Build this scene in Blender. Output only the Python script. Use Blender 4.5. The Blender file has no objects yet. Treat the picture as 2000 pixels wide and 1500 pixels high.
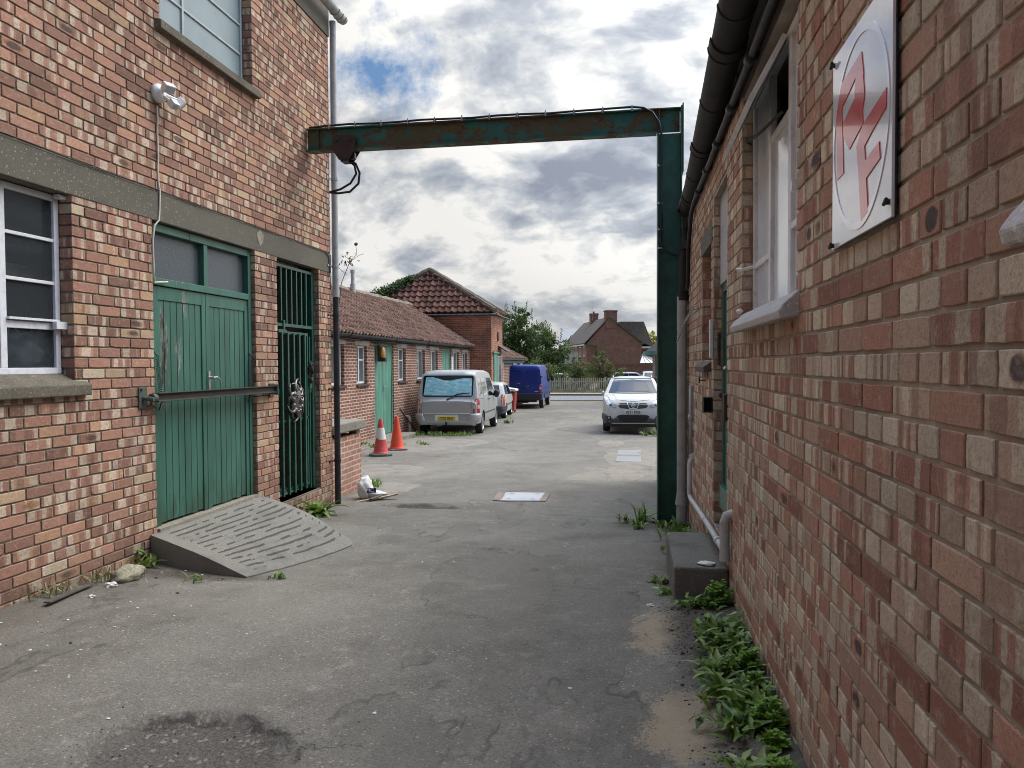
import bpy, bmesh, math, random
from mathutils import Vector, Matrix, noise
from mathutils.bvhtree import BVHTree
R = math.radians
rnd = random.Random(7)
S = bpy.context.scene
COL = S.collection

# ---------------------------------------------------------------- camera
cd = bpy.data.cameras.new('camera'); cam = bpy.data.objects.new('camera', cd); COL.objects.link(cam)
cd.sensor_width = 36; cd.lens = 26.1; cd.clip_start = 0.05; cd.clip_end = 5000
cam.matrix_world = (Matrix.Translation((0, 0, 1.5)) @ Matrix.Rotation(R(9.1), 4, 'Z')
                    @ Matrix.Rotation(R(90 - 1.54), 4, 'X') @ Matrix.Rotation(R(-.3), 4, 'Z'))
S.camera = cam
# ---------------------------------------------------------------- exposure, sun
S.view_settings.view_transform = 'Standard'; S.view_settings.look = 'None'
S.view_settings.exposure = 0.86; S.view_settings.gamma = 1
S.cycles.filter_width = 1.0; S.cycles.use_denoising = True; S.cycles.denoising_input_passes = 'RGB_ALBEDO_NORMAL'; S.cycles.denoising_prefilter = 'ACCURATE'
SUN_EL, SUN_AZ = 50, 62          # azimuth measured from +Y towards +X
sd = bpy.data.lights.new('sun', 'SUN'); sd.energy = 1.1; sd.angle = R(40); sd.color = (1, .95, .88)
so = bpy.data.objects.new('sun', sd); COL.objects.link(so)
sv = Vector((math.sin(R(SUN_AZ)) * math.cos(R(SUN_EL)), math.cos(R(SUN_AZ)) * math.cos(R(SUN_EL)), math.sin(R(SUN_EL))))
so.rotation_euler = sv.to_track_quat('Z', 'Y').to_euler()

# ---------------------------------------------------------------- node helper
class NT:
    def __init__(s, nt): s.t = nt; s.n = nt.nodes; s.l = nt.links
    def new(s, typ, **kw):
        nd = s.n.new(typ)
        for k, v in kw.items():
            if k == 'ins':
                for kk, vv in v.items(): s.put(nd.inputs[kk], vv)
            else: setattr(nd, k, v)
        return nd
    def put(s, sock, v):
        if hasattr(v, 'is_linked') or isinstance(v, bpy.types.NodeSocket): s.l.new(v, sock)
        else:
            if isinstance(v, (tuple, list)) and sock.type == 'RGBA' and len(v) == 3: v = (*v, 1)
            sock.default_value = v
    def math(s, op, a, b=0.0, c=0.0, clamp=False):
        n = s.new('ShaderNodeMath', operation=op, use_clamp=clamp)
        s.put(n.inputs[0], a); s.put(n.inputs[1], b); s.put(n.inputs[2], c); return n.outputs[0]
    def vmath(s, op, a, b=(0, 0, 0), sc=None):
        n = s.new('ShaderNodeVectorMath', operation=op)
        s.put(n.inputs[0], a); s.put(n.inputs[1], b)
        if sc is not None: s.put(n.inputs['Scale'], sc)
        return n.outputs[1] if op in ('DOT_PRODUCT', 'LENGTH', 'DISTANCE') else n.outputs[0]
    def mix(s, f, a, b, mode='MIX'):
        n = s.new('ShaderNodeMix', data_type='RGBA', blend_type=mode, clamp_factor=True)
        s.put(n.inputs[0], f); s.put(n.inputs[6], a); s.put(n.inputs[7], b); return n.outputs[2]
    def fmix(s, f, a, b):
        n = s.new('ShaderNodeMix', data_type='FLOAT'); s.put(n.inputs[0], f); s.put(n.inputs[2], a); s.put(n.inputs[3], b); return n.outputs[0]
    def noise(s, vec, scale, detail=4, rough=.55, dist=0, dim='3D', out=0, w=None):
        n = s.new('ShaderNodeTexNoise', noise_dimensions=dim)
        if vec is not None and dim != '1D': s.put(n.inputs['Vector'], vec)
        if w is not None: s.put(n.inputs['W'], w)
        s.put(n.inputs['Scale'], scale); n.inputs['Detail'].default_value = detail
        n.inputs['Roughness'].default_value = rough; n.inputs['Distortion'].default_value = dist
        return n.outputs[out]
    def ramp(s, f, stops, interp='LINEAR'):
        n = s.new('ShaderNodeValToRGB'); cr = n.color_ramp; cr.interpolation = interp
        while len(cr.elements) < len(stops): cr.elements.new(.5)
        for e, (p, c) in zip(cr.elements, stops):
            e.position = p; e.color = (c, c, c, 1) if isinstance(c, (int, float)) else (*c, 1)
        s.put(n.inputs[0], f); return n.outputs[0]
    def step(s, f, lo, hi):
        n = s.new('ShaderNodeMapRange', clamp=True); s.put(n.inputs[0], f)
        n.inputs[1].default_value = lo; n.inputs[2].default_value = hi; return n.outputs[0]
    def sep(s, v):
        n = s.new('ShaderNodeSeparateXYZ'); s.put(n.inputs[0], v); return n.outputs
    def comb(s, x, y, z):
        n = s.new('ShaderNodeCombineXYZ'); s.put(n.inputs[0], x); s.put(n.inputs[1], y); s.put(n.inputs[2], z); return n.outputs[0]
    def bump(s, h, strength, dist=.01, normal=None):
        n = s.new('ShaderNodeBump'); n.inputs['Strength'].default_value = strength; n.inputs['Distance'].default_value = dist
        s.put(n.inputs['Height'], h)
        if normal is not None: s.put(n.inputs['Normal'], normal)
        return n.outputs[0]

def newmat(name):
    m = bpy.data.materials.new(name); m.use_nodes = True; m.node_tree.nodes.clear()
    t = NT(m.node_tree); o = t.new('ShaderNodeOutputMaterial'); p = t.new('ShaderNodeBsdfPrincipled')
    t.l.new(p.outputs[0], o.inputs[0]); return m, t, p, o

# ---------------------------------------------------------------- world: broken cloud over a Nishita sky
W = bpy.data.worlds.new('World'); S.world = W; W.use_nodes = True; W.node_tree.nodes.clear()
t = NT(W.node_tree)
out = t.new('ShaderNodeOutputWorld'); bg = t.new('ShaderNodeBackground'); t.l.new(bg.outputs[0], out.inputs[0])
sky = t.new('ShaderNodeTexSky', sky_type='NISHITA', sun_disc=False)
sky.sun_elevation = R(SUN_EL); sky.sun_rotation = R(SUN_AZ); sky.air_density = 1.2; sky.dust_density = 1.5
blue = t.vmath('SCALE', sky.outputs[0], sc=.085)
d = t.new('ShaderNodeTexCoord').outputs['Generated']
dx, dy, dz = t.sep(d)
zz = t.math('ADD', t.math('MAXIMUM', dz, 0), .42)
P = t.comb(t.math('DIVIDE', dx, zz), t.math('DIVIDE', dy, zz), t.math('MULTIPLY', dz, 1.2))
P = t.vmath('ADD', P, (3.1, -1.7, 0.4))
wn = t.noise(P, 1.6, 5, .55, out=1)
Pw = t.vmath('ADD', P, t.vmath('SCALE', t.vmath('SUBTRACT', wn, (.5, .5, .5)), sc=.30))
n1 = t.noise(Pw, 3.1, 13, .55)
n2 = t.noise(t.vmath('ADD', Pw, (.03, .045, .07)), 3.1, 13, .55)
edge = t.math('MULTIPLY', t.math('SUBTRACT', n1, n2), 5.6)
big = t.noise(P, 1.0, 3, .5)
puff = t.noise(Pw, 6.5, 10, .6)
dark = t.math('ADD', t.math('MULTIPLY', t.math('SUBTRACT', n1, .5), 1.9), t.math('MULTIPLY', t.math('SUBTRACT', big, .5), 1.35))
lum = t.math('SUBTRACT', t.math('ADD', t.math('ADD', .68, t.math('MULTIPLY', t.math('SUBTRACT', .5, puff), .8)), edge), dark)
sdot = t.vmath('DOT_PRODUCT', d, tuple(sv))                 # brighter towards the veiled sun
lum = t.math('ADD', lum, t.math('MULTIPLY', t.step(sdot, .45, 1.0), .35))
ccol = t.ramp(lum, [(0, (.31, .34, .415)), (.25, (.41, .445, .515)), (.5, (.54, .575, .63)), (.72, (.75, .765, .775)), (1, (1.0, .99, .96))])
hz = t.math('SUBTRACT', 1.0, t.step(dz, .0, .13))
ccol = t.mix(t.math('MULTIPLY', hz, .5), ccol, (.56, .57, .55))
cov = t.noise(t.vmath('ADD', Pw, (7.3, 2.2, 5)), 1.6, 9, .55)
hole = Vector((-.303, .881, .362)).normalized()      # the one blue gap ahead

wob = t.vmath('SCALE', t.vmath('SUBTRACT', t.noise(d, 11, 9, .68, out=1), (.5, .5, .5)), sc=.30)
dist = t.vmath('DISTANCE', t.vmath('ADD', t.vmath('MULTIPLY', d, (1, 1, 1.9)), wob), (hole[0], hole[1], hole[2] * 1.9))
gap = t.math('SUBTRACT', 1.0, t.step(dist, .03, .10))
ahead = t.step(dy, -.15, .25)
gap2 = t.math('MULTIPLY', t.step(cov, .42, .52), t.math('MAXIMUM', t.math('SUBTRACT', 1.0, ahead), t.step(dz, .62, .75)))
g_all = t.math('MAXIMUM', gap, gap2)
skyc = t.mix(g_all, ccol, t.mix(.8, blue, (.17, .33, .62)))
up = t.fmix(t.step(dz, .44, .78), 1.0, 3.4)           # an overcast sky is brightest overhead
up = t.math('MULTIPLY', up, t.fmix(t.step(sdot, .3, .9), .85, 1.6))
up = t.math('MULTIPLY', up, t.fmix(t.math('MULTIPLY', t.step(dy, -.05, -.35), t.step(dz, .30, .6)), 1.0, .27))
skyc = t.vmath('SCALE', skyc, sc=up)
t.put(bg.inputs[0], skyc); bg.inputs[1].default_value = .57

# ---------------------------------------------------------------- materials
def simple(name, col, rough=.6, metal=0.0, var=.25, vscale=6, bump=0.0, bscale=60, spec=.5, dirt=None, dirtamt=.5, dscale=3, coat=0.0):
    m, t, p, o = newmat(name)
    oc = t.new('ShaderNodeNewGeometry').outputs['Position']
    n = t.noise(oc, vscale, 6, .6)
    dk = tuple(c * (1 - var) for c in col); lt = tuple(min(1, c * (1 + var * .6)) for c in col)
    c = t.mix(t.step(n, .3, .7), dk, lt)
    if dirt is not None:
        dn = t.noise(oc, dscale, 8, .65)
        c = t.mix(t.math('MULTIPLY', t.step(dn, .5, .66), dirtamt), c, dirt)
    t.put(p.inputs['Base Color'], c)
    t.put(p.inputs['Roughness'], t.fmix(t.noise(oc, vscale * 3, 3), max(0, rough - .08), min(1, rough + .08)))
    p.inputs['Metallic'].default_value = metal; p.inputs['Specular IOR Level'].default_value = spec
    p.inputs['Coat Weight'].default_value = coat; p.inputs['Coat Roughness'].default_value = .04
    if bump: t.put(p.inputs['Normal'], t.bump(t.noise(oc, bscale, 6, .7), bump, .005))
    return m

def speckled(name, base, lt, dk, scale=90, rough=.9, bump=.5, stain=(.06, .055, .045), stainamt=.5, moss=None):
    m, t, p, o = newmat(name)
    oc = t.new('ShaderNodeNewGeometry').outputs['Position']
    f = t.noise(oc, scale, 3, .7); g = t.noise(oc, 3.1, 8, .62); v = t.new('ShaderNodeTexVoronoi', ins={'Vector': oc, 'Scale': scale * .5})
    c = t.mix(t.step(f, .35, .65), dk, base)
    c = t.mix(t.math('MULTIPLY', t.math('LESS_THAN', v.outputs[0], .2), .8), c, lt)
    c = t.mix(t.math('MULTIPLY', t.step(g, .48, .70), stainamt), c, stain)
    if moss: c = t.mix(t.math('MULTIPLY', t.step(t.noise(oc, 2.2, 7, .7), .56, .68), .6), c, moss)
    t.put(p.inputs['Base Color'], c); p.inputs['Roughness'].default_value = rough
    t.put(p.inputs['Normal'], t.bump(t.math('ADD', f, t.math('MULTIPLY', g, 1.5)), bump, .006))
    return m

def brick_mat(name, cols, cream, dark, banding=.6, soot=.25, edge=(.5, .36, .22)):
    """per-brick colour from the 'br' attribute; bands across the stretcher follow the brick's own uv"""
    m, t, p, o = newmat(name)
    a = t.new('ShaderNodeAttribute', attribute_name='br'); r1, r2, r3 = t.sep(a.outputs['Vector'])
    uv = t.new('ShaderNodeUVMap', uv_map='UVMap').outputs[0]; u, v, _ = t.sep(uv)
    pos = t.new('ShaderNodeNewGeometry').outputs['Position']
    base = t.ramp(r1, cols, 'LINEAR')
    fine = t.noise(pos, 38, 8, .7)
    med = t.noise(pos, 9, 5, .6)
    wob = t.math('ADD', u, t.math('MULTIPLY', t.math('SUBTRACT', t.noise(pos, 26, 3), .5), .10))
    bn = t.noise(None, 2.3, 0, .5, dim='1D', w=t.math('ADD', wob, t.math('MULTIPLY', r2, 91.0)))
    band = t.math('MULTIPLY', t.step(bn, .535, .565), t.math('GREATER_THAN', r3, 1 - banding))
    creamv = t.mix(t.step(fine, .4, .65), cream, tuple(c * .72 for c in cream))
    c = t.mix(t.math('MULTIPLY', band, .80), base, creamv)
    lband = t.math('MULTIPLY', t.step(bn, .40, .38), t.math('GREATER_THAN', r3, 1 - banding * .8))
    c = t.mix(t.math('MULTIPLY', lband, .45), c, tuple(x * .62 for x in cols[0][1]))
    # fired hearts on a few bricks
    hd = t.math('ADD', t.math('POWER', t.math('SUBTRACT', wob, t.math('ADD', .25, t.math('MULTIPLY', t.math('FRACT', t.math('MULTIPLY', r2, 31.0)), .5))), 2.0), t.math('POWER', t.math('MULTIPLY', t.math('SUBTRACT', v, .5), .9), 2.0))
    heart = t.math('MULTIPLY', t.step(t.math('ADD', hd, t.math('MULTIPLY', t.math('SUBTRACT', med, .5), .35)), .075, .045), t.math('GREATER_THAN', t.math('FRACT', t.math('MULTIPLY', r2, 17.0)), .978))
    halo = t.math('MULTIPLY', t.step(t.math('ADD', hd, t.math('MULTIPLY', t.math('SUBTRACT', fine, .5), .1)), .15, .07), t.math('GREATER_THAN', t.math('FRACT', t.math('MULTIPLY', r2, 17.0)), .978))
    c = t.mix(t.math('MULTIPLY', halo, .7), c, (.30, .13, .045)); c = t.mix(t.math('MULTIPLY', heart, .85), c, dark)
    # pale arrises where the face meets the edge, on some bricks
    eu = t.math('ABSOLUTE', t.math('SUBTRACT', u, .5)); ev = t.math('ABSOLUTE', t.math('SUBTRACT', v, .5))
    ed = t.math('MAXIMUM', t.step(eu, .45, .485), t.step(ev, .40, .47))
    c = t.mix(t.math('MULTIPLY', t.math('MULTIPLY', ed, t.step(med, .42, .6)), t.math('MULTIPLY', t.math('FRACT', t.math('MULTIPLY', r2, 7.0)), .5)), c, edge)
    c = t.mix(t.math('MULTIPLY', t.step(fine, .5, .75), .30), c, tuple(x * .55 for x in cols[1][1]))
    val = t.math('ADD', .80, t.math('MULTIPLY', t.math('FRACT', t.math('MULTIPLY', r2, 5.0)), .36))
    c = t.vmath('SCALE', c, sc=val)
    mott = t.noise(pos, 85, 6, .75)
    c = t.mix(t.math('MULTIPLY', t.step(mott, .50, .66), .42), c, tuple(x * .50 for x in cols[1][1]))
    c = t.mix(t.math('MULTIPLY', t.step(t.noise(t.vmath('ADD', pos, (3, 1, 2)), 24, 6, .7), .54, .70), .35), c, tuple(min(1, x * 1.25) for x in edge))
    pits = t.new('ShaderNodeTexVoronoi', ins={'Vector': pos, 'Scale': 120.0})
    pit = t.math('MULTIPLY', t.math('LESS_THAN', pits.outputs[0], .17), t.step(t.noise(pos, 7, 3), .5, .6))
    c = t.mix(t.math('MULTIPLY', pit, .7), c, (.05, .03, .025))
    st = t.noise(t.vmath('MULTIPLY', pos, (1, 1, .45)), 1.1, 7, .62)
    c = t.mix(t.math('MULTIPLY', t.step(st, .45, .75), soot), c, (.11, .085, .07))
    lime = t.noise(t.vmath('MULTIPLY', pos, (1, 1.6, .5)), 1.7, 8, .7); c = t.mix(t.math('MULTIPLY', t.step(lime, .60, .74), .28), c, (.60, .55, .47))
    _, _, pz = t.sep(pos)      # splash stain along the foot of the wall
    foot = t.step(t.math('ADD', pz, t.math('MULTIPLY', t.noise(pos, 2.2, 5), .55)), .62, .2)
    c = t.mix(t.math('MULTIPLY', foot, .38), c, (.13, .11, .085))
    t.put(p.inputs['Base Color'], c); p.inputs['Roughness'].default_value = .88; p.inputs['Specular IOR Level'].default_value = .25
    h = t.math('SUBTRACT', t.math('ADD', fine, t.math('MULTIPLY', med, 1.4)), t.math('MULTIPLY', pit, 1.5))
    t.put(p.inputs['Normal'], t.bump(t.math('ADD', h, t.math('MULTIPLY', mott, 1.2)), .95, .0045))
    return m

def mortar_mat(name, c1, c2, c3):
    m, t, p, o = newmat(name)
    pos = t.new('ShaderNodeNewGeometry').outputs['Position']
    f = t.noise(pos, 160, 4, .75); g = t.noise(pos, 2.1, 6, .6)
    c = t.mix(t.step(f, .3, .7), c1, c2); c = t.mix(t.step(g, .45, .62), c, c3)
    t.put(p.inputs['Base Color'], c); p.inputs['Roughness'].default_value = .95
    t.put(p.inputs['Normal'], t.bump(f, .6, .003)); return m

def farbrick_mat(name, c1, c2, mortar, scale=1.0, ms=.012, offs=(0, 0), patch=None, bias=0.0):
    m, t, p, o = newmat(name)
    g = t.new('ShaderNodeNewGeometry'); px, py, pz = t.sep(g.outputs['Position']); nx, ny, nz = t.sep(g.outputs['Normal'])
    f = t.math('GREATER_THAN', t.math('ABSOLUTE', nx), t.math('ABSOLUTE', ny))
    al = t.fmix(f, px, py)
    vec = t.comb(al, pz, 0)
    b = t.new('ShaderNodeTexBrick', offset=.5, ins={'Vector': vec, 'Color1': c1, 'Color2': c2, 'Mortar': mortar, 'Scale': scale})
    b.inputs['Mortar Size'].default_value = ms; b.inputs['Mortar Smooth'].default_value = .3; b.inputs['Bias'].default_value = bias
    b.inputs['Brick Width'].default_value = .225; b.inputs['Row Height'].default_value = .075
    n = t.noise(g.outputs['Position'], 1.6, 8, .65); n2 = t.noise(g.outputs['Position'], 14, 4, .6)
    c = t.mix(t.math('MULTIPLY', t.step(n, .42, .68), .5), b.outputs[0], tuple(x * .45 for x in c2))
    c = t.mix(t.math('MULTIPLY', t.step(n2, .5, .7), .35), c, tuple(min(1, x * 1.5) for x in c1))
    if patch: c = t.mix(t.math('MULTIPLY', t.step(t.noise(g.outputs['Position'], .9, 6, .7), .52, .62), .5), c, patch)
    t.put(p.inputs['Base Color'], c); p.inputs['Roughness'].default_value = .9
    t.put(p.inputs['Normal'], t.bump(t.math('ADD', t.math('MULTIPLY', b.outputs[1], -1.0), t.math('MULTIPLY', n2, .5)), .6, .01))
    return m

def tile_mat(name, c1, c2, c3, lichen):
    m, t, p, o = newmat(name)
    a = t.new('ShaderNodeAttribute', attribute_name='br'); r1, r2, r3 = t.sep(a.outputs['Vector'])
    pos = t.new('ShaderNodeNewGeometry').outputs['Position']
    c = t.ramp(r1, [(0, c1), (.5, c2), (1, c3)])
    n = t.noise(pos, 3.0, 8, .7); f = t.noise(pos, 30, 4, .7)
    c = t.mix(t.math('MULTIPLY', t.step(n, .5, .68), .65), c, (.05, .042, .036))
    c = t.mix(t.math('MULTIPLY', t.step(t.noise(pos, 5.2, 7, .75), .57, .66), .7), c, lichen)
    c = t.mix(t.math('MULTIPLY', t.step(f, .5, .8), .3), c, tuple(x * .5 for x in c1))
    t.put(p.inputs['Base Color'], c); p.inputs['Roughness'].default_value = .92; p.inputs['Specular IOR Level'].default_value = .2
    t.put(p.inputs['Normal'], t.bump(f, .4, .01)); return m

def flaky_paint(name, paint, under, rust, amt=.5, scale=2.2, rough=.45, stretch=(1, 1, 1), bands=None, foot=None):
    m, t, p, o = newmat(name)
    pos = t.new('ShaderNodeNewGeometry').outputs['Position']; ps = t.vmath('MULTIPLY', pos, stretch)
    n = t.noise(ps, scale, 10, .68); f = t.noise(ps, scale * 12, 6, .7); g = t.noise(ps, scale * .45, 4, .5)
    c = t.mix(t.step(t.noise(ps, 5, 5), .35, .65), tuple(x * .75 for x in paint), tuple(min(1, x * 1.15) for x in paint))
    k = t.math('ADD', t.math('MULTIPLY', n, .6), t.math('MULTIPLY', g, .4))
    m1 = t.step(k, .60 - amt * .22, .615 - amt * .22)
    if bands:
        bx, by, bz = t.sep(pos); kk = t.math('MULTIPLY', t.step(bx, -3.0, -2.6), t.step(bx, -.15, -.5)); k = t.math('ADD', k, t.math('MULTIPLY', kk, .045)); m1 = t.step(k, .60 - amt * .22, .615 - amt * .22)
    c = t.mix(m1, c, t.mix(t.step(f, .35, .6), under, tuple(x * .6 for x in under)))
    m2 = t.math('MULTIPLY', m1, t.step(t.math('ADD', n, t.math('MULTIPLY', f, .3)), .70, .80))
    c = t.mix(m2, c, rust)
    if foot:
        fz = t.sep(pos)[2]; fm = t.step(t.math('SUBTRACT', t.noise(t.vmath('MULTIPLY', pos, (1, 1, .3)), 9, 7, .7), t.math('MULTIPLY', t.math('SUBTRACT', fz, .2), .55)), .38, .50)
        c = t.mix(t.math('MULTIPLY', fm, .5), c, (.035, .04, .022)); c = t.mix(t.math('MULTIPLY', t.step(t.noise(t.vmath('MULTIPLY', pos, (1, 1, .25)), 4, 8, .7), .52, .7), .35), c, tuple(x * .5 for x in paint))
    t.put(p.inputs['Base Color'], c); t.put(p.inputs['Roughness'], t.fmix(m1, rough, .85))
    t.put(p.inputs['Normal'], t.bump(t.math('ADD', t.math('MULTIPLY', m1, -1.0), t.math('MULTIPLY', f, .5)), .5, .002)); return m

def glass_mat(name, tint=(.02, .024, .028), rough=.05, see=.45, mesh=False, frost=None, bumpy=0.0):
    m, t, p, o = newmat(name)
    pos = t.new('ShaderNodeNewGeometry').outputs['Position']
    p.inputs['Roughness'].default_value = rough; p.inputs['Specular IOR Level'].default_value = .6
    c = tint
    if frost: c = t.mix(t.step(t.noise(pos, 3, 4), .3, .7), tuple(x * .8 for x in frost), frost)
    t.put(p.inputs['Base Color'], c)
    if bumpy: t.put(p.inputs['Normal'], t.bump(t.noise(pos, 55, 2), bumpy, .004))
    tr = t.new('ShaderNodeBsdfTransparent', ins={'Color': (.75, .8, .82)})
    mx = t.new('ShaderNodeMixShader'); fr = t.new('ShaderNodeFresnel', ins={'IOR': 1.5})
    s = t.math('MULTIPLY', t.math('SUBTRACT', 1.0, fr.outputs[0]), see)
    if mesh:
        px, py, pz = t.sep(pos)
        gl = t.math('MAXIMUM', t.math('LESS_THAN', t.math('FRACT', t.math('MULTIPLY', py, 75.0)), .12), t.math('LESS_THAN', t.math('FRACT', t.math('MULTIPLY', pz, 75.0)), .12))
        s = t.math('MULTIPLY', s, t.math('SUBTRACT', 1.0, gl))
        t.put(p.inputs['Base Color'], t.mix(gl, tint, (.03, .035, .038)))
    t.put(mx.inputs[0], s); t.l.new(p.outputs[0], mx.inputs[1]); t.l.new(tr.outputs[0], mx.inputs[2]); t.l.new(mx.outputs[0], o.inputs[0])
    return m

def leaf_mat(name, c1, c2, c3, trans=.3, rough=.5):
    m, t, p, o = newmat(name)
    a = t.new('ShaderNodeAttribute', attribute_name='br'); r1, r2, r3 = t.sep(a.outputs['Vector'])
    c = t.ramp(r1, [(0, c1), (.55, c2), (1, c3)])
    t.put(p.inputs['Base Color'], c); p.inputs['Roughness'].default_value = rough; p.inputs['Specular IOR Level'].default_value = .4
    tl = t.new('ShaderNodeBsdfTranslucent'); t.put(tl.inputs[0], t.mix(.5, c, (.2, .3, .03)))
    mx = t.new('ShaderNodeMixShader'); mx.inputs[0].default_value = trans
    t.l.new(p.outputs[0], mx.inputs[1]); t.l.new(tl.outputs[0], mx.inputs[2]); t.l.new(mx.outputs[0], o.inputs[0]); return m

MT = {}
MT['brickL'] = brick_mat('flettonbrick', [(0, (.24, .13, .092)), (.15, (.32, .17, .122)), (.5, (.41, .215, .150)), (.8, (.48, .255, .172)), (.94, (.52, .32, .19)), (1, (.58, .46, .32))], (.68, .56, .42), (.08, .072, .075), .60, .16, (.62, .46, .32))
MT['brickR'] = brick_mat('weatheredbrick', [(0, (.30, .14, .092)), (.2, (.42, .205, .135)), (.40, (.49, .27, .18)), (.58, (.53, .375, .265)), (.78, (.62, .50, .36)), (1, (.72, .62, .46))], (.72, .62, .45), (.06, .06, .075), .66, .3, (.58, .48, .36))
MT['mortarL'] = mortar_mat('mortarbrown', (.16, .13, .095), (.28, .23, .17), (.12, .10, .075))
MT['mortarR'] = mortar_mat('mortargrey', (.30, .26, .20), (.46, .41, .32), (.24, .205, .16))
MT['lowbrick'] = farbrick_mat('purplebrick', (.13, .058, .045), (.24, .105, .075), (.62, .46, .34), ms=.013)
MT['lintelpale'] = speckled('palelintel', (.58, .53, .45), (.7, .66, .58), (.42, .38, .32), 40, .95, .4)
MT['towerbrick'] = farbrick_mat('orangebrick', (.22, .07, .04), (.46, .17, .09), (.46, .34, .25), ms=.010, patch=(.13, .06, .045))
MT['housebrick'] = farbrick_mat('brownbrick', (.20, .085, .058), (.32, .155, .105), (.28, .19, .14), ms=.008)
MT['plainbrick'] = farbrick_mat('plainfletton', (.36, .16, .11), (.45, .2, .13), (.22, .18, .14), ms=.012)
MT['stubbrick'] = farbrick_mat('limedbrick', (.30, .12, .08), (.42, .2, .14), (.5, .44, .36), ms=.013, patch=(.55, .5, .44))
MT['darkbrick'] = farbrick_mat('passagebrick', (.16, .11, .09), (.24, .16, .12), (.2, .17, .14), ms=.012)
MT['conc'] = speckled('lintelconcrete', (.145, .128, .092), (.36, .33, .27), (.10, .092, .072), 75, .9, .3, (.05, .05, .035), .35)
MT['concsill'] = speckled('sillstone', (.17, .145, .105), (.25, .22, .17), (.10, .085, .06), 60, .9, .3, (.045, .04, .03), .6)
MT['rampconc'] = speckled('rampconcrete', (.235, .22, .19), (.38, .36, .32), (.15, .14, .12), 110, .95, .8, (.10, .095, .08), .5)
MT['rampgroove'] = speckled('rampgroove', (.29, .27, .23), (.38, .36, .32), (.16, .15, .125), 110, .95, .8, (.10, .095, .08), .5)
_t = NT(MT['rampgroove'].node_tree); _p = [n for n in _t.n if n.type == 'BSDF_PRINCIPLED'][0]; _src = _p.inputs['Base Color'].links[0].from_socket
_t.put(_p.inputs['Base Color'], _t.mix(_t.math('MULTIPLY', _t.sep(_t.new('ShaderNodeAttribute', attribute_name='br').outputs['Vector'])[0], .75), _src, (.045, .037, .028)))
MT['stepconc'] = speckled('stepconcrete', (.20, .185, .15), (.32, .30, .25), (.13, .12, .10), 110, .95, .8, (.05, .05, .04), .6, (.07, .07, .03))
MT['apron'] = speckled('apronconcrete', (.36, .32, .25), (.5, .46, .38), (.22, .19, .15), 60, .95, .8, (.14, .125, .1), .7)
MT['whitesill'] = speckled('paintedstone', (.55, .53, .50), (.7, .69, .66), (.42, .4, .38), 70, .85, .5, (.25, .24, .22), .35)
MT['ext'] = speckled('stoneslab', (.30, .27, .22), (.45, .41, .34), (.14, .13, .11), 80, .95, .9, (.1, .1, .08), .6)
MT['rock'] = speckled('limestonelump', (.42, .38, .26), (.55, .5, .38), (.22, .2, .14), 60, .95, 1.0, (.12, .11, .08), .6)
MT['green'] = flaky_paint('doorgreen', (.046, .142, .100), (.30, .32, .27), (.02, .03, .02), .10, 3.0, .42, (1, 1, .25), foot=True)
MT['greenfar'] = flaky_paint('seagreen', (.11, .28, .20), (.35, .36, .3), (.1, .1, .08), -.1, 3.0, .55, (1, 1, .3))
MT['gategreen'] = simple('gategreen', (.012, .085, .055), .35, var=.3, dirt=(.12, .1, .07), dirtamt=.35, dscale=14, bump=.15)
MT['steelgreen'] = simple('steelgreen', (.028, .125, .080), .38, var=.4, vscale=3, dirt=(.03, .035, .025), dirtamt=.6, dscale=5, bump=.2, bscale=40)
MT['beamgreen'] = flaky_paint('beamflaking', (.026, .13, .095), (.15, .115, .055), (.095, .034, .022), .42, 6.5, .5, (1, 1, 1.3), bands=True)
MT['rust'] = simple('ruststeel', (.055, .03, .024), .75, var=.4, vscale=12, bump=.4)
MT['barsteel'] = simple('oldrail', (.055, .048, .04), .6, var=.3, metal=.3, bump=.2, dirt=(.03, .025, .02), dirtamt=.8)
MT['dullgreen'] = simple('bracketgreen', (.08, .11, .09), .6, var=.3, dirt=(.12, .08, .05), dirtamt=.6, dscale=30)
MT['whitepaint'] = simple('whitepaint', (.74, .74, .76), .5, var=.08, bump=.15, bscale=80, dirt=(.4, .38, .34), dirtamt=.35, dscale=20)
MT['greyframe'] = simple('greypaint', (.74, .73, .70), .5, var=.1, bump=.15, dirt=(.2, .19, .17), dirtamt=.4, dscale=12)
MT['upframe'] = simple('bluegreyframe', (.42, .46, .46), .5, var=.1, dirt=(.2, .2, .18), dirtamt=.4, dscale=12)
MT['white'] = simple('whiteplastic', (.8, .79, .76), .4, var=.05)
MT['black'] = simple('blackplastic', (.018, .018, .02), .45, var=.2)
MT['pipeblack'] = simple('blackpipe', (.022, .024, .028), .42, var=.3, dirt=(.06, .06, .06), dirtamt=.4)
MT['pipegrey'] = simple('greypipe', (.42, .42, .41), .55, var=.1, dirt=(.2, .19, .16), dirtamt=.5, dscale=8, bump=.1)
MT['wastepipe'] = simple('wastegrey', (.50, .49, .47), .5, var=.1, dirt=(.22, .2, .17), dirtamt=.4, dscale=10)
MT['asb'] = simple('blackgutter', (.016, .0135, .011), .7, var=.4, vscale=4, dirt=(.035, .028, .022), dirtamt=.6, dscale=6, bump=.5, bscale=25)
MT['timber'] = simple('oldtimber', (.11, .09, .075), .8, var=.3, vscale=9, bump=.3)
MT['greyboard'] = simple('limedboard', (.42, .40, .385), .7, var=.12, vscale=7, bump=.2)
MT['cable'] = simple('cableblack', (.012, .012, .014), .5)
MT['cream'] = simple('creamcable', (.62, .54, .44), .55, var=.15)
MT['tin'] = simple('tinclip', (.5, .5, .52), .35, metal=.8)
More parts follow.
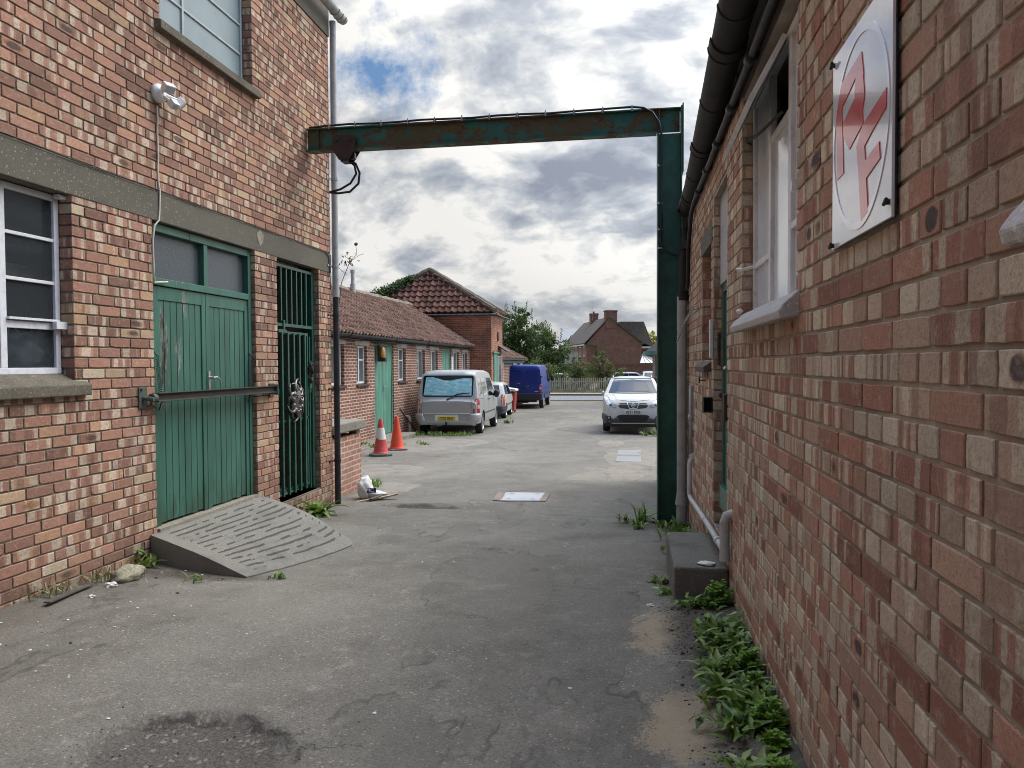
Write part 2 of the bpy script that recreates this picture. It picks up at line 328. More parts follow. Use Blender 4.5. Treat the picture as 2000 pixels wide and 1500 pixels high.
MT['chrome'] = simple('chrome', (.72, .72, .72), .22, metal=.55, var=.02)
MT['handle'] = simple('handlealloy', (.55, .54, .52), .3, metal=.8, var=.1)
MT['wired'] = glass_mat('wiredglass', (.11, .125, .135), .06, .72)
MT['fanglass'] = glass_mat('obscureglass', (.075, .09, .10), .28, .12, bumpy=.5)
MT['frost'] = glass_mat('frostedglass', (.2, .25, .26), .3, .0, frost=(.26, .33, .35), bumpy=.35)
MT['ribglass'] = glass_mat('reededglass', (.30, .34, .36), .13, .0, frost=(.80, .84, .86), bumpy=.12)
MT['lowglass'] = glass_mat('lowglass', (.10, .125, .125), .12, .0, frost=(.12, .15, .145))
MT['room'] = simple('roomplaster', (.55, .56, .50), .9, var=.15)
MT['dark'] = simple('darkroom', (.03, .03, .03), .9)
MT['pantile'] = tile_mat('pantile', (.14, .078, .058), (.235, .14, .105), (.32, .20, .15), (.36, .30, .23))
MT['towertile'] = tile_mat('towerpantile', (.11, .052, .042), (.18, .088, .066), (.26, .135, .10), (.14, .14, .09))
MT['ridge'] = speckled('ridgemortar', (.33, .27, .21), (.45, .38, .3), (.16, .12, .09), 30, .95, .8, (.09, .08, .06), .6)
MT['slate'] = simple('housetiles', (.105, .082, .066), .85, var=.35, vscale=3, bump=.5, bscale=20)
MT['darkroof'] = simple('shedtiles', (.05, .046, .048), .8, var=.25, vscale=4, bump=.4, bscale=20)
MT['felt'] = simple('roofingfelt', (.09, .085, .08), .9, var=.3)
MT['dock'] = leaf_mat('dockleaf', (.055, .12, .02), (.145, .25, .04), (.33, .42, .15), .25, .42)
MT['dryleaf'] = leaf_mat('dryleaf', (.16, .13, .05), (.24, .2, .09), (.36, .32, .2), .2, .7)
MT['spurge'] = leaf_mat('spurgeleaf', (.08, .19, .02), (.17, .34, .035), (.30, .48, .07), .3, .5)
MT['tree'] = leaf_mat('treeleaf', (.018, .042, .012), (.045, .085, .022), (.11, .16, .05), .25, .6)
MT['tree2'] = leaf_mat('shrubleaf', (.05, .07, .02), (.10, .125, .04), (.22, .21, .10), .25, .6)
MT['yellowtree'] = leaf_mat('yellowleaf', (.25, .24, .03), (.42, .38, .04), (.55, .5, .1), .25, .6)
MT['ivy'] = leaf_mat('ivyleaf', (.02, .05, .012), (.04, .09, .02), (.09, .15, .04), .2, .5)
MT['bark'] = simple('bark', (.09, .07, .05), .95, var=.4, bump=.6)
MT['fence'] = simple('fencewood', (.50, .45, .34), .85, var=.3, vscale=5, dirt=(.18, .16, .1), dirtamt=.6, dscale=2)
MT['hedge'] = leaf_mat('hedgeleaf', (.03, .06, .015), (.06, .10, .02), (.12, .17, .04), .2, .6)
MT['paper'] = simple('litterpaper', (.72, .7, .66), .7, var=.15)
MT['soil'] = speckled('soilcrumbs', (.05, .042, .034), (.12, .1, .08), (.025, .022, .018), 60, 1, .9)
MT['wood'] = simple('offcutwood', (.42, .32, .19), .8, var=.3, vscale=14, dirt=(.12, .09, .06), dirtamt=.6, dscale=9)

# ---------------------------------------------------------------- mesh builder
class MB:
    def __init__(s): s.v = []; s.f = []; s.mi = []; s.br = []; s.uv = []; s.cur = 0; s.c = (.5, .5, .5)
    def face(s, idx, uv=None):
        s.f.append(idx); s.mi.append(s.cur); s.br.append(s.c); s.uv.append(uv)
    def poly(s, pts, uv=None):
        b = len(s.v); s.v += [tuple(p) for p in pts]; s.face(tuple(range(b, b + len(pts))), uv)
    def hexa(s, p):      # p: 8 points, bottom 4 ccw then top 4
        b = len(s.v); s.v += [tuple(q) for q in p]
        for q in ((3, 2, 1, 0), (4, 5, 6, 7), (0, 1, 5, 4), (1, 2, 6, 5), (2, 3, 7, 6), (3, 0, 4, 7)): s.face(tuple(b + i for i in q))
    def box(s, x0, x1, y0, y1, z0, z1, M=None):
        p = [Vector(q) for q in ((x0, y0, z0), (x1, y0, z0), (x1, y1, z0), (x0, y1, z0), (x0, y0, z1), (x1, y0, z1), (x1, y1, z1), (x0, y1, z1))]
        if M is not None: p = [M @ q for q in p]
        s.hexa(p)
    def prism(s, poly, axis, a, b, M=None):
        """2-D polygon extruded along axis (0,1,2) from a to b"""
        def mk(q, h):
            l = [q[0], q[1]]; l.insert(axis, h); v = Vector(l); return M @ v if M is not None else v
        n = len(poly); base = len(s.v)
        s.v += [tuple(mk(q, a)) for q in poly] + [tuple(mk(q, b)) for q in poly]
        s.face(tuple(range(base, base + n))[::-1]); s.face(tuple(range(base + n, base + 2 * n)))
        for i in range(n): j = (i + 1) % n; s.face((base + i, base + j, base + n + j, base + n + i))
    def tube(s, pts, r, n=8, cap=True, rs=None):
        pts = [Vector(p) for p in pts]; rings = []
        prev = None
        for i, p in enumerate(pts):
            d = (pts[min(i + 1, len(pts) - 1)] - pts[max(i - 1, 0)]).normalized()
            if prev is None:
                u = d.orthogonal().normalized()
            else:
                u = (prev - d * prev.dot(d));
                u = u.normalized() if u.length > 1e-6 else d.orthogonal().normalized()
            prev = u; w = d.cross(u); rr_ = rs[i] if rs else r
            rings.append(len(s.v))
            for k in range(n):
                a = 2 * math.pi * k / n; s.v.append(tuple(p + (u * math.cos(a) + w * math.sin(a)) * rr_))
        for a, b in zip(rings, rings[1:]):
            for k in range(n): s.face((a + k, a + (k + 1) % n, b + (k + 1) % n, b + k))
        if cap:
            s.face(tuple(rings[0] + k for k in range(n))[::-1]); s.face(tuple(rings[-1] + k for k in range(n)))
    def lathe(s, prof, n=24, M=None, close=False):
        """prof: (r, z) pairs round local z"""
        M = M or Matrix.Identity(4); rings = []
        for r_, z in prof:
            rings.append(len(s.v))
            for k in range(n):
                a = 2 * math.pi * k / n; s.v.append(tuple(M @ Vector((r_ * math.cos(a), r_ * math.sin(a), z))))
        for a, b in zip(rings, rings[1:]):
            for k in range(n): s.face((a + k, a + (k + 1) % n, b + (k + 1) % n, b + k))
        if close: s.face(tuple(rings[0] + k for k in range(n))[::-1]); s.face(tuple(rings[-1] + k for k in range(n)))
    def blob(s, c, r, sc=(1, 1, 1), n=10, m=7, amp=.2, seed=0, freq=2.0):
        c = Vector(c); base = len(s.v)
        for i in range(m + 1):
            th = math.pi * i / m
            for k in range(n):
                ph = 2 * math.pi * k / n
                d = Vector((math.sin(th) * math.cos(ph), math.sin(th) * math.sin(ph), math.cos(th)))
                q = r * (1 + amp * noise.noise(d * freq + Vector((seed, seed * 1.7, 0))))
                s.v.append(tuple(c + Vector((d.x * sc[0], d.y * sc[1], d.z * sc[2])) * q))
        for i in range(m):
            for k in range(n): s.face((base + i * n + k, base + (i + 1) * n + k, base + (i + 1) * n + (k + 1) % n, base + i * n + (k + 1) % n))
    def build(s, name, mats, parent=None, smooth=False, bevel=0, label=None, loc=None, attr=False, auto=None):
        me = bpy.data.meshes.new(name); me.from_pydata(s.v, [], s.f)
        if not isinstance(mats, (list, tuple)): mats = [mats]
        for m in mats: me.materials.append(MT[m] if isinstance(m, str) else m)
        if len(mats) > 1: me.polygons.foreach_set('material_index', s.mi)
        if attr:
            at = me.attributes.new('br', 'FLOAT_VECTOR', 'FACE'); at.data.foreach_set('vector', [x for c in s.br for x in c])
            uvl = me.uv_layers.new(name='UVMap'); fl = []
            for f, uv in zip(s.f, s.uv):
                for k in range(len(f)): fl += list(uv[k]) if uv else [0.5, 0.5]
            uvl.data.foreach_set('uv', fl)
        if smooth or auto:
            me.polygons.foreach_set('use_smooth', [True] * len(me.polygons))
            if auto: me.set_sharp_from_angle(angle=R(auto))
        me.validate(); me.update()
        o = bpy.data.objects.new(name, me); COL.objects.link(o)
        if parent: o.parent = parent
        if loc: o.location = loc
        if bevel:
            b = o.modifiers.new('bevel', 'BEVEL'); b.width = bevel; b.segments = 2; b.limit_method = 'ANGLE'; b.angle_limit = R(40)
        if label: o['label'] = label
        return o

def empty(name, loc=(0, 0, 0), rz=0):
    o = bpy.data.objects.new(name, None); COL.objects.link(o); o.location = loc; o.rotation_euler = (0, 0, rz); o.empty_display_size = .2
    return o
def tag(o, label, cat, group=None, kind=None):
    o['label'] = label; o['category'] = cat
    if group: o['group'] = group
    if kind: o['kind'] = kind
    return o
def struct(o, kind='structure', label=None, cat=None):
    o['kind'] = kind
    if label: o['label'] = label; o['category'] = cat
    return o
def rr(x0, y0, x1, y1, r=.03, n=4):
    pts = []
    for cx, cy, a0 in ((x1 - r, y1 - r, 0), (x0 + r, y1 - r, 90), (x0 + r, y0 + r, 180), (x1 - r, y0 + r, 270)):
        for k in range(n + 1):
            a = R(a0 + 90 * k / n); pts.append((cx + r * math.cos(a), cy + r * math.sin(a)))
    return pts
def text_mesh(txt, size, ext=.001):
    c = bpy.data.curves.new('lettering', 'FONT'); c.body = txt; c.size = size; c.extrude = ext; c.align_x = 'CENTER'; c.align_y = 'CENTER'
    c.resolution_u = 3
    ob = bpy.data.objects.new('tmp', c); COL.objects.link(ob)
    dg = bpy.context.evaluated_depsgraph_get(); me = bpy.data.meshes.new_from_object(ob.evaluated_get(dg))
    bpy.data.objects.remove(ob); return me
def lettering(txt, size, M, mat, parent, xs=1.0, name='lettering', bold=0):
    me = text_mesh(txt, size); me.transform(M @ Matrix.Diagonal((xs, 1, 1, 1))); me.materials.clear(); me.materials.append(MT[mat])
    if bold:
        bm = bmesh.new(); bm.from_mesh(me); bm.to_mesh(me); bm.free()
    o = bpy.data.objects.new(name, me); COL.objects.link(o); o.parent = parent; return o

# ---------------------------------------------------------------- ground
def G(y):
    ks = [(-60, .0), (0, .0), (4, .0), (9, -.28), (21, -.53), (37, -.77), (45, -.80), (9999, -.8)]
    if y <= ks[0][0]: return ks[0][1]
    for (a, b), (c, d_) in zip(ks, ks[1:]):
        if y <= c:
            q = (y - a) / (c - a); return b + (d_ - b) * q
def potholes(x, y):
    h = 0
    def pit(cx, cy, rx, ry, dep, seed, soft=.12):
        a = math.atan2((y - cy) / ry, (x - cx) / rx)
        q = math.hypot((x - cx) / rx, (y - cy) / ry) + .22 * noise.noise(Vector((math.cos(a) * 1.6, math.sin(a) * 1.6, seed)))
        if q >= 1 + soft: return 0
        k = min(1, (1 + soft - q) / soft / 1.2)
        return -dep * (k * k * (3 - 2 * k)) * (.65 + .35 * (1 - min(q, 1)))
    h += pit(-1.72, 2.62, .42, .30, .065, 1, .07)
    h += pit(-2.62, 8.98, .46, .22, .06, 2, .07)
    h += pit(-1.9, 23.5, .5, .42, .08, 3)
    h += pit(-2.35, 29.5, .7, .3, .04, 4)
    h += pit(-1.2, 26.3, .6, .22, .04, 5)
    return h
def ground_h(x, y):
    z = G(y)
    if abs(x) < 12 and -5 < y < 44:
        z += .022 * noise.noise(Vector((x * .55, y * .4, 3))) + .008 * noise.noise(Vector((x * 2.1, y * 2.1, 9)))
        if y < 12: z += .0035 * noise.noise(Vector((x * 14, y * 14, 5)))
        z += potholes(x, y)
        k = max(0, 1 - abs(x + 3.85) / .55)          # dirt banked against the left wall
        if y < 6.2: z += .05 * k * (.6 + .6 * noise.noise(Vector((y * 1.3, 4, 0)))) * min(1, (6.2 - y))
        k = max(0, 1 - abs(x - .62) / .75)            # and along the foot of the right wall
        if y < 5.2: z += .125 * k * min(1, max(0, (y - .5))) * (.8 + .5 * noise.noise(Vector((y * 1.8, 1, 0)))) * min(1, (5.2 - y) * 2)
    return z
def grid_lines(segs):
    out = [segs[0][0]]
    for a, b, st in segs:
        n = max(1, round((b - a) / st)); out += [a + (b - a) * (i + 1) / n for i in range(n)]
    return out
gx = grid_lines([(-600, -100, 100), (-100, -14, 8), (-14, -8, .8), (-8, -4, .25), (-4, 1, .045), (1, 3, .5), (3, 12, 2), (12, 100, 10), (100, 600, 100)])
gy = grid_lines([(-300, -20, 40), (-20, 0, 2), (0, 1.6, .2), (1.6, 10.5, .045), (10.5, 16, .15), (16, 31, .12), (31, 46, .5), (46, 120, 6), (120, 1500, 120)])
b = MB(); nx = len(gx)
for y in gy:
    for x in gx: b.v.append((x, y, ground_h(x, y)))
for j in range(len(gy) - 1):
    for i in range(nx - 1): b.face((j * nx + i, j * nx + i + 1, (j + 1) * nx + i + 1, (j + 1) * nx + i))
m, t, p, o_ = newmat('oldasphalt')
pos = t.new('ShaderNodeNewGeometry').outputs['Position']; px, py, pz = t.sep(pos)
f1 = t.noise(pos, 170, 3, .7); f2 = t.noise(pos, 45, 4, .65); g1 = t.noise(pos, .55, 7, .6); g2 = t.noise(pos, 2.3, 8, .65)
vor = t.new('ShaderNodeTexVoronoi', ins={'Vector': pos, 'Scale': 95.0}); vr = t.new('ShaderNodeTexVoronoi', ins={'Vector': pos, 'Scale': 38.0})
c = t.mix(t.step(f1, .30, .70), (.165, .155, .137), (.275, .262, .235))
c = t.mix(t.math('MULTIPLY', t.step(t.noise(pos, 62, 4, .75), .50, .66), .45), c, (.115, .107, .095))
c = t.mix(t.math('MULTIPLY', t.step(g2, .44, .66), .45), c, (.14, .13, .112))
c = t.mix(t.math('MULTIPLY', t.step(g1, .48, .64), .5), c, (.30, .285, .25))
g3 = t.noise(t.vmath('ADD', pos, (5, 9, 0)), 1.15, 9, .7)
c = t.mix(t.math('MULTIPLY', t.step(g3, .53, .60), .40), c, (.125, .115, .10))
c = t.mix(t.math('MULTIPLY', t.step(t.noise(t.vmath('ADD', pos, (1, 2, 0)), 5.5, 8, .72), .56, .66), .5), c, (.34, .32, .28))
vA = t.new('ShaderNodeTexVoronoi', ins={'Vector': pos, 'Scale': 120.0}); ra = t.sep(vA.outputs['Color'])[0]
c = t.vmath('SCALE', c, sc=t.math('ADD', .82, t.math('MULTIPLY', ra, .36)))
c = t.mix(t.math('MULTIPLY', t.math('GREATER_THAN', ra, .985), .55), c, (.50, .47, .42))
vp = t.new('ShaderNodeTexVoronoi', ins={'Vector': t.vmath('ADD', pos, (.3, .1, 0)), 'Scale': 26.0}); c = t.mix(t.math('MULTIPLY', t.math('LESS_THAN', vp.outputs[0], .10), .75), c, (.035, .03, .026))
# worn rut lines and overlapping old patches
pt = t.noise(t.vmath('ADD', t.vmath('MULTIPLY', pos, (1, .45, 1)), (2, 7, 0)), .62, 5, .6); rim = t.math('MULTIPLY', t.step(t.math('ABSOLUTE', t.math('SUBTRACT', pt, .53)), .006, .001), t.step(t.noise(pos, 1.9, 4), .45, .6))
c = t.mix(t.math('MULTIPLY', rim, .6), c, (.06, .055, .048)); c = t.mix(t.math('MULTIPLY', t.step(pt, .525, .535), .22), c, (.11, .105, .095))
c = t.vmath('MULTIPLY', c, (.88, .85, .80))
# cracks
cw = t.vmath('ADD', pos, t.vmath('SCALE', t.noise(pos, 1.7, 5, .6, out=1), sc=.9))
ck = t.new('ShaderNodeTexVoronoi', feature='DISTANCE_TO_EDGE', ins={'Vector': cw, 'Scale': 1.1})
crack = t.math('MULTIPLY', t.step(ck.outputs[0], .008, .002), t.step(t.noise(pos, 1.3, 4), .55, .66))
c = t.mix(t.math('MULTIPLY', crack, .5), c, (.04, .038, .034))
# brown silt beside the left wall, sand spilt near the right wall
def spot(cx, cy, rx, ry, ns=3.0, amp=.9):
    q = t.vmath('MULTIPLY', t.vmath('SUBTRACT', pos, (cx, cy, 0)), (1 / rx, 1 / ry, 0))
    return t.math('ADD', t.vmath('LENGTH', q), t.math('MULTIPLY', t.math('SUBTRACT', t.noise(pos, ns, 7, .65), .5), amp))
sand = t.math('MAXIMUM', t.step(spot(.20, 3.02, .20, .42, 5.0, 1.6), 1.1, .45), t.math('MULTIPLY', t.step(spot(.14, 4.15, .20, .5, 5.0, 1.8), 1.1, .5), .75))
sand = t.step(t.math('ADD', sand, t.math('ADD', t.math('MULTIPLY', t.math('SUBTRACT', f1, .5), 1.5), t.math('MULTIPLY', t.math('SUBTRACT', f2, .5), 1.3))), .42, .62)
c = t.mix(t.math('MULTIPLY', sand, .62), c, (.42, .33, .21))
silt = t.math('MULTIPLY', t.step(t.math('ADD', px, t.math('MULTIPLY', t.noise(pos, 1.4, 7, .65), 1.3)), -2.45, -3.1), t.step(py, 9.4, 8.4))
c = t.mix(t.math('MULTIPLY', silt, .62), c, (.105, .088, .068))
silt2 = t.math('MULTIPLY', t.step(t.math('ADD', px, t.math('MULTIPLY', t.noise(pos, 2.4, 7, .65), .7)), .55, .82), t.step(py, 10, 8))
c = t.mix(t.math('MULTIPLY', silt2, .8), c, (.085, .07, .055))
soilp = t.math('MAXIMUM', t.step(spot(-3.15, 5.02, .62, .14, 6.0, 1.1), 1.15, .5), t.math('MAXIMUM', t.step(spot(.42, 4.15, .26, .95, 6.0, 1.0), 1.1, .5), t.step(spot(.1, 8.0, .35, .35, 6.0, 1.2), 1.1, .5)))
c = t.mix(t.math('MULTIPLY', soilp, .8), c, t.mix(t.step(f2, .4, .6), (.05, .04, .03), (.10, .085, .065)))
pth = t.math('MAXIMUM', t.step(spot(-1.72, 2.62, .40, .30, 4.0, .5), 1.15, .9), t.math('MAXIMUM', t.step(spot(-2.62, 8.98, .46, .2, 4.0, .4), 1.1, .9), t.step(spot(-1.9, 23.5, .5, .35, 4.0, .4), 1.1, .9)))
grv = t.noise(pos, 75, 5, .8); gc_ = t.sep(t.new('ShaderNodeTexVoronoi', ins={'Vector': pos, 'Scale': 62.0}).outputs['Color'])[0]
grav = t.mix(t.step(grv, .38, .62), (.045, .038, .032), (.19, .17, .145)); grav = t.mix(t.math('MULTIPLY', t.math('GREATER_THAN', gc_, .93), .7), grav, (.36, .33, .28))
sp1 = spot(-1.72, 2.62, .40, .30, 5.0, .75)
rimshade = t.math('MULTIPLY', t.math('MULTIPLY', t.step(sp1, .93, 1.0), t.step(sp1, 1.10, 1.04)), t.math('MULTIPLY', t.step(py, 2.55, 2.75), t.step(t.noise(pos, 11, 4), .4, .55)))  # shaded far edge of the near pothole, painted as a dark line
c = t.mix(t.math('MULTIPLY', pth, .8), c, grav)
c = t.mix(t.math('MULTIPLY', t.step(spot(-2.62, 8.98, .46, .2, 4.0, .4), 1.12, .98), .6), c, (.045, .04, .034))
c = t.mix(t.math('MULTIPLY', rimshade, .65), c, (.03, .027, .022))
wet = t.step(spot(-1.9, 23.35, .30, .2, 3.0, .3), 1.0, .85)
yard = t.step(t.math('ADD', py, t.math('MULTIPLY', t.noise(pos, .7, 5), 1.2)), 45.4, 45.2)
c = t.mix(yard, (.16, .15, .09), c)                                    # rough grass and soil beyond the yard
t.put(p.inputs['Base Color'], t.mix(wet, c, (.05, .05, .05))); t.put(p.inputs['Roughness'], t.fmix(wet, .9, .03)); p.inputs['Specular IOR Level'].default_value = .3
hh = t.math('ADD', t.math('ADD', t.math('MULTIPLY', f1, 1.0), t.math('MULTIPLY', vor.outputs[0], .8)), t.math('MULTIPLY', f2, 1.2))
hh = t.math('ADD', hh, t.math('MULTIPLY', t.math('MULTIPLY', grv, pth), 5.0))
hh = t.math('SUBTRACT', hh, t.math('MULTIPLY', crack, 3.0))
bn = t.bump(t.fmix(wet, hh, 0.0), .6, .005); t.put(p.inputs['Normal'], bn)
MT['asphalt'] = m
struct(b.build('ground', 'asphalt', smooth=True))

# public road, kerb, pavement beyond the yard
b = MB(); b.box(-80, 80, 46.2, 52.6, -.9, -.76); MT['road'] = speckled('roadsurface', (.19, .19, .19), (.26, .26, .26), (.15, .15, .15), 40, .85, .3, (.2, .2, .2), .4)
struct(b.build('road', 'road'))
b = MB(); b.box(-80, 80, 52.6, 52.75, -.9, -.65); MT['kerb'] = simple('kerbstone', (.17, .13, .12), .9, bump=.3)
struct(b.build('kerb', 'kerb'))
b = MB(); b.box(-80, 80, 52.75, 55.2, -.9, -.655); struct(b.build('pavement', 'apron'))
b = MB()
MT['straw'] = leaf_mat('strawgrass', (.30, .25, .11), (.42, .35, .16), (.2, .22, .07), .2, .8)
for k in range(5000):
    x = rnd.uniform(-14, 3); y = 55.2 + abs(rnd.gauss(0, .35)); h = rnd.uniform(.05, .22); a = rnd.uniform(0, 6.28); b.c = (rnd.random(), 0, 0)
    b.poly([(x - .02 * math.cos(a), y - .02 * math.sin(a), -.7), (x + .02 * math.cos(a), y + .02 * math.sin(a), -.7), (x + rnd.gauss(0, .06), y + rnd.gauss(0, .06), -.7 + h)])
struct(b.build('verge_grass', 'straw', attr=True), 'stuff', 'strip of dry straw coloured grass along the foot of the picket fence', 'grass')

# ---------------------------------------------------------------- brick walls built brick by brick
def brick_wall(o, a, n, s0, s1, z0, z1, holes, bond, name, mats, parent, zcut=None, depth=.1, course=.075, ph=.0):
    """o: point on the wall plane at z=0; a: direction along; n: outward normal. holes: (s0,s1,z0,z1)"""
    o = Vector(o); a = Vector(a); n = Vector(n); up = Vector((0, 0, 1)); b = MB()
    flip = a.cross(up).dot(n) < 0
    rn = random.Random(11)
    def P3(s, z, d): return o + a * s + up * z + n * d
    def brick(sa, sb, za, zb):
        j = .0047 if bond == 'stretcher' else .0042; sa += j; sb -= j; za += j; zb -= j
        if sb - sa < .015 or zb - za < .012: return
        pr = rn.uniform(-.0005, .0022); ch = .0024; L = sb - sa
        r1 = min(.999, max(0, rn.random()))
        if bond == 'english': r1 = .24 + .72 * r1 if L < .13 else .62 * r1
        b.c = (r1, rn.random(), rn.random() if L > .13 else rn.random() * .72); b.cur = 0
        H_ = zb - za; nl = max(2, int(L / .045)); near = min(abs(sa), 99) < 6.5 or bond == 'stretcher'
        if not near: nl = 1
        ol = []
        for k in range(nl): ol.append((sa + L * k / nl, za))
        ol.append((sb, za)); 
        if near: ol.append((sb, (za + zb) / 2))
        for k in range(nl): ol.append((sb - L * k / nl, zb))
        ol.append((sa, zb))
        if near: ol.append((sa, (za + zb) / 2))
        md = []
        for s_, z_ in ol:
            ex = s_ < sa + 1e-6 or s_ > sb - 1e-6; ez = z_ < za + 1e-6 or z_ > zb - 1e-6
            cs_, cz_ = (sa + sb) / 2, (za + zb) / 2; q = abs(rn.gauss(0, .0007)) + (.0017 if ex and ez else 0) + (rn.random() * .005 if rn.random() < .035 else 0)
            if ex: s_ += q if s_ < cs_ else -q
            if ez: z_ += q if z_ < cz_ else -q
            md.append((s_, z_))
        cs_, cz_ = (sa + sb) / 2, (za + zb) / 2
        fr = [(s_ + (ch if s_ < cs_ - .3 * L else -ch if s_ > cs_ + .3 * L else 0), z_ + (ch if z_ < cz_ - .01 else -ch if z_ > cz_ + .01 else 0)) for s_, z_ in md]
        def uvf(q): return ((q[0] - sa) / L, (q[1] - za) / (zb - za))
        base = len(b.v); n_ = len(md)
        b.v += [tuple(P3(s_, z_, pr)) for s_, z_ in fr] + [tuple(P3(s_, z_, pr - ch)) for s_, z_ in md] + [tuple(P3(s_, z_, -depth)) for s_, z_ in md]
        U = [uvf(q) for q in fr]; V = [uvf(q) for q in md]
        def F(ix, uv):
            if flip: ix = ix[::-1]; uv = uv[::-1]
            b.face(tuple(base + i for i in ix), uv)
        F(tuple(range(n_)), U)
        for k in range(n_):
            l = (k + 1) % n_
            F((n_ + k, n_ + l, l, k), [V[k], V[l], U[l], U[k]])
            vert = abs(md[k][0] - md[l][0]) < abs(md[k][1] - md[l][1])
            F((2 * n_ + k, 2 * n_ + l, n_ + l, n_ + k), [(0, V[k][1]), (0, V[l][1]), (1, V[l][1]), (1, V[k][1])] if vert else [V[k], V[l], V[l], V[k]])
    nrow = int(round((z1 - z0) / course))
    for r_ in range(nrow):
        za = z0 + r_ * course; zb = za + course
        if zcut and zb <= 0: pass
        header = bond == 'english' and r_ % 2 == 1
        ln = .1145 if header else .2265
        off = ph + (0 if r_ % 2 == 0 else (.0573 if header else .113)) + (rn.uniform(-.006, .006))
        if bond == 'stretcher' and r_ % 7 == 3: off += .056
        cuts = [(h[0], h[1]) for h in holes if h[2] < (za + zb) / 2 < h[3]]
        spans = [(s0, s1)]
        for h0, h1 in sorted(cuts):
            ns = []
            for x0, x1 in spans:
                if h1 <= x0 or h0 >= x1: ns.append((x0, x1)); continue
                if h0 > x0: ns.append((x0, h0))
                if h1 < x1: ns.append((h1, x1))
            spans = ns
        for x0, x1 in spans:
            k0 = math.floor((x0 - off) / ln); js = [x0]; s = off + k0 * ln
            while s < x1 - .045:
                if s > x0 + .045: js.append(s)
                s += ln
            js.append(x1)
            for ca, cb in zip(js, js[1:]): brick(ca, cb, za, zb)
    b.cur = 1; b.c = (.5, .5, .5)
    zs = sorted({z0, z1, *[min(max(h[k], z0), z1) for h in holes for k in (2, 3)]}); ss = sorted({s0, s1, *[min(max(h[k], s0), s1) for h in holes for k in (0, 1)]})
    md_ = .008 if bond == 'stretcher' else .0048
    for za, zb in zip(zs, zs[1:]):
        for sa, sb in zip(ss, ss[1:]):
            if sb - sa < 1e-4 or zb - za < 1e-4: continue
            cs, cz = (sa + sb) / 2, (za + zb) / 2
            if any(h[0] < cs < h[1] and h[2] < cz < h[3] for h in holes): continue
            inh = lambda s_, z_: any(h[0] < s_ < h[1] and h[2] < z_ < h[3] for h in holes)
            if inh(sa - .001, cz): sa += .014
            if inh(sb + .001, cz): sb -= .014
            if inh((sa + sb) / 2, za - .001): za += .004
            q = [P3(sa, za, -md_), P3(sb, za, -md_), P3(sb, za, -depth - .1), P3(sa, za, -depth - .1), P3(sa, zb, -md_), P3(sb, zb, -md_), P3(sb, zb, -depth - .1), P3(sa, zb, -depth - .1)]
            b.hexa(q)
    return b.build(name, mats, parent, attr=True)

def window_glazed(parent, X, y0, y1, z0, z1, vb, hb, fmat, gmat, fw=.035, bw=.018, dep=.03, side=1, name='window'):
    """steel/timber frame in a wall plane x = X; side = +1 faces +X. vb/hb: inner bar positions"""
    b = MB(); x0, x1 = X - side * dep, X
    if x0 > x1: x0, x1 = x1, x0
    b.box(x0, x1, y0, y1, z0, z0 + fw); b.box(x0, x1, y0, y1, z1 - fw, z1)
    b.box(x0 + .001, x1 - .001, y0, y0 + fw, z0 + fw, z1 - fw); b.box(x0 + .001, x1 - .001, y1 - fw, y1, z0 + fw, z1 - fw)
    for y in vb:
        w = bw
        if isinstance(y, tuple): y, w = y
        b.box(x0 + .003, x1 - .003, y - w / 2, y + w / 2, z0 + fw, z1 - fw)
    for h in hb:
        za, ya, yb, w = h if isinstance(h, tuple) else (h, y0 + fw, y1 - fw, bw)
        b.box(x0 + .005, x1 - .005, ya, yb, za - w / 2, za + w / 2)
    fr = b.build(name, fmat, parent, bevel=.003)
    g = MB(); gx_ = X - side * dep * .6; q_ = [(gx_, y0 + fw * .6, z0 + fw * .6), (gx_, y1 - fw * .6, z0 + fw * .6), (gx_, y1 - fw * .6, z1 - fw * .6), (gx_, y0 + fw * .6, z1 - fw * .6)]; g.poly(q_ if side > 0 else q_[::-1]); g.build('pane', gmat, fr)
    return fr

def room(parent, x_in, x_out, y0, y1, z0, z1, mat='room'):
    b = MB(); lo, hi = min(x_in, x_out), max(x_in, x_out); T = .03
    back = x_out
    b.box(back - T, back + T, y0 - T, y1 + T, z0 - T, z1 + T)
    b.box(lo, hi, y0 - 2 * T, y0 - T, z0 - T, z1 + T); b.box(lo, hi, y1 + T, y1 + 2 * T, z0 - T, z1 + T)
    b.box(lo, hi, y0 - T, y1 + T, z0 - 2 * T, z0 - T); b.box(lo, hi, y0 - T, y1 + T, z1 + T, z1 + 2 * T)
    return b.build('room_lining', mat, parent)

# ================================================================ LEFT BUILDING (wall face x = -3.75, corner y = 8.95)
XL = -3.75
LB = tag(empty('brick_building', (XL, 4, 0)), 'tall banded brick building on the left with green double doors and barred gate', 'building')
LB.location = (0, 0, 0)
holesL = [(2.9, 4.53, 1.35, 2.66), (5.40, 7.02, -.2, 2.66), (7.50, 8.57, 0.0, 2.66), (5.55, 7.02, 4.275, 6.2), (-.5, 8.955, 2.66, 2.895)]
brick_wall((XL, 0, 0), (0, 1, 0), (1, 0, 0), 0.4, 8.95, -.39, 5.61, holesL, 'stretcher', 'wall', ['brickL', 'mortarL'], LB, ph=.02)
b = MB(); b.box(-12, -3.87, 8.70, 8.93, -.4, 5.6); b.box(-12, -3.752, -6, .395, -.4, 5.6); b.box(-12.2, -12, -6, 8.93, -.4, 5.6); b.build('outer_wall', 'plainbrick', LB)
b = MB(); b.box(-12.2, -3.62, -6, 9.0, 6.42, 6.5); b.build('roof', 'felt', LB)
b = MB(); b.box(-3.90, XL + .006, .0, 8.955, 2.662, 2.893); b.build('lintel_band', 'conc', LB, bevel=.006)
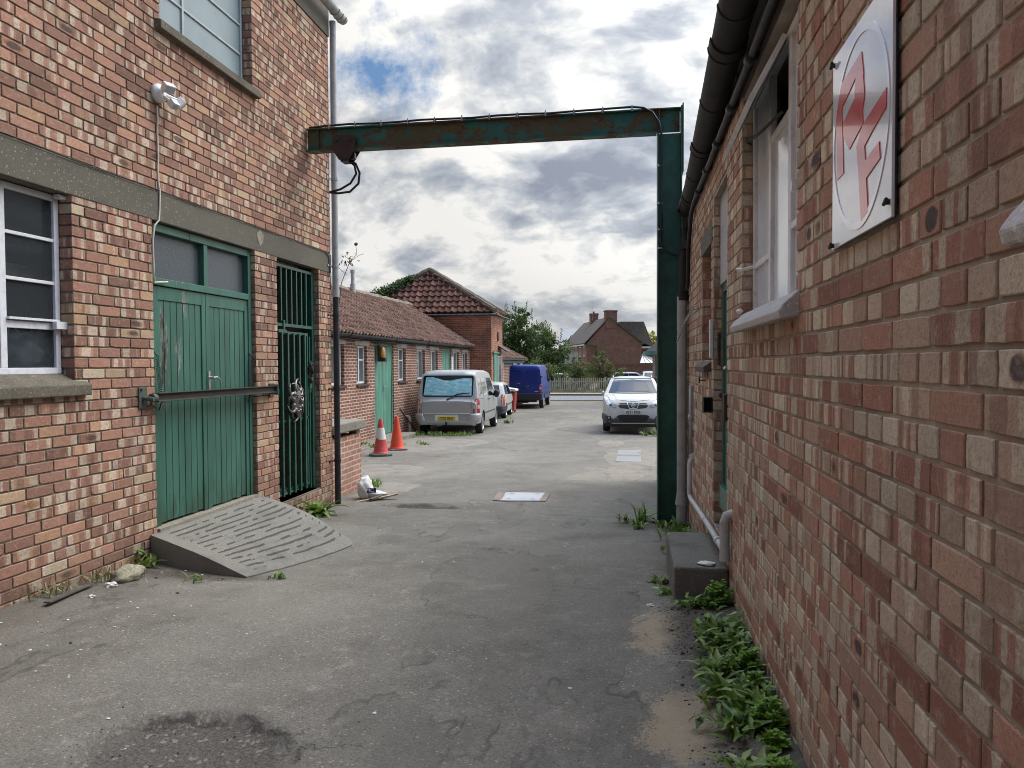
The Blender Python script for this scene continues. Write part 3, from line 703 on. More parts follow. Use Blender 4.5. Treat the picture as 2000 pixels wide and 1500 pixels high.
b = MB(); b.box(-3.95, XL + .012, -1, 8.957, 5.612, 6.42); b.build('eaves_band', 'conc', LB, bevel=.006)
# patched corner of the band
b = MB(); b.poly([(XL + .009, 7.06, 2.84), (XL + .009, 7.13, 2.885), (XL + .009, 7.20, 2.845), (XL + .009, 7.19, 2.78), (XL + .009, 7.13, 2.72), (XL + .009, 7.08, 2.77)]); b.build('mortar_patch', 'apron', LB)
# lower window
w = window_glazed(LB, -3.845, 2.9, 4.53, 1.45, 2.655, [(4.065, .05), (3.42, .03)], [2.348, 2.060, (1.768, 2.93, 4.50, .045)], 'whitepaint', 'wired', .042, .022, .035)
b = MB(); b.box(-3.845, -3.825, 4.085, 4.50, 1.80, 1.815); b.box(-3.83, -3.80, 4.44, 4.60, 1.752, 1.802); b.build('window_stay', 'whitepaint', w)
b = MB(); b.box(-3.83, -3.79, 4.47, 4.57, 2.63, 2.655); b.build('window_hinge', 'whitepaint', w)
b = MB(); b.prism([(-3.87, 1.305), (-3.70, 1.300), (-3.70, 1.375), (-3.845, 1.45), (-3.87, 1.45)], 1, 2.80, 4.64); b.build('window_sill', 'concsill', LB, bevel=.008)
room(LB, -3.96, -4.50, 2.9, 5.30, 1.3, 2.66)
b = MB(); b.box(-4.46, -4.45, 2.9, 4.93, 1.3, 2.66); b.build('room_shade_sheet', 'pipeblack', LB)  # black sheet standing in for the shade over the left of the back wall
for o in list(LB.children)[-1:]: pass
sh = tag(empty('shelf_plank', (-4.18, 3.75, 2.08)), 'old wooden plank and batten shelved behind the wired glass window', 'shelf')
b = MB(); b.box(-.08, .1, -.1, 1.35, 0, .07); b.build('plank', 'wood', sh, bevel=.004)
b = MB(); b.box(-.02, .04, .3, .98, .075, .12); b.build('batten', 'greyboard', sh)
b = MB(); b.blob((0, 0, 0), .17, (.8, 1.0, .75), 20, 14, .35, 4, 2.5)
b.tube([(-.02, -.13, .05), (0, -.1, .2), (.02, .0, .05)], .012, 6); b.tube([(.02, .13, .05), (.02, .1, .24), (.01, .02, .06)], .012, 6)
MT['bag'] = simple('greybag', (.50, .54, .62), .5, var=.3, vscale=12)
tag(b.build('carrier_bag', 'bag', smooth=True, loc=(-4.06, 4.44, 1.60)), 'grey plastic carrier bag slumped inside behind the lowest window pane', 'bag')
# upper window
w = window_glazed(LB, -3.848, 5.56, 7.02, 4.30, 6.3, [(6.02, .028)], [4.61, 4.90, 5.19, 5.48, 5.8], 'upframe', 'frost', .03, .02, .03)
b = MB(); b.prism([(-3.87, 4.20), (-3.69, 4.195), (-3.69, 4.265), (-3.845, 4.30), (-3.87, 4.30)], 1, 5.47, 7.10); b.build('window_sill', 'concsill', LB, bevel=.006)
# double doors
b = MB(); T0, T1 = 5.405, 7.015; XF = -3.80
b.box(XF - .09, XF + .01, T0, T0 + .055, .17, 2.655); b.box(XF - .09, XF + .01, T1 - .055, T1, .17, 2.655)
b.box(XF - .09, XF + .01, T0 + .055, T1 - .055, 2.59, 2.655); b.box(XF - .09, XF + .018, T0 + .055, T1 - .055, 2.155, 2.215)
b.box(XF - .09, XF + .004, 6.19, 6.25, 2.215, 2.59)
df = b.build('door_frame', 'green', LB, bevel=.004)
b = MB(); b.box(-3.855, -3.848, T0 + .05, 6.20, 2.2, 2.6); b.build('fanlight_pane', 'fanglass', df)
b = MB(); b.box(-3.855, -3.848, 6.24, T1 - .05, 2.2, 2.6); b.build('fanlight_pane', 'fanglass', df)
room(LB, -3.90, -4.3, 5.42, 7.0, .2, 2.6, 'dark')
for (ya, yb, hd) in ((T0 + .058, 6.208, 1), (6.214, T1 - .058, 0)):
    b = MB(); X0 = XF - .045
    b.box(X0, XF, ya, ya + .06, .19, 2.15); b.box(X0, XF, yb - .06, yb, .19, 2.15); b.box(X0 + .001, XF - .001, ya + .06, yb - .06, 2.04, 2.15)
    nb = 7; bw_ = (yb - ya - .12) / nb
    for k in range(nb):
        y0 = ya + .06 + k * bw_; x_ = XF - .010 + rnd.uniform(-.0012, .0012)
        b.box(X0 + .002, x_, y0 + .0035, y0 + bw_ - .0035, .20 + rnd.uniform(0, .012), 2.04)
        b.box(X0 + .004, XF - .018, y0 - .0035, y0 + .0035, .21, 2.04)
    leaf = b.build('door', 'green', LB, bevel=.0025)
    # coil closer spring
    ysp = ya - .01 if hd else yb + .01
    pts = []
    for k in range(150):
        a = k * .9; tt = k / 149; pts.append((XF + .035 + .014 * math.cos(a), (ysp + (.045 if hd else -.03) * tt) + .014 * math.sin(a), 1.58 - .38 * tt))
    s_ = MB(); s_.tube(pts, .0035, 5); s_.tube([(XF + .01, ysp, 1.62), (XF + .035, ysp, 1.58)], .006, 6); s_.tube([pts[-1], (XF + .01, ysp + (.05 if hd else -.04), 1.14)], .006, 6)
    s_.build('closer_spring', 'rust' if not hd else 'gategreen', leaf, smooth=True)
    if not hd:
        h = MB(); h.box(XF + .0, XF + .008, 6.232, 6.262, 1.27, 1.45)
        h.tube([(XF + .008, 6.247, 1.39), (XF + .05, 6.247, 1.39), (XF + .056, 6.29, 1.395), (XF + .052, 6.34, 1.375), (XF + .05, 6.365, 1.34)], .0085, 8, rs=[.010, .010, .009, .008, .007])
        h.box(XF + .008, XF + .010, 6.243, 6.251, 1.295, 1.32); h.build('handle', 'handle', leaf, bevel=.002)
b = MB(); b.box(-3.90, XL + .02, T0, T1, .145, .19); b.build('door_sill', 'apron', LB)

# barred gate with its fixed grille above
gate = empty('gate'); gate.parent = LB
GX = -3.83
def bar(nm, x0, x1, y0, y1, z0, z1, par=gate):
    b = MB(); b.box(x0, x1, y0, y1, z0, z1); return b.build(nm, 'gategreen', par, bevel=.002)
b = MB(); b.box(GX - .04, GX + .02, 7.515, 7.545, .02, 2.62); b.box(GX - .10, GX + .02, 8.50, 8.56, .02, 2.62); b.box(GX - .04, GX + .02, 7.545, 8.50, 2.585, 2.62)
b.box(GX - .045, GX + .03, 7.545, 8.50, 1.93, 1.965); b.build('gate_frame', 'gategreen', gate, bevel=.002)
for k in range(7):
    y = 7.60 + k * .128; bar('bar', GX - .010, GX + .015, y - .013, y + .013, 1.965, 2.585)
b = MB(); b.box(GX - .03, GX + .012, 7.555, 8.40, 1.845, 1.88); b.box(GX - .03, GX + .012, 7.555, 8.40, .86, .885); b.box(GX - .03, GX + .012, 7.555, 8.40, .07, .10)
b.box(GX - .03, GX + .012, 8.375, 8.40, .10, 1.845); b.box(GX - .03, GX + .012, 7.555, 7.575, .10, 1.845)
b.box(GX + .0, GX + .04, 7.60, 7.80, 1.86, 1.895); b.box(GX + .02, GX + .04, 7.72, 7.76, 1.895, 2.0)
b.box(GX - .03, GX + .01, 7.545, 7.70, 1.15, 1.235); b.box(GX - .05, GX + .01, 8.40, 8.50, 1.17, 1.24); b.box(GX - .05, GX + .0, 8.40, 8.50, .60, .63); b.box(GX - .05, GX + .0, 8.40, 8.50, .03, .08)
b.box(GX - .02, GX + .03, 8.40, 8.47, 1.22, 1.30); b.build('gate_rails', 'gategreen', gate, bevel=.002)
for k in range(5):
    y = 7.69 + k * .145; bar('bar', GX + .012, GX + .040, y - .017, y + .017, .04, 1.86)
bar('bar', GX - .01, GX + .02, 8.42, 8.44, .02, 1.84)
b = MB(); pts = [(GX + .04 + .02 * math.cos(k), 8.425 + .035 * math.sin(k * 1.3), 1.44 - .03 * math.sin(k * .7) * 2 + k * .003) for k in range(22)]
b.tube(pts, .008, 6); b.box(GX + .03, GX + .055, 8.405, 8.445, 1.28, 1.35); b.build('chain_and_padlock', 'rust', gate, smooth=True)
b = MB(); b.box(-4.6, XL - .012, 7.50, 8.57, -.32, .0); b.build('gate_step', 'stepconc', LB, bevel=.01)
# brick passage behind the gate
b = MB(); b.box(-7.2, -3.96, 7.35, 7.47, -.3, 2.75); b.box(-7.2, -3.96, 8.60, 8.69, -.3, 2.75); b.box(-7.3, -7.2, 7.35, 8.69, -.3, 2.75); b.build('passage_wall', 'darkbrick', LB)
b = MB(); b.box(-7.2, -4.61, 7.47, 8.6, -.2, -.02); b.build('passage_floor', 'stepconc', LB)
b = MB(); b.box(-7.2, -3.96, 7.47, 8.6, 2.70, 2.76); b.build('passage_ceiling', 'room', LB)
# oak barrel, bin bag, tyre behind the gate
MT['barrel'] = simple('barrelwood', (.11, .095, .08), .7, var=.4, vscale=10, dirt=(.03, .03, .03), dirtamt=.6)
bar_ = tag(empty('barrel', (-4.36, 7.95, .02)), 'dark weathered barrel with steel hoops standing behind the green gate', 'barrel')
b = MB(); b.lathe([(.0, .10), (.24, .0), (.30, .2), (.32, .40), (.30, .62), (.25, .82), (.24, .84), (.22, .82), (.0, .80)], 28); b.build('cask', 'barrel', bar_, smooth=True)
for z_, r_ in ((.08, .272), (.26, .312), (.58, .31), (.78, .266)):
    b = MB(); b.lathe([(r_ - .005, z_ - .022), (r_ + .006, z_ - .02), (r_ + .006, z_ + .02), (r_ - .005, z_ + .022)], 28); b.build('hoop', 'tin', bar_)
b = MB(); b.blob((0, 0, 0), .17, (1, 1.1, .9), 14, 10, .4, 8, 2.2)
tag(b.build('bin_bag', 'black', smooth=True, loc=(-4.30, 7.72, 1.02)), 'black bin bag heaped on top of the barrel behind the gate', 'bag')
b = MB(); b.lathe([(.16, -.06), (.24, -.07), (.27, 0), (.24, .07), (.16, .06)], 24, Matrix.Rotation(R(70), 4, 'Y')); 
tag(b.build('old_wheel', 'tin', smooth=True, loc=(-4.15, 7.70, 1.32)), 'round metal rim leaning inside the gate by its left hinge', 'wheel')
# sun face ornament wired to the gate
orn = tag(empty('sun_ornament', (GX + .06, 7.98, 1.10)), 'dark metal sun face plaque with curling rays tied to the green gate bars', 'ornament')
MT['pewter'] = simple('castpewter', (.20, .185, .175), .38, metal=.7, var=.4, vscale=30, bump=.4)
b = MB(); b.blob((0, 0, 0), .115, (.38, 1, 1.25), 24, 18, .08, 3)
b.blob((.045, 0, -.01), .03, (.8, .45, 1.3), 10, 8, 0); b.blob((.042, -.042, .035), .022, (.5, 1, .45), 8, 6, 0); b.blob((.042, .042, .035), .022, (.5, 1, .45), 8, 6, 0)
b.blob((.04, 0, -.075), .026, (.5, 1.2, .4), 8, 6, 0); b.blob((.036, -.04, .06), .028, (.4, 1.1, .3), 8, 6, 0); b.blob((.036, .04, .06), .028, (.4, 1.1, .3), 8, 6, 0)
b.build('face', 'pewter', orn, smooth=True)
b = MB()
for k in range(12):
    a = 2 * math.pi * k / 12 + .1; dr = 1 if k % 2 else -1; L_ = .125 if k % 2 else .10
    pts = []; rs = []
    for q in range(8):
        u_ = q / 7; aa = a + dr * .75 * u_ * u_; rr_ = .095 + L_ * u_
        pts.append((0.012 - .02 * u_, rr_ * math.sin(aa), 1.18 * rr_ * math.cos(aa))); rs.append(.024 * (1 - u_) ** .7 + .004)
    b.tube(pts, .02, 7, rs=rs)
b.build('rays', 'pewter', orn, smooth=True)

# steel bar across the doors
lb = tag(empty('security_bar', (XL, 6.28, 1.25)), 'long old steel bar bolted across the green double doors on two brackets', 'bar')
b = MB(); L2 = 1.02
b.prism([(.035, -.035), (.095, -.035), (.095, -.027), (.069, -.02), (.069, .022), (.095, .03), (.095, .038), (.035, .038), (.035, .03), (.061, .022), (.061, -.02), (.035, -.027)], 1, -L2 + .05, L2 - .02)
b.build('rail', 'barsteel', lb, bevel=.002)
for s_, yy in ((1, -L2), (0, L2 + .0)):
    b = MB(); b.box(.002, .014, yy - (.075 if s_ else .02), yy + (.02 if s_ else .08), -.08, .085 if s_ else .06); 
    if s_: b.tube([(.014, yy - .03, 0), (.10, yy - .02, -.01)], .018, 10); b.tube([(.06, yy + .005, 0), (.06, yy + .05, 0)], .034, 12)
    else: b.box(.014, .10, yy - .02, yy + .0, -.05, .05); b.tube([(.014, yy + .05, -.03), (.05, yy + .05, -.03)], .016, 8)
    b.tube([(.014, yy + (-.05 if s_ else .07), .07 if s_ else .04), (.028, yy + (-.05 if s_ else .07), .07 if s_ else .04)], .012, 6)
    b.build('bracket', 'dullgreen', lb, bevel=.002)

# concrete ramp with drag grooves
b = MB(); nu, nv = 90, 60
def rampP(u, v):      # u 0..1 along the wall, v 0..1 away from it
    yw = 5.30 + 1.78 * u; zw = .165 + .0 * u
    far = Vector((-2.78 + .32 * u + .06 * math.sin(u * 3), 5.02 + 1.55 * u, 0))
    if u > .8: far.x -= ((u - .8) / .2) ** 2 * .22; far.y += ((u - .8) / .2) ** 2 * .10
    near = Vector((XL + .005, yw, 0)); q = near.lerp(far, v)
    if u > .85: q.y += .10 * math.sin(v * 3.1)
    zf = ground_h(far.x, far.y) + .012
    z = zw + (zf - zw) * (v ** 1.02) + .012 * math.sin(v * math.pi)
    g_ = 0
    if .09 < u < .93 and .05 < v < .93:
        ph_ = (v * 14 + .25 * noise.noise(Vector((u * 3, v * 3, 1)))) % 1
        if ph_ < .22 and noise.noise(Vector((u * 7, math.floor(v * 14) * 3.3, 2))) > -.62: g_ = -.012
    z += g_ + .003 * noise.noise(Vector((q.x * 9, q.y * 9, 4)))
    rampP.g = g_
    return (q.x, q.y, z)
nu, nv = 110, 140; GR = []
for j in range(nv + 1):
    for i in range(nu + 1): b.v.append(rampP(i / nu, j / nv)); GR.append(rampP.g)
for j in range(nv):
    for i in range(nu): a_ = j * (nu + 1) + i; b.c = (1.0 if min(GR[a_], GR[a_ + nu + 1]) < 0 and noise.noise(Vector((i * .10, j * .3, 7))) > -.15 else 0, 0, 0); b.face((a_, a_ + nu + 1, a_ + nu + 2, a_ + 1))
def skirt(idx, rev):
    base = len(b.v)
    for k in idx: x, y, z = b.v[k]; b.v.append((x, y, -.45))
    for k in range(len(idx) - 1):
        f_ = (idx[k], idx[k + 1], base + k + 1, base + k); b.face(f_ if not rev else f_[::-1])
skirt([j * (nu + 1) for j in range(nv + 1)], True); skirt([j * (nu + 1) + nu for j in range(nv + 1)], False); skirt([nv * (nu + 1) + i for i in range(nu + 1)], True)
tag(b.build('concrete_ramp', 'rampgroove', auto=50, attr=True), 'grooved concrete ramp sloping up to the green double doors', 'ramp')

# drain pipe, gutter on the left building
PX, PY = -3.705, 8.995
dp = empty('downpipe'); dp.parent = LB
b = MB(); b.tube([(PX, PY, 2.42), (PX, PY, 5.72), (PX + .0, PY - .01, 5.82)], .040, 14); b.tube([(PX, PY, 2.36), (PX, PY, 2.46)], .046, 14); b.tube([(PX, PY, 4.36), (PX, PY, 4.46)], .046, 14)
b.build('upper_pipe', 'pipegrey', dp, auto=40)
b = MB(); b.tube([(PX, PY, -.30), (PX, PY, 2.42)], .038, 14); b.build('lower_pipe', 'pipeblack', dp, auto=40)
for z_ in (.28, 1.20, 2.13, 2.75, 3.85, 4.42):
    b = MB(); b.tube([(PX, PY, z_ - .018), (PX, PY, z_ + .018)], .046, 14); b.box(-3.76, PX - .03, PY - .16, PY - .13, z_ - .012, z_ + .012); b.tube([(PX - .02, PY - .03, z_), (PX - .09, PY - .15, z_)], .010, 6)
    b.build('pipe_bracket', 'pipeblack' if z_ < 2.4 else 'pipegrey', dp)
b = MB(); gp = []
n_ = 10
for yy in (-1.0, 9.12):
    pass
for k in range(n_):
    a0, a1 = math.pi * k / n_, math.pi * (k + 1) / n_
    for (ra, rb) in ((.062, .058),):
        q = [(-3.62 + ra * math.cos(a0), 5.90 - ra * math.sin(a0)), (-3.62 + ra * math.cos(a1), 5.90 - ra * math.sin(a1)), (-3.62 + rb * math.cos(a1), 5.90 - rb * math.sin(a1)), (-3.62 + rb * math.cos(a0), 5.90 - rb * math.sin(a0))]
        b.prism(q, 1, -1.0, 9.14)
b.prism([(-3.682, 5.90), (-3.558, 5.90), (-3.575, 5.86), (-3.62, 5.838), (-3.665, 5.86)], 1, 9.13, 9.145)
for yy in (8.86, 8.98, 9.08): b.tube([(-3.62 + .066 * math.cos(math.pi * k / 8), yy, 5.90 - .066 * math.sin(math.pi * k / 8)) for k in range(9)], .008, 6)
b.build('gutter', 'pipegrey', LB, auto=40)
# wires
def cable(name, pts, r, mat, label, parent=None, clips=None, cat='cable'):
    b = MB(); b.tube(pts, r, 7); o = b.build(name, mat, parent, smooth=True)
    if parent is None: tag(o, label, cat)
    return o
pts = [(XL + .012 + .001, y, 2.905 + .006 * math.sin(y * 5)) for y in [i * .25 for i in range(2, 36)]] + [(XL + .012, 8.75, 2.90), (XL + .014, 8.86, 2.86), (XL + .014, 8.9, 2.6), (XL + .012, 8.91, 2.45)]
cable('black_cable', pts, .005, 'cable', 'thin black cable clipped along the top of the grey concrete band', None)
pts = [(XL + .008, 5.475, 3.58 - .1 * k) for k in range(7)] + [(XL + .016, 5.478, 2.9), (XL + .014, 5.48, 2.78), (XL + .012, 5.47, 2.67), (XL + .012, 5.41, 2.62), (XL + .008, 5.395, 2.5), (XL + .008, 5.395, 2.3), (XL + .008, 5.40, 2.18), (XL - .01, 5.42, 2.165), (XL - .01, 5.6, 2.19)]
cable('white_cable', [(x, y + .004 * math.sin(i * 2.1), z) for i, (x, y, z) in enumerate(pts)], .0075, 'cream', 'cream cable dropping from the floodlight to the door frame', None)
# twin floodlight
fl = tag(empty('security_light', (XL, 5.48, 3.68)), 'white twin spot security light with sensor on the upper brick wall', 'light')
b = MB(); Mx = Matrix.Rotation(R(90), 4, 'Y'); b.lathe([(0, .0), (.072, .0), (.074, .03), (.062, .055), (.03, .062), (0, .064)], 24, Mx); b.build('base', 'white', fl, smooth=True)
for (yy, zz_, rz, rt) in ((-.02, .03, -25, -15), (.13, -.04, 35, -20)):
    b = MB(); M_ = Matrix.Translation((.12, yy, zz_)) @ Matrix.Rotation(R(rz), 4, 'Z') @ Matrix.Rotation(R(25 - rt), 4, 'Y')
    b.box(-.03, .035, -.045, .045, -.035, .035, M_); b.tube([(.05, yy * .4, 0), tuple(M_ @ Vector((-.03, 0, 0)))], .016, 8)
    h_ = b.build('lamp_head', 'white', fl, bevel=.006)
    b = MB(); b.box(.0355, .038, -.036, .036, -.026, .026, M_); b.build('lens', 'chrome', h_)
b = MB(); M_ = Matrix.Translation((.13, .03, -.085)) @ Matrix.Rotation(R(-10), 4, 'Z') @ Matrix.Rotation(R(50), 4, 'Y'); b.box(-.035, .03, -.032, .032, -.03, .03, M_); b.tube([(.05, .01, -.02), (.12, .03, -.07)], .015, 8)
h_ = b.build('sensor', 'white', fl, bevel=.008)
b = MB(); b.box(.031, .034, -.024, .024, -.02, .02, M_); b.build('sensor_window', 'tin', h_)
# loose things at the foot of the wall
b = MB(); b.blob((0, 0, 0), .085, (1.0, 1.75, .8), 22, 16, .30, 5, 2.2); tag(b.build('stone_lump', 'rock', smooth=True, loc=(-3.56, 4.78, ground_h(-3.56, 4.78) + .035)), 'pale broken lump of stone lying against the left brick wall', 'stone')
b = MB(); b.box(-.022, .022, -.24, .24, 0, .010, Matrix.Rotation(R(9), 4, 'Z') @ Matrix.Rotation(R(-3), 4, 'X')); tag(b.build('timber_batten', 'timber', loc=(-3.58, 4.25, ground_h(-3.58, 4.25) + .015)), 'flat rotten batten lying in the dirt beneath the lower window', 'batten')

# low bin-store wall beyond the corner
st = tag(empty('stub_wall', (-4.0, 9.6, -.35)), 'low limewashed brick wall with a concrete slab top beside the black drain pipe', 'wall')
b = MB(); b.box(-1.1, .12, -.40, .70, -.1, .86); b.build('brickwork', 'stubbrick', st)
b = MB(); b.box(-1.15, .17, -.42, .79, .93, 1.06); b.build('slab_top', 'ext', st, bevel=.015)
b = MB(); b.box(-1.05, -.2, -.4, .65, .86, .93); b.box(-.02, .10, .58, .70, .86, .93); b.build('mortar_pad', 'apron', st)
# spilled plaster bag and offcuts
pb = tag(empty('plaster_bag', (-3.52, 9.48, -.27)), 'crumpled white plastic sack with navy lettering behind the black drain pipe', 'bag')
b = MB(); b.blob((0, 0, .14), .16, (.75, .95, 1.3), 26, 20, .30, 2, 2.4); b.blob((.14, .02, .05), .12, (1.7, .9, .5), 24, 14, .35, 6, 2.4); b.build('sack', 'paper', pb, auto=60); pb.scale = (.8, .8, .8)
MT['navy'] = simple('navyprint', (.012, .018, .10), .5)
M_ = Matrix.Translation((.12, -.1, .12)) @ Matrix.Rotation(R(18), 4, 'Z') @ Matrix.Rotation(R(78), 4, 'X')
b = MB(); b.box(-.10, .10, -.035, .045, .0, .004, M_); lbl = b.build('print_band', 'navy', pb)
lettering('MC', .085, M_ @ Matrix.Translation((.0, .005, .006)), 'white', lbl)
for k, (x, y, L_, a, ti) in enumerate(((-3.36, 9.30, .42, 35, 6), (-3.22, 9.42, .34, 20, 12), (-3.30, 9.36, .30, 70, 3))):
    b = MB(); b.box(-L_ / 2, L_ / 2, -.028, .028, 0, .018, Matrix.Rotation(R(a), 4, 'Z') @ Matrix.Rotation(R(-ti), 4, 'Y'))
    tag(b.build('wood_offcut', 'wood' if k != 2 else 'timber', loc=(x, y, ground_h(x, y) + .012 + .012 * k)), ('long pale wood offcut lying by the white sack', 'short clean wood offcut propped furthest from the white sack', 'dark wood offcut lying under the paler ones')[k], 'offcut', 'wood offcuts by the drain pipe')

# ================================================================ RIGHT BUILDING (wall face x = 0.6, facing -x)
XR = .60
RB = tag(empty('brick_workshop', (0, 0, 0)), 'weathered brown brick workshop along the right with tall windows and a black gutter', 'building')
holesR = [(2.87, 4.22, 1.72, 2.92), (4.86, 5.62, .30, 2.70), (5.80, 6.50, 1.52, 2.40), (-.3, 1.16, 1.72, 2.92), (8.72, 10.1, -.4, 2.35)]
brick_wall((XR, 0, 0), (0, 1, 0), (-1, 0, 0), -.9, 12.0, -.575, 2.925, holesR, 'english', 'wall', ['brickR', 'mortarR'], RB, ph=.03)
b = MB(); b.box(.62, 9, -6, -.91, -.5, 3.3); b.box(.75, 9, 11.8, 12.0, -.6, 3.1); b.box(8.9, 9.1, -6, 12.0, -.5, 3.1); b.build('outer_wall', 'plainbrick', RB)
# door pier return bricks keep the mortar from showing
b = MB(); b.box(XR + .006, XR + .14, -5.9, 12.02, 2.927, 3.045); b.build('wall_plate', 'timber', RB, bevel=.004)
b = MB(); b.box(XR - .004, XR + .005, -5.9, 12.05, 2.985, 3.13); b.build('fascia_board', 'timber', RB, bevel=.004)
b = MB(); b.hexa([(XR - .10, -6, 3.14), (6.2, -6, 5.2), (6.2, 12.2, 5.2), (XR - .10, 12.2, 3.14), (XR - .10, -6, 3.18), (6.2, -6, 5.24), (6.2, 12.2, 5.24), (XR - .10, 12.2, 3.18)]); b.build('roof', 'slate', RB)
# gutter: a fat old asbestos half round with socket collars
ga, gb = Vector((.365, -.8, 3.14)), Vector((.605, 8.22, 3.14))
gd = (gb - ga); gdir = gd.normalized(); gs = Vector((gdir.y, -gdir.x, 0))
def gring(p, r, n=14): return [tuple(p + gs * (r * math.cos(math.pi * (1 + k / n))) + Vector((0, 0, r * math.sin(math.pi * (1 + k / n))))) for k in range(n + 1)]
b = MB(); r_ = .072
secs = []
Lg = gd.length; yy = 0
def gseg(a_, c_, r0):
    n = 14; A = gring(ga + gdir * a_, r0); B = gring(ga + gdir * c_, r0); A2 = gring(ga + gdir * a_, r0 - .008); B2 = gring(ga + gdir * c_, r0 - .008)
    base = len(b.v); b.v += A + B + A2 + B2; m_ = n + 1
    for k in range(n):
        b.face((base + k, base + k + 1, base + m_ + k + 1, base + m_ + k)); b.face((base + 2 * m_ + k, base + 3 * m_ + k, base + 3 * m_ + k + 1, base + 2 * m_ + k + 1))
        b.face((base + k, base + 2 * m_ + k, base + 2 * m_ + k + 1, base + k + 1)); b.face((base + m_ + k, base + m_ + k + 1, base + 3 * m_ + k + 1, base + 3 * m_ + k))
    b.face((base, base + m_, base + 3 * m_, base + 2 * m_)); b.face((base + n, base + 2 * m_ + n, base + 3 * m_ + n, base + m_ + n))
gseg(0, Lg, .086)
for c_ in (1.2, 3.0, 3.95, 4.75, 6.55, 8.3): gseg(c_ - .055, c_ + .055, .096); gseg(c_ + .062, c_ + .075, .100)
for c_ in (2.1, 3.5, 4.35, 5.6, 7.4): gseg(c_ - .012, c_ + .012, .091)
b.build('gutter', 'asb', RB, auto=40)
for c_ in [.6 + .9 * k for k in range(10)]:
    p_ = ga + gdir * c_; b = MB(); b.tube([p_ + gs * .07, tuple((XR - .01, p_.y, 3.05)), (XR - .006, p_.y, 3.0)], .008, 5); b.build('gutter_bracket', 'rust', RB)
# black swan neck and grey down pipe
rp = empty('downpipe'); rp.parent = RB
b = MB(); b.tube([(.60, 8.17, 3.08), (.60, 8.17, 2.90), (.62, 8.14, 2.84)], .052, 12); b.tube([(.565, 8.14, 2.93), (.575, 8.12, 2.80), (.54, 8.08, 2.55), (.545, 8.05, 2.42), (.545, 8.03, 2.18)], .048, 12); b.tube([(.545, 8.03, 2.26), (.545, 8.03, 2.16)], .062, 12)
b.build('swan_neck', 'asb', rp, auto=40)
b = MB(); b.tube([(.53, 8.03, 2.20), (.53, 8.03, .14)], .050, 14); b.tube([(.53, 8.03, .14), (.53, 8.03, .0)], .062, 12, rs=[.05, .07]); b.tube([(.53, 8.03, .0), (.53, 8.03, -.2)], .055, 12); b.build('pipe', 'pipegrey', rp, auto=40)
b = MB(); b.tube([(.545, 8.05, 2.75), (.60, 8.2, 2.72), (.62, 8.6, 2.6)], .05, 10); b.build('elbow', 'asb', rp, auto=40)
# big window
w = window_glazed(RB, .655, 2.90, 4.215, 1.755, 2.90, [(3.285, .055), (3.735, .05)], [(2.02, 3.76, 4.18, .03), (2.07, 2.93, 3.26, .03), (2.56, 3.31, 3.71, .035)], 'greyframe', 'ribglass', .035, .03, .035, side=-1)
bpy.data.objects.remove([o for o in w.children if o.name.startswith('pane')][0])
for y0_, y1_, z0_, z1_ in ((2.92, 3.27, 1.78, 2.88), (3.30, 3.72, 1.78, 2.56), (3.75, 4.20, 1.78, 2.88)):      # the middle top light stands open
    b = MB(); b.poly([(.676, y1_, z0_), (.676, y0_, z0_), (.676, y0_, z1_), (.676, y1_, z1_)]); b.build('pane', 'ribglass', w)
b = MB(); M_ = Matrix.Translation((.645, 0, 2.885)) @ Matrix.Rotation(R(28), 4, 'Y')
b.box(-.012, .012, 3.31, 4.19, -.30, -.275, M_); b.box(-.012, .012, 3.31, 4.19, -.025, .0, M_)
for y_ in (3.31, 4.165): b.box(-.011, .011, y_, y_ + .025, -.275, -.025, M_)
v_ = b.build('top_vent', 'greyframe', w, bevel=.002)
b = MB(); b.box(-.003, .003, 3.33, 4.17, -.28, -.02, M_); b.build('pane', 'fanglass', v_)
b = MB(); b.tube([(.60, 3.92, 2.60), (.575, 3.90, 2.612), (.60, 3.70, 2.585), (.66, 3.42, 2.60)], .008, 6); b.build('vent_stay', 'black', w)
b = MB(); b.box(.61, .655, 3.0, 3.03, 2.16, 2.20); b.build('window_catch', 'greyframe', w)
b = MB(); b.tube([(.66, 4.20, 2.02), (.61, 4.23, 2.01), (.585, 4.30, 2.02)], .010, 6); b.build('window_hook', 'greyframe', w)
b = MB(); b.prism([(.66, 1.675), (.535, 1.66), (.528, 1.69), (.545, 1.715), (.60, 1.765), (.66, 1.765)], 1, 2.82, 4.17); b.build('window_sill', 'whitesill', RB, bevel=.006)
b = MB(); b.blob((.575, 4.12, 1.775), .018, (1, 1, .8), 10, 7, .3); b.build('putty_lump', 'whitepaint', RB)
# the nearer window: only the end of its sill is in the picture
w = window_glazed(RB, .655, -.3, 1.155, 1.755, 2.90, [(.4, .05)], [2.1], 'greyframe', 'ribglass', .035, .03, .035, side=-1)
b = MB(); b.prism([(.66, 1.675), (.535, 1.665), (.528, 1.69), (.545, 1.715), (.60, 1.775), (.66, 1.775)], 1, -.35, 1.19); b.build('window_sill', 'whitesill', RB, bevel=.006)
room(RB, .72, 1.6, -.3, 4.22, 1.7, 2.95, 'dark')
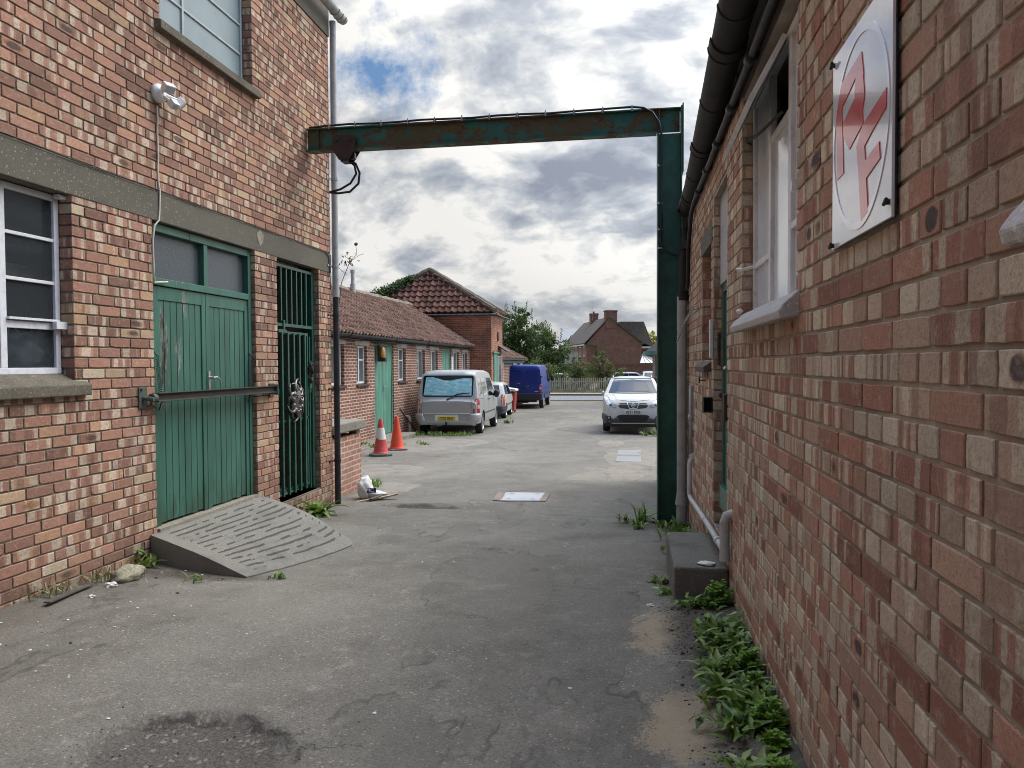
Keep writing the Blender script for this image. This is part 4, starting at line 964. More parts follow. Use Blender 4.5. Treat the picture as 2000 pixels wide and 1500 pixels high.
# green side door with whitened board over it
b = MB(); b.box(.645, .70, 4.865, 5.615, 2.07, 2.70); b.build('over_board', 'greyboard', RB, bevel=.003)
b = MB(); b.box(.66, .72, 4.865, 4.925, .32, 2.07); b.box(.66, .72, 5.555, 5.615, .32, 2.07); b.box(.66, .72, 4.925, 5.555, 2.01, 2.07); dfr = b.build('door_frame', 'green', RB, bevel=.003)
b = MB(); 
for k in range(5): y0 = 4.93 + k * .125; b.box(.675, .70, y0 + .003, y0 + .122, .33, 2.005)
b.box(.70, .72, 4.93, 5.555, .33, 2.005); b.box(.635, .675, 4.93, 5.553, .46, .62); dr_ = b.build('door', 'green', RB, bevel=.003)
b = MB(); b.box(.58, .66, 4.83, 4.90, 1.13, 1.30); b.box(.59, .66, 4.93, 5.02, 1.17, 1.22); b.build('door_bolt', 'rust', dr_, bevel=.004)
b = MB(); b.tube([(.66, 4.95, 1.47), (.60, 4.93, 1.475), (.585, 4.86, 1.465), (.59, 4.80, 1.475)], .008, 6); b.build('hook', 'handle', dr_)
pts = [(.625 + .014 * math.cos(k * .9), 5.50 + .014 * math.sin(k * .9), 1.72 - .24 * k / 120) for k in range(121)]
b = MB(); b.tube(pts, .0035, 5); b.build('closer_spring', 'rust', dr_)
b = MB(); b.box(.605, .78, 4.86, 5.62, -.2, .32); b.build('door_step', 'stepconc', RB, bevel=.01)
# blocked narrow opening
b = MB(); b.box(.70, .72, 5.80, 6.50, 1.52, 2.40); b.build('blocked_opening', 'plainbrick', RB)
b = MB(); b.box(.595, .70, 5.72, 6.58, 2.402, 2.56); b.build('lintel', 'conc', RB, bevel=.004)
b = MB(); b.prism([(.70, 1.44), (.545, 1.43), (.54, 1.47), (.62, 1.525), (.70, 1.525)], 1, 5.78, 6.53); b.build('window_sill', 'timber', RB, bevel=.004)
# far green double door
b = MB(); b.box(.64, .70, 8.73, 8.80, -.3, 2.34)
for k in range(9): y0 = 8.80 + k * .14; b.box(.66, .70, y0 + .003, y0 + .137, -.3, 2.34)
b.box(.70, .72, 8.72, 10.1, -.35, 2.35); d2_ = b.build('door', 'greenfar', RB, bevel=.003)
b = MB(); b.tube([(.62, 9.3, 1.32), (.60, 9.3, 1.30), (.60, 9.3, 1.16)], .012, 6); b.build('handle', 'handle', d2_)
b = MB(); b.box(.60, .64, 9.25, 9.40, .95, 1.0); b.build('padlock', 'handle', d2_)
# wall conduits and pipes
b = MB(); pts = [(XR - .03, y, 2.965 + .004 * math.sin(y * 3)) for y in [k * .35 for k in range(0, 21)]] + [(XR - .03, 7.3, 2.93), (XR - .03, 7.6, 2.7), (XR - .03, 7.72, 2.3), (XR - .035, 7.8, 2.25)]
b.tube(pts, .020, 8)
for y in [k * .7 + .2 for k in range(10)]: b.tube([(XR - .03, y, 2.965), (XR - .03, y + .09, 2.965)], .030, 8)
tag(b.build('wall_conduit', 'cable', smooth=True), 'black jointed conduit running under the eaves above the workshop window', 'conduit')
b = MB(); b.tube([(.56, 7.02, .60), (.545, 6.98, .615), (.53, 6.95, .58), (.53, 6.93, .30), (.535, 6.85, .27), (.548, 5.6, .33), (.555, 4.66, .36)], .021, 10)
b.tube([(.545, 5.75, .318), (.546, 5.68, .322)], .027, 10); b.tube([(.553, 4.95, .352), (.554, 4.88, .355)], .027, 10)
b.tube([(.56, 4.62, .30), (.56, 4.62, .54)], .030, 12); b.tube([(.56, 4.62, .53), (.572, 4.615, .575), (.61, 4.61, .59)], .030, 12)
tag(b.build('waste_pipe', 'wastepipe', auto=50), 'grey plastic waste pipe falling along the foot of the right wall', 'pipe')
b = MB(); b.tube([(.575, 7.4, 1.28), (.575, 7.4, .62)], .018, 8); b.tube([(.575, 7.4, 1.0), (.575, 7.4, .94)], .026, 8)
tag(b.build('steel_conduit', 'pipegrey', smooth=True), 'short grey steel conduit beside the grey down pipe', 'conduit')
mb_ = tag(empty('wall_box', (.585, 5.70, 1.19)), 'small brown open-fronted metal box fixed beside the green side door', 'box')
b = MB(); t_ = .007; b.box(-.055, .012, -.06, .06, .05, .057); b.box(-.055, .012, -.06, .06, -.057, -.05); b.box(-.055, -.048, -.06, .06, -.05, .05); b.box(.005, .012, -.06, .06, -.05, .05); b.build('housing', 'rust', mb_, bevel=.003)
b = MB(); b.box(-.047, .004, .04, .055, -.05, .05); b.build('back', 'dark', mb_)
b = MB(); b.box(-.02, .0, -.035, .035, -.14, .14); b.box(-.022, -.018, -.012, .012, .05, .09); b.box(-.022, -.018, -.012, .012, -.1, -.06)
tag(b.build('number_plate', 'white', bevel=.002, loc=(.595, 5.66, 1.68)), 'slim upright white plate between the blocked opening and the side door', 'plate')
b = MB(); b.tube([(.60, 6.2, 1.36), (.55, 6.2, 1.36)], .005, 5); b.tube([(.55, 6.2, 1.335), (.55, 6.2, 1.385)], .006, 5); tag(b.build('coat_hook', 'rust'), 'tiny iron hook in the brickwork left of the metal box', 'hook')
b = MB(); b.tube([(.60, 6.8, 2.0), (.56, 6.82, 2.01), (.50, 7.1, 1.9), (.45, 7.35, 1.72)], .007, 6); b.tube([(.60, 6.84, 1.99), (.55, 6.86, 1.98), (.49, 7.15, 1.86), (.44, 7.38, 1.70)], .006, 6)
tag(b.build('loose_wires', 'pipegrey', smooth=True), 'grey loose wires sticking out of the wall above the down pipe', 'wire')
# sign
MT['signwhite'] = simple('signwhite', (.74, .75, .77), .16, var=.03, coat=.6, dirt=(.4, .4, .4), dirtamt=.25, dscale=9)
MT['signred'] = simple('signred', (.62, .045, .04), .2, var=.06, coat=.5)
MT['signring'] = simple('signring', (.85, .85, .86), .15, var=.02, coat=.8)
sg = tag(empty('wall_sign', (.585, 2.05, 2.10)), 'white panel with a red monogram inside a white ring, bolted to the right wall', 'sign')
b = MB(); b.box(-.004, .003, -.25, .25, -.272, .278); b.build('panel', 'signwhite', sg, bevel=.001)
b = MB(); b.box(.0032, .006, -.252, .252, -.274, .280); b.build('backing', 'black', sg)
b = MB()
for k in range(64):
    a0, a1 = 2 * math.pi * k / 64, 2 * math.pi * (k + 1) / 64; ro, ri = .238, .226
    wob = lambda a: .004 * math.sin(a * 3 + 1)
    P_ = [(ro * math.cos(a0), (ro + .016 + wob(a0)) * math.sin(a0)), (ro * math.cos(a1), (ro + .016 + wob(a1)) * math.sin(a1)), (ri * math.cos(a1), (ri + .010) * math.sin(a1)), (ri * math.cos(a0), (ri + .010) * math.sin(a0))]
    b.prism(P_, 0, -.0062, -.0042)
b.build('ring', 'signring', sg)
for q in ([(2.259, 2.229), (2.247, 2.018), (2.181, 2.021), (2.201, 2.205), (2.235, 2.225)], [(2.025, 2.289), (2.006, 2.224), (2.072, 2.243), (2.201, 2.205), (2.235, 2.225), (2.231, 2.272)],
          [(2.025, 2.289), (1.999, 2.177), (2.01, 2.145), (2.059, 2.137), (2.083, 2.207), (2.072, 2.243)], [(1.999, 2.165), (2.012, 2.142), (2.009, 2.103), (2.128, 2.071), (2.181, 2.12), (2.190, 2.16), (2.083, 2.19)],
          [(1.835, 2.130), (1.834, 2.086), (1.936, 2.061), (1.996, 2.042), (2.061, 2.061), (2.009, 2.10)], [(2.062, 2.061), (1.996, 2.047), (1.963, 1.871), (2.018, 1.858), (2.045, 1.994)], [(1.883, 2.021), (1.875, 1.98), (1.985, 1.957), (1.995, 2.003)]):
    k_ = 'monogram'
    if q[0] == (2.259, 2.229): MONO = MB()
    MONO.prism([(y - 2.05, z - 2.10) for y, z in q], 0, -.0060 - .0003 * len(MONO.f) / 30, -.0042)
MONO.build('monogram', 'signred', sg)
for (y_, z_) in ((.235, .255), (.235, -.262), (-.235, -.235), (-.22, .262)):
    b = MB(); b.tube([(.012, y_, z_), (-.012, y_, z_)], .007, 8); b.tube([(-.012, y_ + .012, z_ - .004), (-.014, y_ - .012, z_ + .004)], .0045, 6); b.build('bolt', 'black', sg)
# concrete step
b = MB(); b.box(.265, .598, 4.72, 5.72, -.2, .225); tag(b.build('concrete_step', 'stepconc', bevel=.014), 'mossy concrete block step in front of the green side door', 'step')
b = MB(); b.blob((.47, 4.80, .235), .03, (1.8, 1.6, .25), 12, 8, .6, 3, 4); tag(b.build('paper_scrap', 'paper', smooth=True), 'wet scrap of white paper stuck on the edge of the concrete step', 'litter')

# ================================================================ GANTRY
GY = 8.30
gt = tag(empty('steel_gantry', (.41, GY, -.25)), 'green painted steel gantry: rolled column and flaking beam spanning the yard', 'gantry'); gt.location = (0, 0, 0)
b = MB(); x0, x1 = -3.74, .545; zb, zt = 3.99, 4.255; h_ = .062
b.box(x0, x1, GY - h_, GY + h_, zt - .014, zt); b.box(x0, .28, GY - h_, GY + h_, zb, zb + .014); b.box(x0 + .001, x1 - .02, GY - .005, GY + .005, zb + .014, zt - .014)
b.box(.30, .312, GY - h_ + .002, GY + h_ - .002, zb + .014, zt - .014); b.box(-3.60, -3.592, GY - .055, GY + .055, zb + .014, zt - .014)
b.build('beam', 'beamgreen', gt, bevel=.002)
b = MB()
b.box(.283, .297, GY - .12, GY + .10, -.26, zb - .002); b.box(.531, .545, GY - .12, GY + .10, -.26, zt - .002)
b.box(.297, .531, GY - .018, GY - .006, -.26, zb - .002)
b.build('column', 'steelgreen', gt, bevel=.002)
b = MB(); b.box(.546, .560, GY - .13, GY + .11, 3.55, zt + .02); b.build('end_plate', 'steelgreen', gt, bevel=.002)
b = MB(); b.box(.20, .60, GY - .16, GY + .14, -.275, -.255); bp = b.build('base_plate', 'rust', gt)
for x_, y_ in ((.24, GY - .12), (.24, GY + .1), (.575, GY - .12)):
    b = MB(); b.lathe([(0, .03), (.02, .03), (.02, 0)], 6, Matrix.Translation((x_, y_, -.255))); b.build('bolt', 'rust', bp)
b = MB(); b.box(.561, .70, GY - .05, GY + .05, 2.76, 2.775); b.box(.561, .70, GY - .05, GY + .05, 2.905, 2.92); b.box(.561, .70, GY - .006, GY + .006, 2.775, 2.905); b.build('wall_bracket', 'steelgreen', gt)
b = MB(); b.box(-.02, .262, 7.9, 8.55, -.45, -.235); b.box(.262, .58, 7.95, 8.55, -.45, -.277); tag(b.build('concrete_plinth', 'rampconc', bevel=.02), 'low cracked concrete pad around the foot of the steel column', 'plinth')
# trolley
tr = tag(empty('hoist_trolley', (-3.27, GY, 3.99)), 'dark rusty hoist trolley hanging on the left end of the green beam', 'trolley')
for s_ in (-1, 1):
    b = MB(); b.prism([(-.10, .125), (-.06, .14), (.06, .14), (.10, .125), (.105, .0), (.045, -.10), (-.045, -.10), (-.105, .0)], 1, s_ * .070, s_ * .082); b.build('side_plate', 'rust', tr, bevel=.002)
    for x_ in (-.062, .062):
        b = MB(); b.lathe([(0, 0), (.042, 0), (.042, .028), (.03, .03), (0, .03)], 20, Matrix.Translation((x_, s_ * .040, .09)) @ Matrix.Rotation(R(-90 * s_), 4, 'X')); b.lathe([(0, .0), (.016, .0), (.016, .02), (0, .02)], 8, Matrix.Translation((x_, s_ * .082, .09)) @ Matrix.Rotation(R(-90 * s_), 4, 'X')); b.build('wheel', 'rust', tr, auto=40)
b = MB(); b.box(-.035, .035, -.07, .07, -.115, -.06); b.box(.03, .085, -.03, .03, -.085, -.02); b.build('cross_block', 'black', tr, bevel=.004)
b = MB(); 
b.tube([(.03, 0, -.09), (.09, -.01, -.13), (.125, -.01, -.22), (.11, 0, -.32), (.03, 0, -.395), (-.08, 0, -.405), (-.16, .0, -.392)], .011, 8)
b.tube([(.02, .02, -.09), (.07, .02, -.14), (.085, .02, -.22), (.03, .02, -.31), (-.06, .01, -.365), (-.16, .0, -.392)], .011, 8); b.build('cable_loop', 'cable', tr, smooth=True)
tr.scale = (1.32, 1.0, 1.2)
# power cable with clips
pc = tag(empty('power_cable', (0, 0, 0)), 'thick black power cable clipped along the beam and down the column', 'cable')
pts = [(-3.70, GY - .05, 4.262)] + [(-3.5 + k * .29, GY - .052, 4.275 + .006 * math.sin(k * 1.9)) for k in range(12)] + [(.02, GY - .055, 4.285), (.14, GY - .07, 4.262), (.23, GY - .10, 4.20), (.30, GY - .135, 4.08), (.325, GY - .14, 3.95)] + \
      [(.322 + .003 * math.sin(k * 2.3), GY - .135, 3.8 - k * .22) for k in range(5)] + [(.315, GY - .14, 2.80), (.35, GY - .16, 2.72), (.42, GY - .17, 2.665), (.52, GY - .15, 2.65), (.58, GY - .2, 2.64)]
b = MB(); b.tube(pts, .013, 8); b.build('sheath', 'cable', pc, smooth=True)
for k in range(12):
    x = -3.45 + k * .315; b = MB(); b.box(x - .016, x + .016, GY - .067, GY - .030, 4.256, 4.262); b.box(x - .006, x + .006, GY - .070, GY - .064, 4.235, 4.30); b.build('clip', 'tin', pc)
for z_ in (3.62, 3.22, 2.94, 2.74):
    b = MB(); b.box(.277, .300, GY - .135, GY - .118, z_ - .012, z_ + .012); b.box(.30, .34, GY - .128, GY - .120, z_ - .006, z_ + .006); b.build('clip', 'tin', pc)

# ================================================================ YARD: covers, cones, patches
MT['cover1'] = speckled('galvcover', (.52, .53, .54), (.62, .62, .62), (.40, .41, .42), 50, .5, .3, (.3, .3, .29), .4)
MT['cover2'] = speckled('greycover', (.26, .265, .26), (.34, .34, .33), (.19, .19, .19), 50, .6, .3, (.16, .16, .15), .4)
def flat(name, mat, poly, th=.012, up=.004, rim=None):
    b = MB()
    P_ = [(x, y, ground_h(x, y)) for x, y in poly]; zc = max(p[2] for p in P_); n = len(P_)
    b.v += [(x, y, z + up) for x, y, z in P_] + [(x, y, z - .03) for x, y, z in P_]
    b.face(tuple(range(n)))
    for i in range(n): j = (i + 1) % n; b.face((i, n + i, n + j, j))
    return b.build(name, mat)
mh = tag(empty('manhole_cover', (0, 0, 0)), 'pale rectangular metal manhole cover nearest in the middle of the yard', 'manhole cover')
o = flat('cover_plate', 'cover1', [(-1.69, 9.56), (-1.19, 9.56), (-1.19, 10.18), (-1.73, 10.18)], up=.014); o.parent = mh
MT['pinkmortar'] = speckled('pinkmortar', (.36, .28, .22), (.5, .42, .34), (.24, .18, .14), 60, .95, .6)
for q in ([(-1.80, 9.56), (-1.70, 9.56), (-1.74, 10.18), (-1.83, 10.18)], [(-1.18, 9.56), (-1.10, 9.56), (-1.10, 10.18), (-1.18, 10.18)]):
    o = flat('cover_surround', 'pinkmortar', q, up=.010); o.parent = mh
for x_, y_ in ((-1.60, 9.66), (-1.28, 9.66), (-1.62, 10.08), (-1.27, 10.08)):
    b = MB(); z_ = ground_h(x_, y_) + .0155; b.box(x_ - .03, x_ + .03, y_ - .012, y_ + .012, z_, z_ + .002); b.build('lifting_slot', 'rust', mh)
b = MB(); z_ = ground_h(-1.45, 9.87) + .010
for q in ((-1.70, -1.685), (-1.195, -1.18)): b.box(q[0], q[1], 9.545, 10.19, z_ - .01, z_ + .007)
b.box(-1.685, -1.195, 9.545, 9.56, z_ - .01, z_ + .007); b.build('cover_frame', 'tin', mh)
mh2 = tag(empty('twin_cover', (0, 0, 0)), 'pair of grey drain cover slabs set in broken concrete on the right', 'manhole cover')
for q in ([(-.29, 14.3), (.19, 14.3), (.20, 15.25), (-.28, 15.25)], [(-.28, 15.55), (.20, 15.55), (.21, 16.6), (-.28, 16.6)]):
    o = flat('cover_plate', 'cover2', q, up=.018); o.parent = mh2
def ragged(name, mat, cx, cy, rx, ry, seed, up=.006, n=60, amp=.3, label=None):
    b = MB(); pts = []
    for k in range(n):
        a = 2 * math.pi * k / n; q = 1 + amp * noise.noise(Vector((math.cos(a) * 1.8, math.sin(a) * 1.8, seed))) + .10 * noise.noise(Vector((math.cos(a) * 7, math.sin(a) * 7, seed)))
        pts.append((cx + rx * q * math.cos(a), cy + ry * q * math.sin(a)))
    rings = 6; b.v.append((cx, cy, ground_h(cx, cy) + up))
    for r_ in range(1, rings + 1):
        for (x, y) in pts:
            X_, Y_ = cx + (x - cx) * r_ / rings, cy + (y - cy) * r_ / rings; b.v.append((X_, Y_, ground_h(X_, Y_) + up * (1 if r_ < rings else -.6)))
    for k in range(n):
        b.face((0, 1 + k, 1 + (k + 1) % n))
        for r_ in range(rings - 1): A = 1 + r_ * n; b.face((A + k, A + n + k, A + n + (k + 1) % n, A + (k + 1) % n))
    return struct(b.build(name, mat, smooth=True))
MT['patch2'] = speckled('worn_concrete', (.27, .24, .195), (.42, .38, .31), (.17, .15, .125), 45, .95, .9, (.13, .12, .1), .8)
ragged('concrete_patch', 'patch2', .02, 15.6, .62, 1.9, 3, .012); ragged('concrete_patch', 'patch2', -.12, 12.7, .42, 1.0, 6, .012)
ragged('concrete_patch', 'patch2', -.5, 18.6, .38, .9, 8, .008)
ragged('concrete_apron', 'patch2', -5.0, 17.6, 1.35, 2.3, 11, .022, amp=.45); ragged('concrete_apron', 'patch2', -4.35, 12.5, .8, .8, 5, .012, amp=.6)
ragged('concrete_apron', 'patch2', -3.55, 10.4, .42, .55, 15, .012, amp=.6)
b = MB(); b.box(-6.6, -5.9, 15.6, 19.9, -.6, -.375); o = b.build('threshold_slab', 'patch2', bevel=.02); struct(o)

def cone(name, x, y, label, basecol, sleeve, rz=0):
    c = tag(empty(name, (x, y, ground_h(x, y) + .01), rz), label, 'traffic cone', 'traffic cones outside the sea green door')
    b = MB()
    b.prism([(-.24, -.13), (-.13, -.24), (.13, -.24), (.24, -.13), (.24, .13), (.13, .24), (-.13, .24), (-.24, .13)] if sleeve else rr(-.21, -.21, .21, .21, .05), 2, 0, .045); b.build('base', basecol, c, bevel=.012)
    b = MB(); H = .76
    def rc(z): return .155 - (z - .045) / (H - .045) * .118
    b.lathe([(.185, .045), (.18, .06), (.160, .066), (rc(.09), .09), (rc(.30), .30), (rc(.36), .36)], 28); b.lathe([(rc(.36), .36), (rc(.62), .62)], 28) if not sleeve else None
    b.lathe([(rc(.62), .62), (rc(.74), .74), (.03, H), (.024, H), (.02, .7)], 28)
    if sleeve: b.lathe([(rc(.36), .36), (rc(.62), .62)], 28)
    b.build('cone_body', 'conered' if sleeve else 'coneorange', c, auto=40)
    if sleeve:
        b = MB(); n = 28; base = 0
        for k in range(n):
            a = 2 * math.pi * k / n
            lo = .345 + .045 * math.cos(a - 2.6); lo = max(.33, lo); hi = .575
            for z_ in (lo, (lo + hi) / 2, hi): r0 = rc(z_) + .004; b.v.append((r0 * math.cos(a), r0 * math.sin(a), z_))
        for k in range(n):
            l = (k + 1) % n
            for q in range(2): b.face((k * 3 + q, l * 3 + q, l * 3 + q + 1, k * 3 + q + 1))
        b.build('reflective_sleeve', 'conewhite', c, smooth=True)
    return c
MT['conered'] = simple('fadedred', (.52, .055, .045), .5, var=.15, dirt=(.4, .2, .18), dirtamt=.3, dscale=10)
MT['coneorange'] = simple('orangered', (.72, .075, .03), .42, var=.12, dirt=(.3, .1, .06), dirtamt=.4, dscale=12)
MT['conewhite'] = simple('dirtywhite', (.66, .64, .60), .55, var=.12, dirt=(.45, .3, .25), dirtamt=.3)
MT['conebaseg'] = simple('greenrubber', (.10, .17, .13), .8, var=.2); MT['conebasek'] = simple('greyrubber', (.16, .16, .155), .8, var=.2)
cone('traffic_cone', -5.18, 14.9, 'faded red traffic cone with a white sleeve on a green base', 'conebaseg', True, .3)
cone('traffic_cone', -5.17, 15.95, 'all orange traffic cone behind the one with the white sleeve', 'conebasek', False, .5)

# ================================================================ pantile roofs
def pantiles(parent, O, A, U, N, LA, LU, tw, tc, mat, name='roof', keep=None, amp=.045, sag=0, lip=.055):
    O, A, U, N = map(Vector, (O, A, U, N)); A.normalize(); U.normalize(); N.normalize(); b = MB(); rn = random.Random(5)
    nt = int(LA / tw); nc = int(math.ceil(LU / tc)); ns = 7
    flip = A.cross(U).dot(N) < 0
    prof = []
    for k in range(ns + 1):
        s = k / ns
        h = amp * (math.sin(math.pi * min(1, s / .42)) ** .8 if s < .42 else -.55 * math.sin(math.pi * (s - .42) / .58)); prof.append((s, h))
    for c in range(nc):
        for q in range(nt):
            s0, t0 = q * tw, c * tc; t1 = min(LU, t0 + tc + .03)
            if keep and not keep(s0 + tw / 2, t0 + tc / 2): continue
            b.c = (rn.random(), rn.random(), rn.random()); lift = rn.uniform(-.004, .006); base = len(b.v); dx = rn.uniform(-.006, .006)
            for t_, hh in ((t0, lip + lift), (t1, .004 + lift)):
                for s, h in prof:
                    g_ = sag * math.sin(math.pi * (s0 + s * tw) / LA) * (t_ / LU) + .02 * noise.noise(Vector((s0 * .5, t_ * .7, 3)))
                    b.v.append(tuple(O + A * (s0 + s * tw + dx) + U * t_ + N * (h + hh) - Vector((0, 0, 1)) * g_))
            for s, h in prof: g_ = sag * math.sin(math.pi * (s0 + s * tw) / LA) * (t0 / LU) + .02 * noise.noise(Vector((s0 * .5, t0 * .7, 3))); b.v.append(tuple(O + A * (s0 + s * tw + dx) + U * t0 + N * (h + .008 + lift) - Vector((0, 0, 1)) * g_))
            for k in range(ns):
                f_ = (base + k, base + k + 1, base + ns + 1 + k + 1, base + ns + 1 + k); b.face(f_[::-1] if flip else f_)
                f_ = (base + 2 * ns + 2 + k, base + 2 * ns + 3 + k, base + k + 1, base + k); b.face(f_[::-1] if flip else f_)
    return b.build(name, mat, parent, attr=True, smooth=False)

# ================================================================ LOW BUILDING (wall x = -6.5, y 12..29.8)
LW = tag(empty('low_brick_building', (0, 0, 0)), 'long low brick outbuilding with pantile roof, white windows and sea green doors', 'building')
XW = -6.5
wins = [(13.2, 14.2), (15.0, 16.23), (17.04, 17.75), (20.25, 20.95), (22.1, 23.0), (23.7, 24.6), (26.8, 27.75), (28.35, 29.2)]
doors = [(18.28, 19.82), (25.22, 26.45)]
ops = sorted([(a, c, 1.0, 1.97) for a, c in wins] + [(a, c, -.9, 2.05) for a, c in doors])
b = MB(); prev = 12.0
for a, c, za, zb in ops + [(29.8, 29.8, 0, 0)]:
    b.box(XW - .3, XW, prev, a, -.9, 2.12); prev = c
    if c > a:
        if za > 0: b.box(XW - .3, XW, a, c, -.9, za)
        b.box(XW - .3, XW, a, c, zb, 2.12)
b.box(-11.6, XW - .3, 12.0, 12.3, -.9, 2.12); b.box(-11.6, -11.4, 12.3, 29.7, -.9, 2.12)
b.prism([(-11.6, 2.12), (XW, 2.12), (-9, 3.86)], 1, 12.0, 12.25)
b.build('wall', 'lowbrick', LW)
for a, c in wins:
    b = MB(); b.box(XW - .28, XW + .012, a - .12, c + .12, 1.972, 2.118); b.build('lintel', 'lintelpale', LW, bevel=.004)
    w_ = c - a
    w = window_glazed(LW, XW - .08, a + .005, c - .005, 1.04, 1.968, [a + w_ * .45], [(1.62, a + w_ * .45, c - .05, .035)] if w_ < .8 else [(1.62, a + .05, a + w_ * .45, .03)], 'whitepaint', 'lowglass', .05, .05, .04)
    b = MB(); b.prism([(XW - .1, .985), (XW + .05, .97), (XW + .05, 1.0), (XW - .1, 1.04)], 1, a - .06, c + .06); b.build('tile_sill', 'pantile_plain' if 'pantile_plain' in MT else 'rust', LW)
    room(LW, XW - .31, XW - .9, a, c, 1.0, 2.0, 'room')
for k, (a, c) in enumerate(doors):
    b = MB(); b.box(XW - .10, XW - .03, a + .01, a + .07, -.4 if k == 0 else -.6, 2.045); b.box(XW - .10, XW - .03, c - .07, c - .01, -.4 if k == 0 else -.6, 2.045); b.box(XW - .10, XW - .03, a + .07, c - .07, 1.99, 2.045)
    nb = 12; w_ = (c - a - .16) / nb
    for q in range(nb): y0 = a + .08 + q * w_; b.box(XW - .11, XW - .05 + (.006 if q == nb // 2 else 0), y0 + .004, y0 + w_ - .004, -.36 if k == 0 else -.6, 1.985)
    b.box(XW - .13, XW - .11, a, c, -.5, 2.05)
    d_ = b.build('door', 'greenfar', LW, bevel=.003)
    b = MB(); b.box(XW - .045, XW - .035, a + .82, a + .85, .78, .98); b.tube([(XW - .03, a + .835, .91), (XW + .01, a + .835, .91), (XW + .012, a + .72, .90)], .011, 6); b.build('handle', 'handle', d_)
# roof slopes: eaves x=-6.28 z=2.2, ridge x=-9 z=3.95
e = Vector((-6.26, 12, 2.21)); rdg = Vector((-9.0, 12, 3.93)); U_ = (rdg - e); N_ = Vector((0, 1, 0)).cross(U_).normalized(); N_ = N_ if N_.z > 0 else -N_
pantiles(LW, e, (0, 1, 0), U_, N_, 17.75, U_.length, .215, .29, 'pantile', sag=.05)
b = MB(); b.hexa([(-9, 12, 3.80), (-9, 29.8, 3.80), (-6.35, 29.8, 2.12), (-6.35, 12, 2.12), (-9, 12, 3.86), (-9, 29.8, 3.86), (-6.35, 29.8, 2.18), (-6.35, 12, 2.18)]); b.hexa([(-11.8, 12, 2.1), (-11.8, 29.8, 2.1), (-9, 29.8, 3.82), (-9, 12, 3.82), (-11.8, 12, 2.2), (-11.8, 29.8, 2.2), (-9, 29.8, 3.92), (-9, 12, 3.92)]); b.build('roof_deck', 'felt', LW)
b = MB(); pts = [(-9.0, 12 + k * .445, 3.95 - .05 * math.sin(math.pi * k / 40) + .012 * math.sin(k * 2.3)) for k in range(41)]; b.tube(pts, .105, 8, rs=[.105 + .012 * (k % 2) for k in range(41)]); b.build('ridge_tiles', 'ridge', LW)
b = MB()
for k in range(10):
    a0, a1 = math.pi * k / 10, math.pi * (k + 1) / 10; q = [(-6.24 + r_ * math.cos(a_), 2.20 - r_ * math.sin(a_)) for r_, a_ in ((.06, a0), (.06, a1), (.055, a1), (.055, a0))]; b.prism(q, 1, 12, 29.3)
for y_ in (15.9, 19.2, 22.4, 25.8, 28.5): b.tube([(-6.24 + .066 * math.cos(math.pi * k / 8), y_, 2.20 - .066 * math.sin(math.pi * k / 8)) for k in range(9)], .012, 6)
b.build('gutter', 'pipeblack', LW, auto=40)
b = MB(); b.tube([(-6.42, y, 2.09 + .012 * math.sin(y * 2.2)) for y in [13 + k * .6 for k in range(28)]], .012, 6); b.tube([(-6.46, 18.0, 2.08), (-6.44, 18.9, 1.97), (-6.46, 19.95, 2.06)], .010, 5)
tag(b.build('eaves_cable', 'cable', smooth=True), 'black cable strung under the gutter of the low outbuilding', 'cable')
b = MB(); b.tube([(-8.85, 22.9, 3.8), (-8.85, 22.9, 4.1)], .085, 12); b.tube([(-8.85, 22.9, 4.1), (-8.85, 22.9, 4.52)], .062, 12); b.tube([(-8.85, 22.9, 4.46), (-8.85, 22.9, 4.56)], .075, 12); tag(b.build('flue_pipe', 'pipegrey', auto=40), 'slim grey flue pipe standing up from the ridge of the pantile roof', 'flue')
# wispy sucker beyond the corner
b = MB(); rn = random.Random(3)
bs = Vector((-7.4, 19, 4.3)); b.tube([(-7.75, 19, 3.0), (-7.66, 19, 3.7), (-7.42, 19, 4.25), (-7.22, 19, 4.45), (-7.24, 19, 4.70)], .010, 5, rs=[.010, .010, .009, .007, .004]); b.tube([(-7.42, 19, 4.25), (-7.16, 19, 4.42), (-7.02, 19, 4.46)], .005, 5); b.tube([(-7.5, 19, 3.9), (-7.9, 19, 4.25)], .007, 5)
b.blob((-7.24, 19, 4.72), .05, (1, 1, .9), 8, 6, .5)
for k in range(28):
    p_ = Vector((-7.42 + rn.gauss(0, .13), 19 + rn.gauss(0, .1), 4.28 + rn.gauss(0, .10))); q = Vector((rn.gauss(0, 1), rn.gauss(0, 1), rn.gauss(0, 1))).normalized() * .07; r_ = q.orthogonal().normalized() * .018; b.poly([p_ - q, p_ + r_, p_ + q, p_ - r_])
tag(b.build('withered_shoot', 'bark'), 'withered wispy shoot showing above the roof beside the drain pipe', 'plant')
